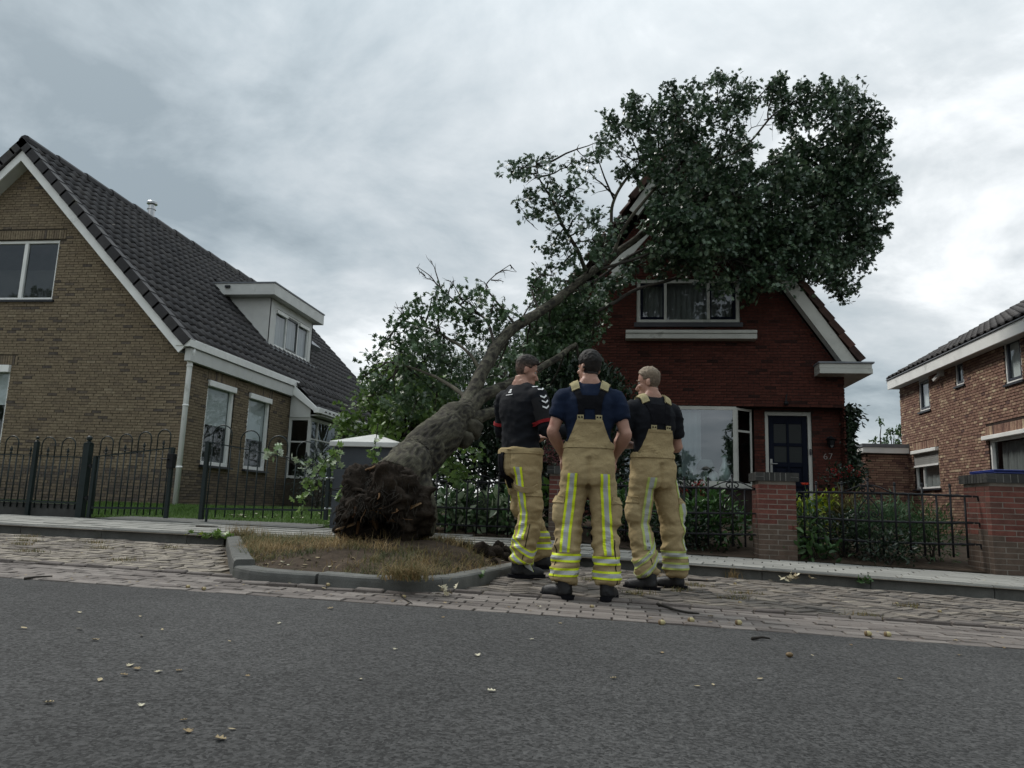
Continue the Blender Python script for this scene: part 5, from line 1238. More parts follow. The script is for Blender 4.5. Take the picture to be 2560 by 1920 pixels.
leaf_cloud('leaf_spray', C_, D_, RNG.uniform(.07, .11, len(C_)), (OAK_V, OAK_T), M_OAKY, OAK, up=.6, seed=6, tints=T_*.7)
allp = np.array([q for k, p in LP.items() for q in p[3:]]); rg = random.Random(5); mb = MB()
for c, r_ in list(zip(fringe_c, fringe_r)):
    j = int(np.argmin(np.linalg.norm(allp-c, axis=1))); b_ = np.array(min(c1+c2, key=lambda q: np.linalg.norm(q-c))); twigs(mb, b_, c, .009, rg, 3, .12, 1)
for c, r_ in list(zip(c1, r1))+list(zip(c2, r2))+list(zip(c3, r3)):
    d = np.linalg.norm(allp-c, axis=1); j = int(np.argmin(d+.15*np.random.default_rng(int(c[0]*1000) & 255).random(len(d))))
    twigs(mb, allp[j], c, .016+.006*d[j], rg, 5, .12, 2)
    for _ in range(4):
        v = np.array([rg.gauss(0, 1) for _ in range(3)]); v = v/np.linalg.norm(v)*r_*rg.uniform(.7, 1.15); twigs(mb, c-v*.1, c+v, .008, rg, 3, .15, 1)
# bare twigs against the sky
for (x0, y0, x1, y1, D) in ((1160,760,1120,700,11.6),(1105,720,1055,690,11.9),(1100,715,1080,655,11.9),(1062,690,1040,668,12),(1120,735,1135,700,11.7),(1220,720,1200,700,11.7),(1228,700,1260,705,11.8),(1238,686,1290,680,11.9),(1275,662,1292,680,12),(1205,760,1190,705,11.6),(1330,770,1360,725,12),(1350,690,1340,670,12.3),(1010,800,985,765,11.9),(1040,820,1000,815,11.8),(1960,225,1950,185,15.8),(1942,240,1955,205,15.8),(1870,330,1955,318,15.5),(1910,300,1985,290,15.7),(1285,500,1310,530,13.3),(1310,540,1345,575,13.3)):
    twigs(mb, atD(x0, y0, D), atD(x1, y1, D+.1), .012, rg, 5, .15, 5)
mb.build('twigs', M_TWIG, OAK, smooth=True, kind='stuff')
# sprays of bright leaves hanging by the gate and the pillar
def spray(label, pts, D, n, sz, mt, seed, group=None):
    r = np.random.default_rng(seed); P = [np.array(atD(x, y, D+.1*math.sin(i*2))) for i, (x, y) in enumerate(pts)]
    o = thing('oak_branch', label, 'branch', P[0], group); mb = MB(); mb.tube(P, [.007*(1-.7*i/(len(P)-1)) for i in range(len(P))], 5, .4); mb.build('stem', M_TWIG, o, smooth=True)
    for i in range(n):
        t = r.uniform(0, len(P)-1.001); j = int(t); c = P[j]+(P[j+1]-P[j])*(t-j)+r.normal(size=3)*.03; d = r.normal(size=3)+np.array([0, -.2, -.35])
        leaf_cloud('leaf', c[None], d[None], [r.uniform(*sz)], (OAK_V, OAK_T), mt, o, up=.5, kind=None, seed=seed*100+i, tints=np.array([r.uniform(.1, .85)]))
spray('bright green oak sprig hanging down in front of the right gate leaf', [(860,1120),(815,1150),(790,1190),(765,1230),(745,1280)], 9.3, 60, (.10, .15), M_OAKY, 21)
spray('oak sprig with pale silvery leaf tips reaching left over the right gate leaf', [(850,1150),(800,1160),(740,1165),(700,1135),(672,1125)], 9.4, 46, (.09, .14), mat('silvery_leaf', [(.10,.17,.05), (.2,.27,.12), (.42,.47,.38), (.55,.6,.5)], .4, 3, .15, 0, spec=.5, trans=.25), 22)
spray('oak sprig hanging over the white cap of the grey pillar', [(945,1060),(940,1100),(935,1135),(945,1160)], 9.5, 30, (.08, .12), M_OAKY, 23)
spray('low oak sprig beside the root plate in front of the grey pillar', [(905,1180),(880,1200),(860,1225),(850,1250)], 8.6, 36, (.08, .12), M_OAKY, 24)

# root plate
rc = atD(950, 1262, 7.02); ax = (Vector(TP[14])-Vector(TP[0])).normalized(); ax = (ax+Vector((0, .5, 0))).normalized()
e1 = ax.cross(Vector((0, 0, 1))).normalized(); e2 = e1.cross(ax).normalized(); vs = []; fs = []; tt = []; nr, na = 70, 150
for i in range(nr+1):
    th = math.pi*i/nr
    for k in range(na):
        an = 2*math.pi*k/na; rad = .435*math.sin(th)**.95 if 0 < i < nr else 0; h = math.cos(th)
        rad *= 1+.20*noise.noise((math.cos(an)*1.3, math.sin(an)*1.3, 4.2))+.10*noise.noise((math.cos(an)*3.5, math.sin(an)*3.5, 9)); u, v = math.cos(an)*rad, math.sin(an)*rad
        ax_h = h*.25
        if h < 0: ax_h = h*.30+(.36*max(0, 1-((u-.02)/.24)**2-((v+.14)/.17)**2) if v < .05 else 0)   # hollow under the earth dome
        p = rc+e1*u+e2*v*.98+ax*ax_h; q = p*1.0
        f = .12*noise.noise(p*3.2)+.075*noise.noise(p*7.5)+.045*noise.noise(p*17)+.022*noise.noise(p*38)
        p = p+(p-rc).normalized()*f*(1.25 if h < .2 else .7); vs.append(tuple(p))
for i in range(nr):
    for k in range(na): fs.append((i*na+k, i*na+(k+1) % na, (i+1)*na+(k+1) % na, (i+1)*na+k))
mb = MB(); mb.add(vs, fs, .45); RP = mb.build('root_plate', M_ROOT, OAK, smooth=True)
bvr = BVHTree.FromPolygons([Vector(v) for v in vs], fs)
rh = random.Random(77); hb_ = MB()
for i in range(420):                        # fine hair roots
    a, rr_ = rh.uniform(0, 2*math.pi), rh.uniform(.0, .46); hit = bvr.ray_cast(rc-ax*1.2+e1*rr_*math.cos(a)+e2*rr_*math.sin(a), ax)
    if hit[0] is None: continue
    d = (hit[1]+Vector((rh.uniform(-1,1), rh.uniform(-1,.2), rh.uniform(-1.2,.3)))).normalized(); pts = [hit[0]]
    for k in range(3): d = (d+Vector((rh.uniform(-.5,.5), rh.uniform(-.5,.5), rh.uniform(-.7,.1)))).normalized(); pts.append(pts[-1]+d*rh.uniform(.015, .05))
    hb_.tube(pts, [.0028, .0024, .0018, .001], 4, rh.random(), cap=False)
hb_.build('hair_roots', M_TWIG, RP, kind='stuff')
rg = random.Random(31)
for i in range(64):                         # snapped roots and torn wood on the underside
    a, rr_ = rg.uniform(0, 2*math.pi), rg.uniform(.05, .40)
    o_ = rc-ax*1.2+e1*rr_*math.cos(a)+e2*rr_*math.sin(a); hit = bvr.ray_cast(o_, ax)
    if hit[0] is None: continue
    p = hit[0]; d = (-ax*rg.uniform(.2, .9)+Vector((rg.uniform(-1,1), rg.uniform(-.6,.2), rg.uniform(-.9,.5)))).normalized()
    if i % 4 == 0 and (hit[0]-rc).dot(e2) < .06:
        mb = MB(); w = rg.uniform(.010, .030); l_ = rg.uniform(.10, .24); t = Vector((rg.uniform(-1,1), 0, rg.uniform(-.4,1))).normalized(); n_ = -ax
        s_ = t.cross(n_).normalized(); c5 = []
        for (a_, b_) in ((-.5,-.3),(.0,-.5),(.5,-.2),(.42,.35),(.0,.5),(-.45,.25)): c5.append(p+t*a_*l_+s_*b_*w*1.6+n_*rg.uniform(.0,.03))
        mb.add([tuple(q) for q in c5]+[tuple(q-n_*.05) for q in c5], [(0,1,2,3,4,5)]+[(j, j+6, (j+1) % 6+6, (j+1) % 6) for j in range(6)], rg.random()); mb.build('torn_wood', M_WOOD, RP)
    else:
        L_ = rg.uniform(.06, .26); pts = [p-d*.03]
        for k in range(5): d = (d+Vector((rg.uniform(-.6,.6), rg.uniform(-.5,.5), rg.uniform(-.6,.35)))).normalized(); pts.append(pts[-1]+d*L_/5)
        r0 = rg.choice([.004, .006, .012, .02]); mb = MB(); mb.tube(pts, [r0*(1-.6*k/5) for k in range(6)], 6, rg.random()*.6); mb.build('root', M_WOOD if rg.random() < .35 else M_ROOT, RP, smooth=True)
# soil ball crumbs and the hole's loose clods
CL = []
for k in range(5):
    mb = MB(); mb.sphere((0, 0, 0), 1, 9, 7); mb.v = [tuple(Vector(v)*(1+.35*noise.noise(Vector(v)*1.7+Vector((k*5, 0, 0)))+.12*noise.noise(Vector(v)*5))) for v in mb.v]; CL.append(mb.mesh('soil_clod', M_ROOT, True))
rg = random.Random(8)
def onI(x, y): return Vector((x, y, isl_z(x, y)))
for i in range(60):
    x, y = -.98+rg.gauss(0, .22), 7.35+rg.gauss(0, .33)
    if not inside(x, y, inner): continue
    s = rg.choice([.02, .03, .04, .05, .07])*rg.uniform(.7, 1.2); o = place('soil_clod', CL[rg.randrange(5)], None, (x, y, isl_z(x, y)+s*.35), (rg.random()*6, rg.random()*6, rg.random()*6), (s, s, s*.8))
    tag(o, 'dark crumbly clod of soil thrown up on the tree island', 'soil clod', 'loose clods of soil on the island')

# ================================================================== grass
def blades(name, P, h, wdt, lean, mt, seed, tints, kind='stuff', seg=3, parent=None):
    r = np.random.default_rng(seed); n = len(P); a = r.uniform(0, 2*np.pi, n); h = h*r.uniform(.5, 1.15, n); ln = lean*r.uniform(.1, 1.3, n)
    dx = np.stack([np.cos(a), np.sin(a), np.zeros(n)], 1); sx = np.stack([-np.sin(a), np.cos(a), np.zeros(n)], 1)
    rows = []
    for k in range(seg+1):
        t = k/seg; c = P+dx*(ln*h*t**1.7)[:, None]+np.array([0, 0, 1])*(h*(t-.35*np.minimum(ln, 1.6)*t*t))[:, None]
        w = wdt*(1-t*.9); rows.append(c-sx*w); rows.append(c+sx*w)
    V = np.stack(rows, 1).reshape(-1, 3); k2 = 2*(seg+1)
    f = np.array([(2*k, 2*k+1, 2*k+3, 2*k+2) for k in range(seg)]); F = (f[None]+np.arange(n)[:, None, None]*k2).reshape(-1, 4)
    return np_mesh(name, V, F, mt, np.repeat(np.clip(tints, 0, 1), seg), parent, kind)
r = np.random.default_rng(3)
n = 42000; X = r.uniform(-10.6, -3.3, n); Y = 10.32+4.3*r.random(n)**1.25
X = np.where(Y > 11.5, X, X); ok = ~((X > -4.0) & (X < -3.05) & (Y < 11.1)) & ~((X > -7.3) & (X < -4.2) & (Y < 10.62))
P = np.array([(x, y, G(x, y)) for x, y in zip(X[ok], Y[ok])])
blades('lawn_grass', P, .055, .0045, .8, M_GRASS, 4, r.uniform(0, 1, len(P)), seg=2)
# the island's long, half dried grass
PT = []; TI = []; HH = []
for i in range(24000):
    x, y = r.uniform(-4.6, -.4), 5.25+3.3*r.random()
    if not inside(x, y, inner): continue
    v = noise.noise((x*1.3, y*1.3, 11)); w = noise.noise((x*3.1, y*3.1, 4))
    bare = (y < 5.75 and x < -2.0) or ((x+1.0)**2/.12+(y-7.3)**2/.35 < 1) or (v < -.14)
    if bare and r.random() > .08: continue
    near = math.exp(-((x+2.0)**2/.7+(y-6.7)**2/.8))
    PT.append((x, y, isl_z(x, y)-.005)); TI.append(.26+.42*near+.75*w+.45*v+r.normal()*.16-(.25 if -1.9 < x < -1.3 and y < 6.4 else 0)); HH.append((.055+.06*near+.05*max(0, w)+.05*r.random()**2+(.05 if x < -2.9 and y > 6 else 0)))
blades('dry_grass', np.array(PT), np.array(HH), .0030, 1.7, M_STRAW, 7, np.array(TI))
def tuft(label, x, y, z, n, h, rad, seed, tint, name='grass_tuft', grp=None, droop=1.0):
    q = np.random.default_rng(seed); P = np.stack([x+q.normal(size=n)*rad, y+q.normal(size=n)*rad*.7, np.full(n, z)], 1)
    o = blades(name, P, h, .003, droop, M_STRAW, seed, q.normal(tint, .18, n), None); tag(o, label, 'grass tuft', grp)
tuft('straw coloured tuft spilling over the front kerb of the island', -1.42, 5.16, .13, 420, .19, .085, 31, .5, droop=1.6)
tuft('straw coloured tuft growing on the pavement behind the left kerb corner', -4.35, 8.45, .19, 260, .17, .12, 32, .55)
q = np.random.default_rng(9); 
for i, (x, y) in enumerate([(-6.2,7.3),(-5.6,7.6),(-5.9,6.9),(-5.1,7.0),(-4.7,7.5),(-6.6,7.8),(-4.2,6.1),(-5.3,6.3),(.55,6.5),(.95,6.2),(.75,7.0),(1.1,6.6),(-.2,6.9),(2.3,6.4),(.2,6.1),(1.7,5.6)]):
    tuft('low tuft of half dry grass in the paving joints '+('left of the tree island' if x < -2 else 'right of the tree island'), x, y, G(x, y), 90, .05, .075, 40+i, .35, grp='grass tufts in the '+('left' if x < -2 else 'right')+' bay paving', droop=1.4)
tuft('upright yellow tuft against the right kerb', 1.22, 7.98, G(1.2, 7.9), 60, .13, .03, 61, .7); tuft('upright yellow tuft between the feet of the right man', .42, 7.3, G(.4, 7.3), 50, .11, .04, 62, .75)

# ================================================================== garden plants
def shrub(label, x, y, rx, ry, h, n, shape, sz, mt, seed, cat='shrub', name='shrub', group=None, z=None, stems=7, up=.6, droop=-.05, tint=None, base=.1, per=7, spread=.08):
    z0 = G(x, y) if z is None else z; o = thing(name, label, cat, (x, y, z0), group); r = np.random.default_rng(seed)
    k = max(4, n//per); th = r.uniform(0, 2*np.pi, k); rr = np.sqrt(r.random(k)); hh = base+(1-base)*r.random(k)**.8
    prof = np.sqrt(np.clip(1-((hh-.45)/.62)**2, .05, 1))
    c = np.stack([x+np.cos(th)*rr*rx*prof, y+np.sin(th)*rr*ry*prof, z0+hh*h], 1)
    ctr = np.array([x, y, z0+.35*h]); d = unit(c-ctr)*.8+np.array([0, 0, .25+droop])
    C = (c[:, None, :]+r.normal(size=(k, per, 3))*spread).reshape(-1, 3); D_ = (d[:, None, :]+r.normal(size=(k, per, 3))*.6).reshape(-1, 3)
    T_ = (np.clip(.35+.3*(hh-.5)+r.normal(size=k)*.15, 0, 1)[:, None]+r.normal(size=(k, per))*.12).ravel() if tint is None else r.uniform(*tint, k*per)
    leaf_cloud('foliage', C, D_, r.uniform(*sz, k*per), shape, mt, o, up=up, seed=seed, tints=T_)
    mb = MB(); rg = random.Random(seed)
    for i in range(stems):
        q = c[rg.randrange(k)]; twigs(mb, (x+rg.uniform(-.2, .2)*rx, y+rg.uniform(-.2, .2)*ry, z0-.03), q, .006+.006*h, rg, 4, .08, 1)
    mb.build('stems', M_TWIG, o, smooth=True); return o
EL, NA, OK = (ELL_V, ELL_T), (NAR_V, NAR_T), (OAK_V, OAK_T)
shrub('glossy green laurel bush behind the panel left of the door-side pillar', 1.25, 10.75, .62, .4, .66, 1100, EL, (.08, .13), M_LAUR, 1)
shrub('glossy green laurel bush behind the men, next to the middle pillar', .25, 10.95, .55, .4, .64, 900, EL, (.08, .13), M_LAUR, 2)
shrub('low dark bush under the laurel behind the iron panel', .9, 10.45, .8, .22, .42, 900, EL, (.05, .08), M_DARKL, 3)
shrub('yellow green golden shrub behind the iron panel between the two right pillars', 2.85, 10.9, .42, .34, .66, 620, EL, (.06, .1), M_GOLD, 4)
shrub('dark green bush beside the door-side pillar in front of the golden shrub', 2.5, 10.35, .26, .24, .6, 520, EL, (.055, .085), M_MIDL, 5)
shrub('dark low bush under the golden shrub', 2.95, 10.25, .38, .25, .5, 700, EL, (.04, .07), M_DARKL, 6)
shrub('feathery grey green shrub in the middle of the right panel', 3.45, 10.3, .42, .35, .64, 1700, NA, (.07, .12), M_FENN, 7, per=10)
shrub('loose green shrub against the right edge pillar', 4.0, 10.2, .32, .35, .58, 1200, NA, (.06, .1), M_MIDL, 8, per=10)
shrub('tall wispy brown green grass plant behind the right panel', 3.1, 10.8, .22, .2, .66, 420, NA, (.12, .2), M_STRAW, 9, tint=(.05, .5), up=.1)
shrub('dark bush at the foot of the feathery shrub by the pavement', 3.35, 9.78, .3, .18, .34, 520, EL, (.04, .065), M_DARKL, 10)
shrub('leafy weed with broad leaves beside the door-side pillar', 2.48, 9.95, .22, .15, .3, 120, EL, (.09, .15), M_MIDL, 11, stems=5)
shrub('striped hosta clump behind the iron panel right of the trunk', -2.3, 10.75, .5, .3, .5, 420, EL, (.13, .21), M_HOSTA, 12, tint=(.1, 1), droop=-.3)
shrub('striped hosta clump beside the left man', -1.5, 10.8, .42, .3, .5, 400, EL, (.13, .21), M_HOSTA, 13, tint=(.1, 1), droop=-.3)
shrub('bright broad leaved plant between the left man and the middle pillar', -1.02, 10.9, .2, .2, .72, 46, EL, (.18, .26), M_LAUR, 14, tint=(.6, 1), stems=4)
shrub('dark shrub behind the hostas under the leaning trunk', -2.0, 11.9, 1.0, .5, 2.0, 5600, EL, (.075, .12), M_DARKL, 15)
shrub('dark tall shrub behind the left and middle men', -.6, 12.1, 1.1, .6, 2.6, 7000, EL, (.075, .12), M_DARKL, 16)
shrub('pointed dark evergreen under the bay of the brown house', -6.6, 16.2, .6, .6, 1.15, 1100, NA, (.08, .13), M_DARKL, 17)
hy = shrub('hydrangea with dusky red flower heads behind the middle pillar', -.85, 11.0, .42, .3, 1.2, 420, EL, (.09, .14), M_DARKL, 18, name='hydrangea', cat='hydrangea')
rg = random.Random(4)
for (x, y) in ((1378,1098),(1372,1120),(1392,1140),(1366,1142),(1400,1110),(1384,1160)):
    c = atD(x, y, 10.6); q = np.random.default_rng(int(x)); n = 150; u = unit(q.normal(size=(n, 3))); leaf_cloud('flower_head', np.array(c)+u*.062*q.uniform(.8, 1.05, (n, 1)), u+q.normal(size=(n, 3))*.4, q.uniform(.02, .032, n), EL, M_HYD, hy, up=.2, kind=None, seed=int(x))
# poppy by the pillar
c = onY(2012, 1212, 10.2); PO = thing('poppy', 'single orange red poppy on a thin stem right of the door-side pillar', 'poppy', (c.x+.05, c.y, G(c.x, c.y)))
mb = MB(); mb.tube([(c.x+.05, c.y, G(c.x, c.y)), (c.x+.04, c.y, c.z-.25), (c.x, c.y, c.z)], .004, 5); mb.build('stem', M_MIDL, PO)
q = np.random.default_rng(2); a = np.arange(9)*.7; leaf_cloud('petals', np.tile(np.array(c), (9, 1)), np.stack([np.cos(a), np.sin(a), .5+0*a], 1), .062, EL, mat('poppy_petal', (.42, .045, .022), .6, 4, .2, 0, trans=.3), PO, up=.5, kind=None)
# geraniums in a brick trough at the house corner, and under the bay window
def geranium(label, x, y, z, rx, h, seed, nf, spread):
    o = shrub(label, x, y, rx, .2, h, 420, EL, (.05, .09), M_DARKL, seed, name='geranium', cat='geranium', z=z); r = np.random.default_rng(seed)
    for i in range(nf):
        c = np.array([x+r.uniform(-1, 1)*rx*spread, y-.12+r.uniform(-.1, .1), z+h*r.uniform(.45, 1.05)]); u = unit(r.normal(size=(40, 3))); leaf_cloud('flower_head', c+u*.035, u, r.uniform(.025, .04, 40), EL, M_REDF, o, up=.2, kind=None, seed=seed*50+i)
TRG = thing('brick_trough', 'low red brick trough at the right corner of the red house', 'planter', (4.2, 14.5, .45)); 
rg = random.Random(2)
for k in range(11):
    for i in range(3):
        mb = MB(); x = 3.86+i*.222+(k % 2)*.0; mb.box(x, x+.21, 14.4, 14.6, .45+k*.062, .5+k*.062, rg.uniform(.3, .9)); mb.build('brick', M_BR, TRG)
mb = MB(); mb.box(3.87, 4.51, 14.41, 14.59, .4, 1.11); mb.build('core', M_MR, TRG)
geranium('dark leaved red geranium growing in the brick trough', 4.25, 14.5, 1.1, .36, .42, 71, 6, 1.3)
geranium('red geranium in front of the bay window beside the right man', 1.36, 13.6, .72, .24, .42, 72, 6, 1.0)
# creeper on the house corner
IV = thing('climbing_plant', 'dark climbing plant on the right corner of the red house', 'climber', (4.72, 15.7, .45)); r = np.random.default_rng(6); n = 2600
zz = .5+2.4*r.random(n); C = np.stack([4.66+np.abs(r.normal(size=n))*.11*(1+.4*np.sin(zz*5)), 15.62+r.random(n)*.5, zz], 1)
leaf_cloud('foliage', C, np.stack([r.normal(size=n)+.7, r.normal(size=n)-.5, r.normal(size=n)-.6], 1), r.uniform(.08, .13, n), EL, M_DARKL, IV, up=.2, seed=8)
mb = MB(); rg = random.Random(6)
for i in range(5): mb.tube([(4.66+rg.uniform(0, .08), 15.7+.12*i, .4+.4*k) for k in range(7)], .012, 5)
mb.build('stems', M_TWIG, IV)
# trees behind
def tree(label, x, y, h, cw, n, mt, seed, z0=.4, ch=.7, group='trees behind the houses', per=9, sz=(.09, .15), shape=NA, name='background_tree', dens=8):
    o = thing(name, label, 'tree', (x, y, z0), group); rg = random.Random(seed); r = np.random.default_rng(seed)
    P = [(x+.05*h*noise.noise((k, seed, 0)), y, z0+h*.8*k/8) for k in range(9)]; mb = MB(); mb.tube(P, [.02*h*(1-.85*k/8)+.01 for k in range(9)], 8, .5); mb.build('trunk', M_BARK, o, smooth=True)
    cs, rs_ = [], []; mb = MB()
    for i in range(n):
        a, u = r.uniform(0, 2*np.pi), r.random(); zc_ = z0+h*(1-ch)+h*ch*u; ww = cw*math.sqrt(max(.06, 1-((u-.4)/.62)**2))*math.sqrt(r.random())
        c = np.array([x+math.cos(a)*ww, y+math.sin(a)*ww, zc_]); cs.append(c); rs_.append(cw*r.uniform(.16, .3)); twigs(mb, P[min(8, 1+int(7*max(0, (zc_-z0)/h-.12)))], c, .03, rg, 4, .1)
    mb.build('branches', M_TWIG, o, smooth=True)
    C, D_, T_ = clumps(cs, rs_, per, .13, seed, dens=dens*1.7, out=.6); leaf_cloud('crown', C, D_, r.uniform(*sz, len(C)), shape, mt, o, up=.5, seed=seed, tints=T_); return o
tree('mid green bushy tree just right of the brown house roof, behind the fallen trunk', -5.4, 21.0, 4.9, 1.6, 60, M_BGT, 1, group=None)
tree('lighter green tree behind the leaning trunk between the two houses', -3.4, 19.5, 4.4, 1.7, 64, M_BGT, 2, group=None)
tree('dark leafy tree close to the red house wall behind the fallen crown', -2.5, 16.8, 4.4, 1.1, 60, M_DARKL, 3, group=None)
tree('bright green young tree between grey pillar and leaning trunk', -3.9, 13.2, 2.7, 1.2, 60, M_OAKY, 4, ch=.85, group=None, shape=OK, sz=(.08, .12), dens=11)
tree('low green tree at the end of the brown house gutter', -7.2, 23.5, 3.6, 1.3, 30, M_BGT, 5, ch=.85, group=None)
for i, x in enumerate((9.75, 10.25, 10.75, 11.25)):
    tree('upright leafy shoot showing above the flat roof of the annex', x, 30.0+.3*i, 3.75+.35*(i % 2), .36, 12, M_MIDL, 20+i, z0=.3, ch=.6, group='shoots behind the annex', sz=(.12, .18), shape=EL, dens=9)
"""trees across the street: they only show mirrored in the panes"""
for i, (x, h) in enumerate(((-46, 16), (-37, 16), (-13, 9), (-7.5, 10.5), (4.5, 4.5), (9, 7))):
    tree('street tree on the far side of the road, mirrored in the window panes', x, -19-1.5*(i % 2), h, h*.33, 26, M_OAK, 30+i, z0=-.1, ch=.72, group='street trees across the road', sz=(.25, .4), shape=EL, per=8, dens=3.5)
# ================================================================== the three men
M_SKIN = mat('skin', [(.30,.165,.115), (.36,.20,.145), (.40,.20,.15)], .5, 9, .14, .12, 150, .35, stain=((.34,.14,.10), 5, .58))
M_TURN = mat('turnout_cloth', [(.27,.205,.105), (.335,.257,.138), (.385,.30,.168)], .9, 6, .16, .7, 34, .12, fine=.12, fscale=300, stain=((.12,.085,.045), 3.2, .62))
M_NAVYT = mat('navy_cotton', [(.008,.013,.030), (.011,.019,.041)], .9, 7, .2, .3, 300, .12)
M_BLKT = mat('black_cotton', [(.006,.007,.010), (.010,.011,.014)], .85, 7, .2, .3, 300, .15)
M_BLKT2 = mat('dark_grey_cotton', [(.016,.016,.018), (.022,.022,.024)], .85, 7, .2, .3, 300, .15)
M_BLKW = mat('black_webbing', [(.004,.004,.006), (.008,.008,.010)], .9, 7, .2, .3, 300, .1)
M_PAD = mat('khaki_webbing', [(.34,.29,.16), (.42,.36,.21)], .9, 7, .15, .5, 160, .1)
M_REFL = mat('reflective_tape', [(.50,.60,.012), (.66,.76,.015), (.34,.35,.34), (.38,.39,.38)], .45, 7, .10, .1, 200, .35)
M_REFW = mat('worn_reflective_tape', [(.36,.42,.10), (.42,.48,.13), (.34,.35,.33), (.36,.37,.35)], .5, 7, .16, .1, 200, .35)
M_BOOT = mat('black_boot_leather', [(.006,.006,.007), (.014,.014,.015)], .5, 9, .3, .4, 60, .35)
M_HAIRD = mat('dark_hair', [(.007,.006,.0055), (.018,.014,.012), (.05,.036,.028), (.15,.09,.068)], .65, 60, .4, .6, 130, .25)
M_HAIRB = mat('blond_grey_hair', [(.08,.06,.045), (.16,.12,.085), (.24,.19,.135)], .65, 60, .35, .6, 130, .25)
M_RED = mat('red_cuff', (.26, .012, .016), .8, 6, .15, .1)
M_WPR = mat('white_print', (.72, .72, .72), .6, 6, .05, 0)
def remesh(name, mb, voxel, smooth=3):
    o = bpy.data.objects.new('tmp', mb.mesh(name, M_SKIN)); COL.objects.link(o)
    a = o.modifiers.new('r', 'REMESH'); a.mode = 'VOXEL'; a.voxel_size = voxel
    s = o.modifiers.new('s', 'SMOOTH'); s.factor = .5; s.iterations = smooth
    dg = bpy.context.evaluated_depsgraph_get(); me = bpy.data.meshes.new_from_object(o.evaluated_get(dg))
    old = o.data; bpy.data.objects.remove(o); bpy.data.meshes.remove(old); me.name = name; return me
def disp(me, fn):
    n = len(me.vertices); nv = [v.normal.copy() for v in me.vertices]
    for v, q in zip(me.vertices, nv): v.co += q*fn(v.co, q)
    me.update()
def fin(me, name, mt, parent, tintfn=None):
    me.materials.clear(); me.materials.append(mt)
    if 'tint' in me.attributes: me.attributes.remove(me.attributes['tint'])
    a = me.attributes.new('tint', 'FLOAT', 'FACE')
    a.data.foreach_set('value', [tintfn(p.center) if tintfn else .5 for p in me.polygons])
    me.polygons.foreach_set('use_smooth', [True]*len(me.polygons))
    o = bpy.data.objects.new(name, me); COL.objects.link(o)
    if parent is not None: o.parent = parent
    WL[o.name] = Vector((0,0,0)); return o
def loft(mb, rings, n=28, pw=2.4):
    """rings (cx, cy, z, rx, ry), bottom to top"""
    vs = []
    for (cx, cy, z, rx, ry) in rings:
        for k in range(n):
            a = 2*math.pi*k/n; c, s = math.cos(a), math.sin(a)
            vs.append((cx+rx*math.copysign(abs(c)**(2/pw), c), cy+ry*math.copysign(abs(s)**(2/pw), s), z))
    m_ = len(rings); fs = [(i*n+k, i*n+(k+1) % n, (i+1)*n+(k+1) % n, (i+1)*n+k) for i in range(m_-1) for k in range(n)]
    fs += [tuple(range(n-1, -1, -1)), tuple((m_-1)*n+k for k in range(n))]
    mb.add(vs, fs)
def spl(pts, k=6):
    """smooth curve through rows of numbers"""
    P = [np.array(p, float) for p in pts]; out_ = []
    for i in range(len(P)-1):
        p0, p1, p2, p3 = P[max(i-1, 0)], P[i], P[i+1], P[min(i+2, len(P)-1)]
        for j in range(k):
            t = j/k; out_.append(.5*((2*p1)+(-p0+p2)*t+(2*p0-5*p1+4*p2-p3)*t*t+(-p0+3*p1-3*p2+p3)*t**3))
    return out_+[P[-1]]
def hand(mb, w, d, up, curl, side):
    """palm from the wrist w along d; up is the back of the hand; side puts the thumb"""
    w, d, up = Vector(w), Vector(d).normalized(), Vector(up).normalized(); x = d.cross(up).normalized()*side; up = x.cross(d)*side
    mb.tube([w-d*.03, w+d*.02, w+d*.055, w+d*.09], [.025, .032, .034, .026], 10)
    for q in (-1, 1): mb.tube([w+d*.015+x*q*.012, w+d*.09+x*q*.026], [.017, .014], 8)
    for i, (o, L_) in enumerate(((.031, .070), (.011, .080), (-.010, .075), (-.030, .058))):
        p = w+d*.082+x*o; pts = [p-d*.02]; dd = (d+x*o*2.2).normalized()
        for s in range(3): pts.append(pts[-1]+dd*(L_/3+(.02 if s == 0 else 0))); dd = (dd-up*curl).normalized()
        mb.tube(pts, [.0092, .0090, .0082, .0066], 8)
    p = w+d*.03+x*.030; mb.tube([p-x*.012, p+(x*.75+d*.55)*.038, p+(x*.72+d*.95)*.062, p+(x*.55+d*1.25)*.082], [.014, .0115, .0105, .008], 8)
def proj(bv, rows, off, name, mt, parent, tints=None, thick=None):
    """lay a strip on a surface: rows of (origin, direction)"""
    vs = []; ok = True; n = len(rows[0]); last = None
    for row in rows:
        for (o_, d_) in row:
            h = bv.ray_cast(Vector(o_), Vector(d_).normalized())
            if h[0] is None: q = last if last is not None else Vector(o_)
            else: q = h[0]-Vector(d_).normalized()*off
            last = q; vs.append(tuple(q))
    fs, tt = [], []
    for i in range(len(rows)-1):
        for j in range(n-1):
            q = (i*n+j, i*n+j+1, (i+1)*n+j+1, (i+1)*n+j); p4 = [Vector(vs[k]) for k in q]
            if max((p4[k]-p4[k-1]).length for k in range(4)) > .13: continue     # missed the cloth
            fs.append(q); tt.append(tints[j] if tints else .5)
    mb = MB(); mb.v = vs; mb.f = fs; mb.t = tt; o = mb.build(name, mt, parent, smooth=False, local=True)
    s = o.modifiers.new('solid', 'SOLIDIFY'); s.thickness = thick or .004; s.offset = 0
    return o
def bvh(me): return BVHTree.FromPolygons([v.co.copy() for v in me.vertices], [tuple(p.vertices) for p in me.polygons])
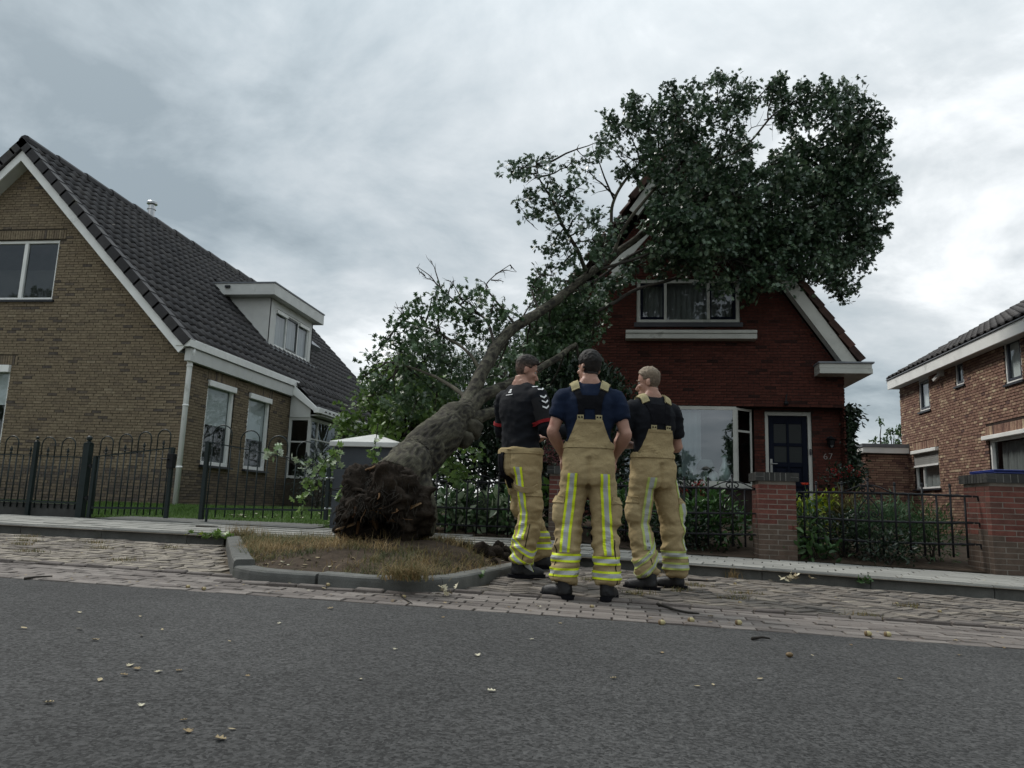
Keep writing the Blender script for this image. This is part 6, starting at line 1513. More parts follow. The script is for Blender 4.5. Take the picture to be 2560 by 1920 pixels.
def fireman(label, loc, rotz, S, cfg):
    T = thing('person', label, 'person', loc, 'three men standing together by the fallen tree', rotz); sc = lambda p: (p[0]*S, p[1]*S, p[2]*S)
    hips, knees, ank, toes = cfg['hips'], cfg['knees'], cfg['ankles'], cfg['toes']
    yaw, tilt = cfg['head']; lean = cfg.get('lean', (0, 0))
    def L_(p):                              # the torso leans above the hips
        k = max(0, p[2]-1.0); return (p[0]+lean[0]*k, p[1]+lean[1]*k, p[2])
    # ---- body
    mb = MB()
    tor = [(0,0,.90,.155,.105), (0,0,1.0,.15,.10), (0,-.003,1.1,.14,.092), (0,-.005,1.2,.145,.095), (0,-.005,1.32,.165,.105), (0,-.008,1.42,.165,.098), (0,-.012,1.475,.12,.075), (0,-.01,1.51,.07,.06), (0,.0,1.56,.058,.062), (0,.012,1.63,.056,.062)]
    loft(mb, [(L_((a, b, z))[0], L_((a, b, z))[1], z, rx, ry) for a, b, z, rx, ry in tor])
    for s in (-1, 1): mb.tube([L_((s*.02, -.015, 1.575)), L_((s*.06, -.015, 1.515)), L_((s*.13, -.012, 1.47))], [.046, .046, .046], 12)
    hc = Vector(L_((0, .015, 1.595)))
    Hm = Matrix.Translation(hc) @ Matrix.Rotation(yaw, 4, 'Z') @ Matrix.Rotation(tilt, 4, 'X')
    hb = MB()
    hb.sphere((0, .0, .115), 1, 20, 14, sq=(.073, .092, .098)); hb.sphere((0, .030, .055), 1, 16, 12, sq=(.060, .066, .085)); hb.sphere((0, .052, -.005), 1, 14, 10, sq=(.046, .046, .040))
    hb.sphere((0, .088, -.022), 1, 10, 8, sq=(.022, .018, .018)); hb.tube([(0, .088, .085), (0, .104, .060), (0, .118, .040), (0, .100, .030)], [.009, .011, .0135, .012], 8)
    hb.sphere((0, .080, .100), 1, 12, 8, sq=(.050, .022, .012)); hb.sphere((0, .096, .008), 1, 10, 6, sq=(.022, .010, .006)); hb.sphere((0, .094, -.002), 1, 10, 6, sq=(.020, .010, .006))
    for s in (-1, 1):
        hb.sphere((s*.078, -.008, .070), 1, 10, 8, sq=(.010, .020, .032)); hb.sphere((s*.082, -.018, .078), 1, 8, 6, sq=(.008, .010, .022)); hb.sphere((s*.040, .070, .055), 1, 10, 8, sq=(.022, .022, .018))
    mb.add([tuple(Hm @ Vector(v)) for v in hb.v], hb.f)
    arms = {}
    for s, k in ((-1, 'l'), (1, 'r')):
        sh = L_((s*.188, -.005, 1.435)); el, wr = cfg['arm_'+k]
        A, B_, C = Vector(sh), Vector(el), Vector(wr); arms[k] = (A, B_, C)
        mb.tube(spl([(*(A+Vector((-s*.06, 0, .0))), .06), (*A, .066), (*(A.lerp(B_, .4)), .054), (*(A.lerp(B_, .85)), .043), (*B_, .044), (*(B_.lerp(C, .25)), .047), (*(B_.lerp(C, .6)), .038), (*C, .027)], 4) and [tuple(q[:3]) for q in spl([(*(A+Vector((-s*.06, 0, .0))), .06), (*A, .066), (*(A.lerp(B_, .4)), .054), (*(A.lerp(B_, .85)), .043), (*B_, .044), (*(B_.lerp(C, .25)), .047), (*(B_.lerp(C, .6)), .038), (*C, .027)], 4)],
                [float(q[3]) for q in spl([(*A, .06), (*A, .066), (*A, .054), (*A, .043), (*A, .044), (*A, .047), (*A, .038), (*A, .027)], 4)], 14)
        hd = cfg.get('hand_'+k) or ((C-B_).normalized(), (0, 0, 1), .35)
        hand(mb, C, hd[0], hd[1], hd[2], s if len(hd) < 4 else hd[3])
    for i in (0, 1):
        mb.tube([hips[i], (Vector(hips[i])*.5+Vector(knees[i])*.5), knees[i], ank[i]], [.085, .075, .05, .036], 12)
    me = remesh('body', mb, .0068, 3)
    hi = Hm.inverted()
    # ---- hair from the scalp
    tin = lambda c: .5+.35*noise.noise(c*9)
    hv = {}; V_ = []; F_ = []; TT = []
    hl = cfg['hairline']
    nrm = [v.normal.copy() for v in me.vertices]
    bv_ = [hi @ v.co for v in me.vertices]
    def hair(q):                            # head space: scalp region
        if q.z < .0 or abs(q.x) > .1: return 0
        front = hl['front']-.9*max(0, abs(q.x)-.03)
        if q.y > .02 and q.z < front-(q.y-.075)*1.2*0: return 0 if q.y > .035 or q.z < .10 else (1 if q.z > .105 else 0)
        if q.y > .0 and q.z < .10: return 0
        if q.y > -.030 and q.z < .105 and abs(q.x) > .070 and q.y > -.025: return 0
        if q.z < hl['nape']+.25*max(0, q.y+.06): return 0
        return 1
    for p in me.polygons:
        c = hi @ p.center
        if -.14 < c.y < .12 and c.z > -.02 and hair(c):
            ids = []
            for vi in p.vertices:
                if vi not in hv:
                    q = bv_[vi]; top = max(0, min(1, (q.z-hl['fade'])/.05)); L0 = hl['side']+(hl['top']-hl['side'])*top+hl.get('quiff', 0)*max(0, q.y-.0)*10*top
                    v = me.vertices[vi]; hv[vi] = len(V_); V_.append(tuple(v.co+nrm[vi]*(L0*(1+.45*noise.noise(v.co*55)+.35*noise.noise(v.co*120))+.0012)))
                ids.append(hv[vi])
            F_.append(tuple(ids)); t_ = max(0, min(1, (c.z-hl['fade'])/.06)); TT.append(max(0, min(1, hl['t0']+(hl['t1']-hl['t0'])*t_+.25*noise.noise(p.center*70))))
    body = fin(me, 'body', M_SKIN, T, lambda c: .45+.3*noise.noise(c*14)); body.scale = (S,)*3
    mh = MB(); mh.v, mh.f, mh.t = V_, F_, TT; ho = mh.build('hair', cfg['hair'], T, smooth=True, local=True); ho.scale = (S,)*3
    so = ho.modifiers.new('solid', 'SOLIDIFY'); so.thickness = .006; so.offset = -1
    for s in (-1, 1):
        mb = MB(); mb.sphere(tuple(Hm @ Vector((s*.034, .0785, .082))), .0098, 10, 8); e_ = mb.build('eye', mat('eye', (.3, .28, .26), .2, 5, .1, 0), T, smooth=True, local=True); e_.scale = (S,)*3
        mb = MB(); mb.tube([tuple(Hm @ Vector((s*a, b, c))) for a, b, c in ((.014, .1005, .103), (.034, .098, .109), (.054, .082, .103))], [.0035, .0045, .003], 6); e_ = mb.build('eyebrow', cfg['hair'], T, local=True); e_.scale = (S,)*3
    # ---- shirt
    sm = MB()
    tr_ = [(0,0,cfg['shirt_hem'],.164,.120), (0,0,1.06,.162,.118), (0,-.003,1.14,.160,.114), (0,-.005,1.22,.166,.117), (0,-.006,1.32,.190,.128), (0,-.008,1.41,.196,.124), (0,-.010,1.465,.172,.104), (0,-.008,1.505,.112,.084), (0,-.002,1.54,.070,.072)]
    loft(sm, [(L_((a, b, z))[0], L_((a, b, z))[1], z, rx, ry) for a, b, z, rx, ry in tr_])
    for s in (-1, 1): sm.tube([L_((s*.035, -.012, 1.525)), L_((s*.09, -.014, 1.495)), L_((s*.155, -.010, 1.455))], [.052, .058, .062], 14)
    for s, k in ((-1, 'l'), (1, 'r')):
        A, B_, C = arms[k]; f = cfg['sleeve']
        if f <= 1: pts = [(*(A+Vector((-s*.09, 0, .01))), .070), (*A, .078), (*(A.lerp(B_, f*.5)), .071), (*(A.lerp(B_, f)), .066)]
        else: pts = [(*(A+Vector((-s*.09, 0, .01))), .070), (*A, .078), (*(A.lerp(B_, .5)), .066), (*B_, .054), (*(B_.lerp(C, .5)), .048), (*(B_.lerp(C, .95)), .036)]
        q = spl(pts, 4); sm.tube([tuple(a[:3]) for a in q], [float(a[3]) for a in q], 16)
    ms = remesh('shirt', sm, .0095, 4)
    disp(ms, lambda c, n: (.008*(1-2.4*abs(noise.noise(Vector((c.x*4+c.z*3, c.y*5, c.z*9-abs(c.x)*7)))))+.004*(1-2.2*abs(noise.noise(Vector((c.x*11-c.z*6, c.y*9, c.z*14+c.x*8))))))*(1 if c.z < 1.4 else .45)+.0025*noise.noise(Vector((c.x*17, c.y*17, c.z*25))))
    bvs = bvh(ms); shirt = fin(ms, 'shirt', cfg['shirt'], T, lambda c: .5+.3*noise.noise(c*5)); shirt.scale = (S,)*3
    # ---- trousers
    tm = MB(); hx = [(hips[0][0]+hips[1][0])/2, (hips[0][1]+hips[1][1])/2]; wz = cfg['waist']
    loft(tm, [(hx[0], hx[1]-.005, .80, .165, .122), (hx[0], hx[1]-.008, .86, .188, .138), (hx[0], hx[1]-.008, .93, .195, .142), (hx[0]*.7, hx[1]*.7-.005, 1.02, .186, .134), (L_((0,0,wz))[0], L_((0,0,wz))[1], wz, .172, .128)])
    ax_ = []
    for i in (0, 1):
        H_, K_, A_ = Vector(hips[i]), Vector(knees[i]), Vector(ank[i]); out_ = 1 if H_.x > hx[0] else -1
        P = spl([(*H_, .104), (*(H_.lerp(K_, .35)), .102), (*(H_.lerp(K_, .75)), .090), (*K_, .085), (*(K_.lerp(A_, .3)), .088), (*(K_.lerp(A_, .75)), .086), (*(A_+Vector((0, 0, .02))), .083)], 5)
        tm.tube([tuple(q[:3]) for q in P], [float(q[3]) for q in P], 20); ax_.append(P)
        pk = H_.lerp(K_, cfg.get('pocket', .72)); d_ = Vector((out_*math.cos(cfg['pk_ang']), math.sin(cfg['pk_ang']), 0)); tm.sphere(tuple(pk+d_*.070), 1, 14, 10, sq=(.062, .075, .125))
    mt_ = remesh('trousers', tm, .0105, 4)
    kz_ = (knees[0][2]+knees[1][2])/2
    def folds(c, n):
        low = max(0, min(1, (kz_+.12-c.z)/.2)); f = .004*noise.noise(Vector((c.x*22, c.y*22, c.z*26)))
        r1_ = 1-abs(noise.noise(Vector((c.x*6+c.z*7, c.y*6, c.z*11-c.x*5))))*2.4; r2_ = 1-abs(noise.noise(Vector((c.x*8-c.z*9+7, c.y*8, c.z*15+c.y*6))))*2.4
        f += (.009*low+.005)*r1_+(.007*low+.003)*r2_
        cr_ = math.exp(-((c.z-kz_)/.05)**2); f += .004*cr_*math.sin(c.z*95+3*noise.noise(c*6))
        seat = max(0, min(1, (c.z-.72)/.15))*(1 if c.z < .95 else 0); f += .008*seat*noise.noise(Vector((c.x*9+c.z*9, 3, c.z*7)))
        f += -.020*math.exp(-((c.x-hx[0])/.016)**2)*(1 if .78 < c.z < 1.0 else 0)
        if c.z < .12: f += .006*math.sin(c.x*60+c.y*50)
        return f
    disp(mt_, folds); bvt = bvh(mt_); tro = fin(mt_, 'trousers', M_TURN, T, lambda c: .5+.35*noise.noise(c*4)); tro.scale = (S,)*3
    def sproj(*a, **k): o = proj(*a, **k); o.scale = (S,)*3; return o
    def axat(i, z):
        P = ax_[i]
        for a, b in zip(P, P[1:]):
            if a[2] >= z >= b[2]: f = (a[2]-z)/max(1e-6, a[2]-b[2]); return Vector((a+(b-a)*f)[:3])
        return Vector(P[-1][:3]) if z < P[-1][2] else Vector(P[0][:3])
    TI = [.15, .85, .85, .15]; RF = cfg['tape']
    for i in (0, 1):
        phi = cfg['stripe_phi'][i]; d_ = Vector((math.sin(phi), -math.cos(phi), 0)); t_ = Vector((math.cos(phi), math.sin(phi), 0)); rows = []
        z0, z1 = cfg['stripe'][i]; n = 46
        for j in range(n+1):
            z = z0+(z1-z0)*j/n; a = axat(i, z)+t_*(cfg['stripe_off'][i]*(z-z1)/(z0-z1))
            rows.append([(a+d_*.6+t_*u, -d_) for u in (-.036, -.017, .0, .017, .036)])
        sproj(bvt, rows, .004, 'reflective_stripe', RF, T, [.15, .85, .85, .15])
        for zb in cfg['bands'][i]:
            rows = []; sl_ = cfg.get('band_slope', (0, 0))[i]
            for k in range(41):
                a = 2*math.pi*k/40; dd = Vector((math.cos(a), math.sin(a), 0)); rows.append([(axat(i, zb)+dd*.128+Vector((0, 0, w+sl_*dd.x)), -dd) for w in (-.029, -.014, 0, .014, .029)])
            sproj(bvt, rows, .004, 'reflective_band', RF, T, [.15, .85, .85, .15])
        ph = cfg['zip_phi'][i]; d_ = Vector((math.sin(ph), -math.cos(ph), 0)); t_ = Vector((math.cos(ph), math.sin(ph), 0))
        sproj(bvt, [[(axat(i, z)+d_*.5+t_*u, -d_) for u in (-.0028, .0028)] for z in [.42-.32*j/12 for j in range(13)]], .003, 'zip', M_BLKW, T, thick=.004)
        # cargo pocket flap
        oo = 1 if hips[i][0] > hx[0] else -1; pa = cfg['pk_ang']; dd = Vector((oo*math.cos(pa), math.sin(pa), 0)); tt = Vector((-dd.y, dd.x, 0))
        zc_ = hips[i][2]+(knees[i][2]-hips[i][2])*cfg.get('pocket', .72)
        sproj(bvt, [[(axat(i, zc_)+dd*.5+tt*u+Vector((0, 0, .115-.05*w)), -dd) for u in (-.085, -.04, 0, .04, .085)] for w in (0, .5, 1)], .008, 'pocket_flap', M_TURN, T, thick=.010)
    if 'band_waist' in cfg or True:         # waistband
        rows = [[(Vector((L_((0,0,wz))[0], L_((0,0,wz))[1], wz-.012-w))+Vector((math.cos(a), math.sin(a), 0))*.5, -Vector((math.cos(a), math.sin(a), 0))) for w in (0, .018, .036)] for a in [2*math.pi*k/40 for k in range(41)]]
        sproj(bvt, rows, .004, 'waistband', M_TURN, T, thick=.007)
    # ---- boots
    for i in (0, 1):
        A_ = Vector(ank[i]); tz = Vector(toes[i]).normalized(); sd_ = Vector((-tz.y, tz.x, 0)); B = MB(); g = Vector((A_.x, A_.y, cfg.get('ground', (0, 0))[i]))
        B.tube([g-tz*.02+Vector((0,0,.03)), g-tz*.015+Vector((0,0,.12)), A_+Vector((0,0,.10))], [.052, .052, .055], 14)
        B.tube([g-tz*.065+Vector((0,0,.042)), g+Vector((0,0,.058)), g+tz*.08+Vector((0,0,.052)), g+tz*.15+Vector((0,0,.042)), g+tz*.195+Vector((0,0,.036))], [.034, .046, .046, .042, .026], 14)
        for q in (-1, 1): B.tube([g+tz*.03+sd_*.015*q+Vector((0,0,.035)), g+tz*.15+sd_*.018*q+Vector((0,0,.034))], [.033, .030], 12)
        mbt = remesh('boot', B, .008, 4); bo = fin(mbt, 'boot', M_BOOT, T, lambda c: .4+.4*noise.noise(c*9)); bo.scale = (S,)*3
        so_ = MB(); out_ = []
        for (f, w) in ((-.095, .020), (-.08, .036), (-.03, .042), (.03, .040), (.09, .047), (.15, .046), (.195, .032), (.212, .012)): out_.append((f, w))
        loop = [g+tz*f+sd_*w for f, w in out_]+[g+tz*f-sd_*w for f, w in reversed(out_)]; n = len(loop)
        so_.add([tuple(p) for p in loop]+[tuple(p+Vector((0,0,.028))) for p in loop], [tuple(range(n-1, -1, -1)), tuple(range(n, 2*n))]+[(k, (k+1) % n, (k+1) % n+n, k+n) for k in range(n)])
        s_ = so_.build('sole', M_BLKW, bo, local=True)
    # ---- braces
    if cfg.get('braces'):
        c0 = lambda z: Vector(L_((0, 0, z)))
        back = Vector((0, -1, 0))
        def path(pts, w, name, mt, off, n=22, tints=None, thick=.006, bv=bvs, cols=5):
            q = spl(pts, 6); rows = []
            for k, a in enumerate(q):
                x, z, up = float(a[0]), float(a[1]), float(a[2])       # up bends the ray from behind (0) to above (1)
                d_ = Vector((0, math.cos(up*math.pi/2), -math.sin(up*math.pi/2))); b = q[min(k+1, len(q)-1)]; a_ = q[max(k-1, 0)]
                t2 = Vector((float(b[0]-a_[0]), float(b[1]-a_[1]))); l_ = max(1e-6, t2.length); sx = Vector((-t2.y/l_, 0, t2.x/l_)) if up < .5 else Vector((1 if t2.y < 0 else -1, 0, 0))
                cc = c0(min(z, 1.5)); o_ = Vector((cc.x+x, cc.y+float(a[3]), z))-d_*.5; rows.append([(o_+sx*(u*w/2), d_) for u in [(-1+2*c/(cols-1)) for c in range(cols)]])
            return sproj(bv, rows, off, name, mt, T, tints, thick=thick)
        for s in (-1, 1):
            path([(s*.062, 1.275, 0, 0), (s*.060, 1.34, 0, 0), (s*.075, 1.42, .05, 0), (s*.105, 1.475, .2, 0)], .046, 'brace', M_BLKW, .006)
            path([(s*.102, 1.462, .2, 0), (s*.112, 1.49, .45, 0), (s*.118, 1.50, .8, -.03), (s*.118, 1.50, 1, .02), (s*.115, 1.50, 1, .07)], .060, 'shoulder_pad', M_PAD, .012, thick=.014)
            path([(s*.066, 1.262, 0, 0), (s*.066, 1.302, 0, 0)], .046, 'brace_tab', M_PAD, .012, thick=.006)
            for q in (-1, 1):
                h = bvs.ray_cast(Vector((c0(1.285).x+s*.066+q*.011, -1, 1.285)), Vector((0, 1, 0)))
                if h[0] is not None: mb = MB(); mb.sphere(h[0]+Vector((0, -.017, 0)), .0065, 8, 6); e_ = mb.build('stud', M_BLKW, T, local=True); e_.scale = (S,)*3
        path([(-.085, 1.40, 0, 0), (0, 1.396, 0, 0), (.085, 1.40, 0, 0)], .10 if cfg['braces'] == 1 else .16, 'brace_yoke', M_BLKW, .005)
        # bib at the back
        zt = 1.268; rows = []
        for k in range(13):
            z = wz-.02+(zt-wz+.02)*k/12; f = k/12; hw = cfg['bib'][0]+(cfg['bib'][1]-cfg['bib'][0])*f**.8
            rows.append([(c0(z)+Vector((hw*u, -.6, z-c0(z).z)), Vector((0, 1, 0))) for u in [-1+2*j/10 for j in range(11)]])
        sproj(bvs, rows, .009, 'bib', M_TURN, T, thick=.010)
        rows = [[(c0(zt)+Vector((cfg['bib'][1]*u, -.6, dz+zt-c0(zt).z)), Vector((0, 1, 0))) for u in [-1+2*j/10 for j in range(11)]] for dz in (-.022, -.004)]
        sproj(bvs, rows, .014, 'bib_hem', M_TURN, T, thick=.008)
        for s in (-1, 1):
            rows = [[(Vector((s*(.115+.08*u), -.6, wz-.035+dz)), Vector((0, 1, 0))) for dz in (-.012, .012)] for u in [j/6 for j in range(7)]]
            sproj(bvt, rows, .010, 'belt_tab', M_TURN, T, thick=.006)
    return T, bvs, bvt, arms, sproj, axat
# the middle man: hands in his front pockets
gm = .023
A_ = fireman('middle man in navy t-shirt and khaki bib trousers with braces, hands in his pockets', (-.185, 5.53, G(-.185, 5.53)+.006), R(3), 1.012,
 dict(hips=[(-.095, 0, .88), (.095, 0, .88)], knees=[(-.135, .03, .50), (.125, .03, .50)], ankles=[(-.165, -.01, .095), (.150, -.01, .095)], toes=[(-.75, .65, 0), (.28, .95, 0)],
  head=(R(38), R(-2)), arm_l=((-.268, -.03, 1.185), (-.195, .17, 1.03)), arm_r=((.268, -.03, 1.175), (.195, .17, 1.02)),
  hand_l=((.35, .3, -.85), (-.8, .3, .3), .25), hand_r=((-.35, .3, -.85), (.8, .3, .3), .25),
  shirt=M_NAVYT, shirt_hem=1.02, sleeve=.60, waist=1.115, pk_ang=R(-8), stripe_phi=[R(-8), R(10)], stripe=[(.965, .325), (.955, .315)], stripe_off=[-.0, .0], bands=[(.285, .185), (.275, .175)], zip_phi=[R(-52), R(38)],
  tape=M_REFL, braces=1, bib=(.165, .092), hair=M_HAIRD, hairline=dict(front=.165, nape=.022, fade=.085, side=.004, top=.012, t0=.28, t1=.15)))
# the left man: no braces up, one hand held out
B1 = fireman('left man in black jersey with red cuffs and white chevrons, one hand held out', (-.80, 6.38, G(-.80, 6.38)+.006), R(-34), 1.062,
 dict(hips=[(-.09, .03, .86), (.095, -.02, .86)], knees=[(-.07, .22, .50), (.10, .03, .49)], ankles=[(-.02, .34, .135), (.055, -.03, .095)], toes=[(.45, .9, 0), (.55, .85, 0)], ground=(.045, 0),
  head=(R(-38), R(-14)), lean=(-.05, .03), arm_l=((-.275, .06, 1.17), (-.10, .27, 1.12)), arm_r=((.245, .03, 1.155), (.42, .20, 1.17)),
  hand_r=((.75, .55, .32), (-.3, -.8, .3), .12, -1), hand_l=((.8, .5, .2), (0, -.2, 1), .3),
  shirt=M_BLKT, shirt_hem=.985, sleeve=1.5, waist=1.02, pk_ang=R(-18), pocket=.78, stripe_phi=[R(-75), R(12)], stripe=[(.90, .31), (.875, .30)], stripe_off=[0, -.03], bands=[(.33, .24), (.262, .165)], zip_phi=[R(-100), R(46)], band_slope=(0, -.08),
  tape=M_REFL, hair=M_HAIRD, hairline=dict(front=.16, nape=.028, fade=.105, side=.0015, top=.013, quiff=.010, t0=.78, t1=.35)))
T, bvs, bvt, arms, sproj, axat = B1
A, B_, C = arms['r']; dv = (B_-A).normalized(); up_ = Vector((0, 1, 0)); e1 = dv.cross(up_).normalized(); e2 = e1.cross(dv)
def ringband(T, bv, c, d, w, name, mt, off=.004, a0=0, a1=2*math.pi, rad=.3):
    d = d.normalized(); e1 = d.cross(Vector((0, 1, 0.1))).normalized(); e2 = e1.cross(d); rows = []
    for k in range(33):
        a = a0+(a1-a0)*k/32; dd = e1*math.cos(a)+e2*math.sin(a); rows.append([(c+dd*.115+d*(w*(u-.5)), -dd) for u in (0, .5, 1)])
    return sproj(bv, rows, off, name, mt, T, thick=.006)
for k in ('r', 'l'): A, B_, C = arms[k]; ringband(T, bvs, A.lerp(B_, .74), B_-A, .026, 'red_cuff', M_RED, .006)
A, B_, C = arms['r']; ringband(T, bvs, A.lerp(B_, .40), B_-A, .19, 'raglan_sleeve', M_BLKT2, .003)
for k in range(5):                          # white chevrons along the shoulder and sleeve
    f = -.22+.15*k; c = A+(B_-A)*f+Vector((-.03*max(0, 1-k), 0, .0)); out_ = Vector((.86, -.40, .55 if k < 2 else .16)).normalized(); d = (B_-A).normalized() if k > 1 else Vector((.75, 0, -.65)); s = d.cross(out_).normalized()
    rows = [[(c+out_*.3+s*(u*.028)+d*(v-abs(u)*.018), -out_) for u in (-1, -.5, 0, .5, 1)] for v in (0, .014)]
    sproj(bvs, rows, .009, 'chevron', M_WPR, T, thick=.002)
for (z, w, h) in ((1.49, .012, .014), (1.472, .016, .012), (1.452, .040, .006)):   # small print below the collar
    sproj(bvs, [[(Vector((-.03+w*u-.05*.45, -.5, z+dz)), Vector((0, 1, 0))) for u in (-1, 0, 1)] for dz in (0, h)], .004, 'collar_print', M_WPR, T, thick=.002)
def strap(T, pts, w, name, mt, S, thick=.008):
    q = [Vector(a[:3].tolist()) for a in spl(pts, 6)]; mb = MB(); vs = []
    for k, p in enumerate(q):
        vs += [tuple(p+Vector((0, 0, w/2))), tuple(p-Vector((0, 0, w/2)))]
    mb.add(vs, [(2*k, 2*k+1, 2*k+3, 2*k+2) for k in range(len(q)-1)]); o = mb.build(name, mt, T, local=True, smooth=True); o.scale = (S,)*3
    s = o.modifiers.new('solid', 'SOLIDIFY'); s.thickness = thick
def leg_strap(T, bv, pts, w, name, mt, off, thick):     # a hanging loop: x, z and the ray's side angle
    rows = []
    for a in spl(pts, 6):
        ph = float(a[2]); d_ = Vector((math.sin(ph), -math.cos(ph), 0)); t_ = Vector((math.cos(ph), math.sin(ph), 0)); c = axat(1, float(a[1])) if True else None
        rows.append([(c+d_*.6+t_*float(a[0])+Vector((0, 0, u*w)), -d_) for u in (-.5, 0, .5)])
    sproj(bv, rows, off, name, mt, T, thick=thick)
leg_strap(T, bvt, [(-.14, .80, R(15)), (-.09, .72, R(15)), (0, .685, R(15)), (.07, .69, R(15)), (.11, .72, R(15))], .042, 'hanging_brace', M_TURN, .016, .012)
for x, z0, z1 in ((-.105, .98, .74), (-.145, .97, .70)):
    sproj(bvt, [[(Vector((x+u, -.6, z0+(z1-z0)*k/8)), Vector((.1, 1, 0))) for u in (-.017, .017)] for k in range(9)], .015, 'hanging_strap', M_BLKW, T, thick=.01)
# the right man: arms folded, looking left
C1 = fireman('right man with fair cropped hair, dark t-shirt and braces, looking left with folded arms', (.335, 6.47, G(.335, 6.47)+.004), R(27), 1.045,
 dict(hips=[(-.10, .0, .88), (.10, .02, .88)], knees=[(-.10, .05, .50), (.19, .02, .50)], ankles=[(-.075, -.06, .095), (.235, .04, .095)], toes=[(-.62, .78, 0), (-.55, .83, 0)], ground=(0, 0),
  head=(R(46), R(-6)), lean=(-.02, .02), arm_l=((-.285, .06, 1.16), (-.06, .22, 1.16)), arm_r=((.265, .06, 1.15), (.06, .25, 1.19)),
  hand_l=((.9, .1, .1), (0, .3, 1), .3), hand_r=((-.9, -.1, -.05), (0, .3, 1), .3),
  shirt=M_BLKT, shirt_hem=1.0, sleeve=.72, waist=1.09, pk_ang=R(-10), pocket=.70, stripe_phi=[R(-4), R(52)], stripe=[(.955, .315), (.93, .30)], stripe_off=[.03, 0], bands=[(.285, .180), (.275, .185)], zip_phi=[R(-2), R(60)], band_slope=(.10, 0),
  tape=M_REFW, braces=2, bib=(.175, .105), hair=M_HAIRB, hairline=dict(front=.17, nape=.03, fade=.105, side=.0015, top=.010, quiff=.004, t0=.35, t1=.75)))
# ================================================================== litter on the ground
M_LITT = mat('dry_leaf', [(.10,.065,.035), (.22,.16,.085), (.36,.30,.19), (.50,.47,.36)], .8, 20, .25, .3, 90, .2)
M_ACORN = mat('acorn_shell', [(.10,.055,.025), (.30,.24,.12), (.42,.38,.20)], .45, 12, .2, .1)
def onG(x, y):
    d = ray(x, y); t = .5
    for _ in range(60):
        p = CAM+d*t; e = p.z-(isl_z(p.x, p.y) if inside(p.x, p.y, inner) else G(p.x, p.y)); t += e*.9/max(.04, -d.z+.02)*.5
    return CAM+d*t
LM = []
rg = random.Random(55)
for k in range(8):
    mb = MB(); V, Tt = (OAK_V, OAK_T) if k % 3 else (ELL_V, ELL_T); cu = rg.uniform(.2, .9)
    mb.add([(v[0]*rg.uniform(.8, 1.1), v[1]-.5, .06+cu*.5*((v[1]-.5)**2+v[0]**2)+abs(v[0])*.25) for v in V], [tuple(t) for t in Tt.tolist()], [.1, .35, .5, .65, .8, .95, .6, .45][k]); LM.append(mb.mesh('fallen_leaf', M_LITT))
def leaf_at(p, s, label, group, k=None):
    o = place('fallen_leaf', LM[rg.randrange(8) if k is None else k], None, (p[0], p[1], p[2]+.002), (rg.uniform(-.15,.15), rg.uniform(-.15,.15), rg.uniform(0, 6.28)), (s, s, s)); tag(o, label, 'leaf', group)
for (x, y) in ((197,1533),(197,1575),(350,1543),(353,1592),(405,1576),(237,1602),(324,1666),(342,1675),(310,1690),(249,1703),(396,1682),(446,1679),(460,1803),(469,1832),(547,1851),(579,1826),(353,1766),(619,1692),(573,1605),(988,1625),(1195,1640),(1227,1730),(827,1523),(1108,1545),(1535,1698),(1653,1634),(1743,1718),(1783,1714),(2128,1614),(2510,1621),(60,1573),(120,1760),(900,1700),(1400,1560),(1900,1700),(2250,1700),(2030,1640),(700,1560),(1330,1600),(2400,1640)):
    leaf_at(onG(x, y), rg.uniform(.022, .045), 'small dry scrap of leaf lying on the asphalt', 'dry leaf scraps on the road')
for i in range(130):
    x = rg.uniform(-7.5, 4.5); y = rg.choice([rg.uniform(4.7, 5.6), rg.uniform(5.6, 8.2), rg.uniform(5.6, 8.2)])
    if inside(x, y, inner) or (-.7 < x < .7 and 5.3 < y < 6.9): continue
    leaf_at((x, y, G(x, y)+.008), rg.uniform(.025, .05), 'small dry leaf scrap lying on the brick paving', 'dry leaf scraps on the brick paving')
for i in range(90):
    x = rg.uniform(-6, 3.6); y = 4.70+abs(rg.gauss(0, .13))
    leaf_at((x, y, G(x, y)+.006), rg.uniform(.014, .035), 'tiny dark crumb of leaf and bark along the asphalt edge', 'leaf crumbs along the asphalt edge', rg.choice([0, 0, 1, 7]))
for i in range(70):
    x, y = -2.7+rg.gauss(0, .35), 5.55+abs(rg.gauss(0, .25))
    if i > 40: x, y = -.85+rg.gauss(0, .12), 6.6+rg.gauss(0, .55)
    if not inside(x, y, inner): continue
    leaf_at((x, y, isl_z(x, y)), rg.uniform(.03, .06), 'dry brown leaf on the bare soil of the tree island', 'dry leaves on the island soil')
for i in range(34):
    x, y = rg.uniform(-6.2, -3.6), 10.9+abs(rg.gauss(0, .7))
    if x > -4.1 and y < 11.2: continue
    leaf_at((x, y, G(x, y)+.03), rg.uniform(.06, .10), 'pale leaf lying on the lawn behind the gate', 'pale leaves on the lawn', 5)
def acorn(x, y, label, s=.016, t=.7, group='acorns along the clinker strip'):
    p = onG(x, y); o = thing('acorn', label, 'acorn', (p.x, p.y, p.z+s*.8), group); a = rg.uniform(0, 6.28)
    mb = MB(); mb.sphere((p.x, p.y, p.z+s*.8), s, 10, 8, t, (1.25, .95, .95)); mb.build('nut', M_ACORN, o, smooth=True)
    mb = MB(); mb.sphere((p.x-s*.75, p.y, p.z+s*.8), s*.85, 8, 6, .1, (.7, 1.15, 1.15)); mb.build('cup', M_ACORN, o, smooth=True)
for (x, y) in ((2171,1590),(2220,1592),(1847,1562),(1728,1556),(1655,1562)): acorn(x, y, 'pale acorn lying by the edge of the asphalt', .017)
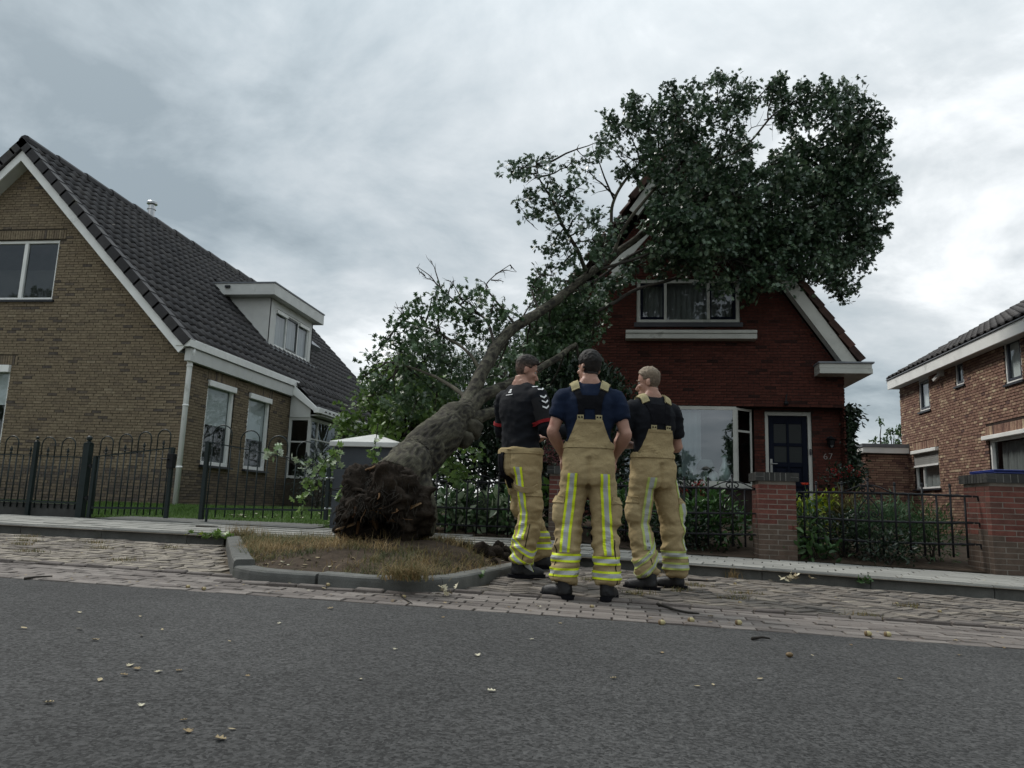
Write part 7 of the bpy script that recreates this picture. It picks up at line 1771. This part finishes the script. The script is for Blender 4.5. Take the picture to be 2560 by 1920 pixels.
for (x, y) in ((1838,1462),(1667,1463),(2242,1512),(2350,1532),(510,1475),(820,1465),(1010,1495),(470,1470),(1850,1510),(1480,1520)): acorn(x, y, 'small acorn lying on the brick paving', .012, .5, 'acorns on the brick paving')
p = onG(1974, 1643); mb = MB(); mb.sphere((p.x, p.y, p.z+.012), .014, 10, 7, .1, (1.3, 1, .85)); tag(mb.build('acorn_cup', M_ACORN, smooth=True), 'lone dark red brown acorn cup out on the bare asphalt', 'acorn cup')
def stick(pts, r_, label):
    P = [onG(x, y)+Vector((0, 0, r_+.004*math.sin(i))) for i, (x, y) in enumerate(pts)]; mb = MB(); mb.tube(P, [r_*(1-.5*i/(len(P)-1)) for i in range(len(P))], 6, rg.random()); tag(mb.build('twig', M_TWIG, smooth=True), label, 'twig')
stick([(1625,1508),(1660,1520),(1690,1531),(1720,1536),(1748,1537)], .011, 'long dark crooked twig on the clinker strip before the right man')
stick([(1880,1601),(1905,1599),(1925,1602)], .009, 'short dark twig on the asphalt right of the men')
stick([(60,1450),(90,1447),(130,1445)], .009, 'twig with pale bud at the left end of the clinker strip')
stick([(1720,1452),(1760,1455),(1790,1457)], .010, 'short dark twig at the foot of the right kerb')
stick([(490,1317),(520,1319),(545,1318)], .009, 'thin twig on the pale pavement before the gate')
stick([(995,1480),(1010,1500),(1030,1512)], .006, 'thin straw twig leaning on the front kerb of the island')
def bunch(label, x, y, n, mt, sz, seed, spread=.05, tint=(0, 1)):
    p = onG(x, y); q = np.random.default_rng(seed); C = np.array(p)+np.stack([q.normal(size=n)*spread, q.normal(size=n)*spread*.6, q.random(n)*.05+.01], 1)
    o = leaf_cloud('leaf_cluster', C, np.stack([q.normal(size=n), q.normal(size=n), .25+q.random(n)*.4], 1), q.uniform(*sz, n), OK, mt, None, up=.8, kind=None, seed=seed, tint=tint); tag(o, label, 'leaf cluster')
bunch('wilted green oak leaf cluster lying in the left kerb corner', 535, 1350, 26, M_OAKY, (.08, .13), 1, .10, (0, .5))
bunch('yellow brown leaf cluster beside the wilted green one in the kerb corner', 500, 1350, 12, M_GOLD, (.07, .1), 2, .06)
bunch('pale cream leaf cluster in the gutter below the right kerb', 1990, 1457, 16, M_LITT, (.06, .09), 3, .06, (.6, 1))
bunch('green leaf growing out of the gutter below the right kerb', 2165, 1468, 6, M_MIDL, (.09, .13), 4, .04)
bunch('pale cream leaf cluster on the clinker strip below the island', 1120, 1492, 9, M_LITT, (.05, .08), 5, .04, (.6, 1))
bunch('green leaf cluster on the bare soil by the left man', 1175, 1450, 7, M_MIDL, (.06, .09), 6, .05)
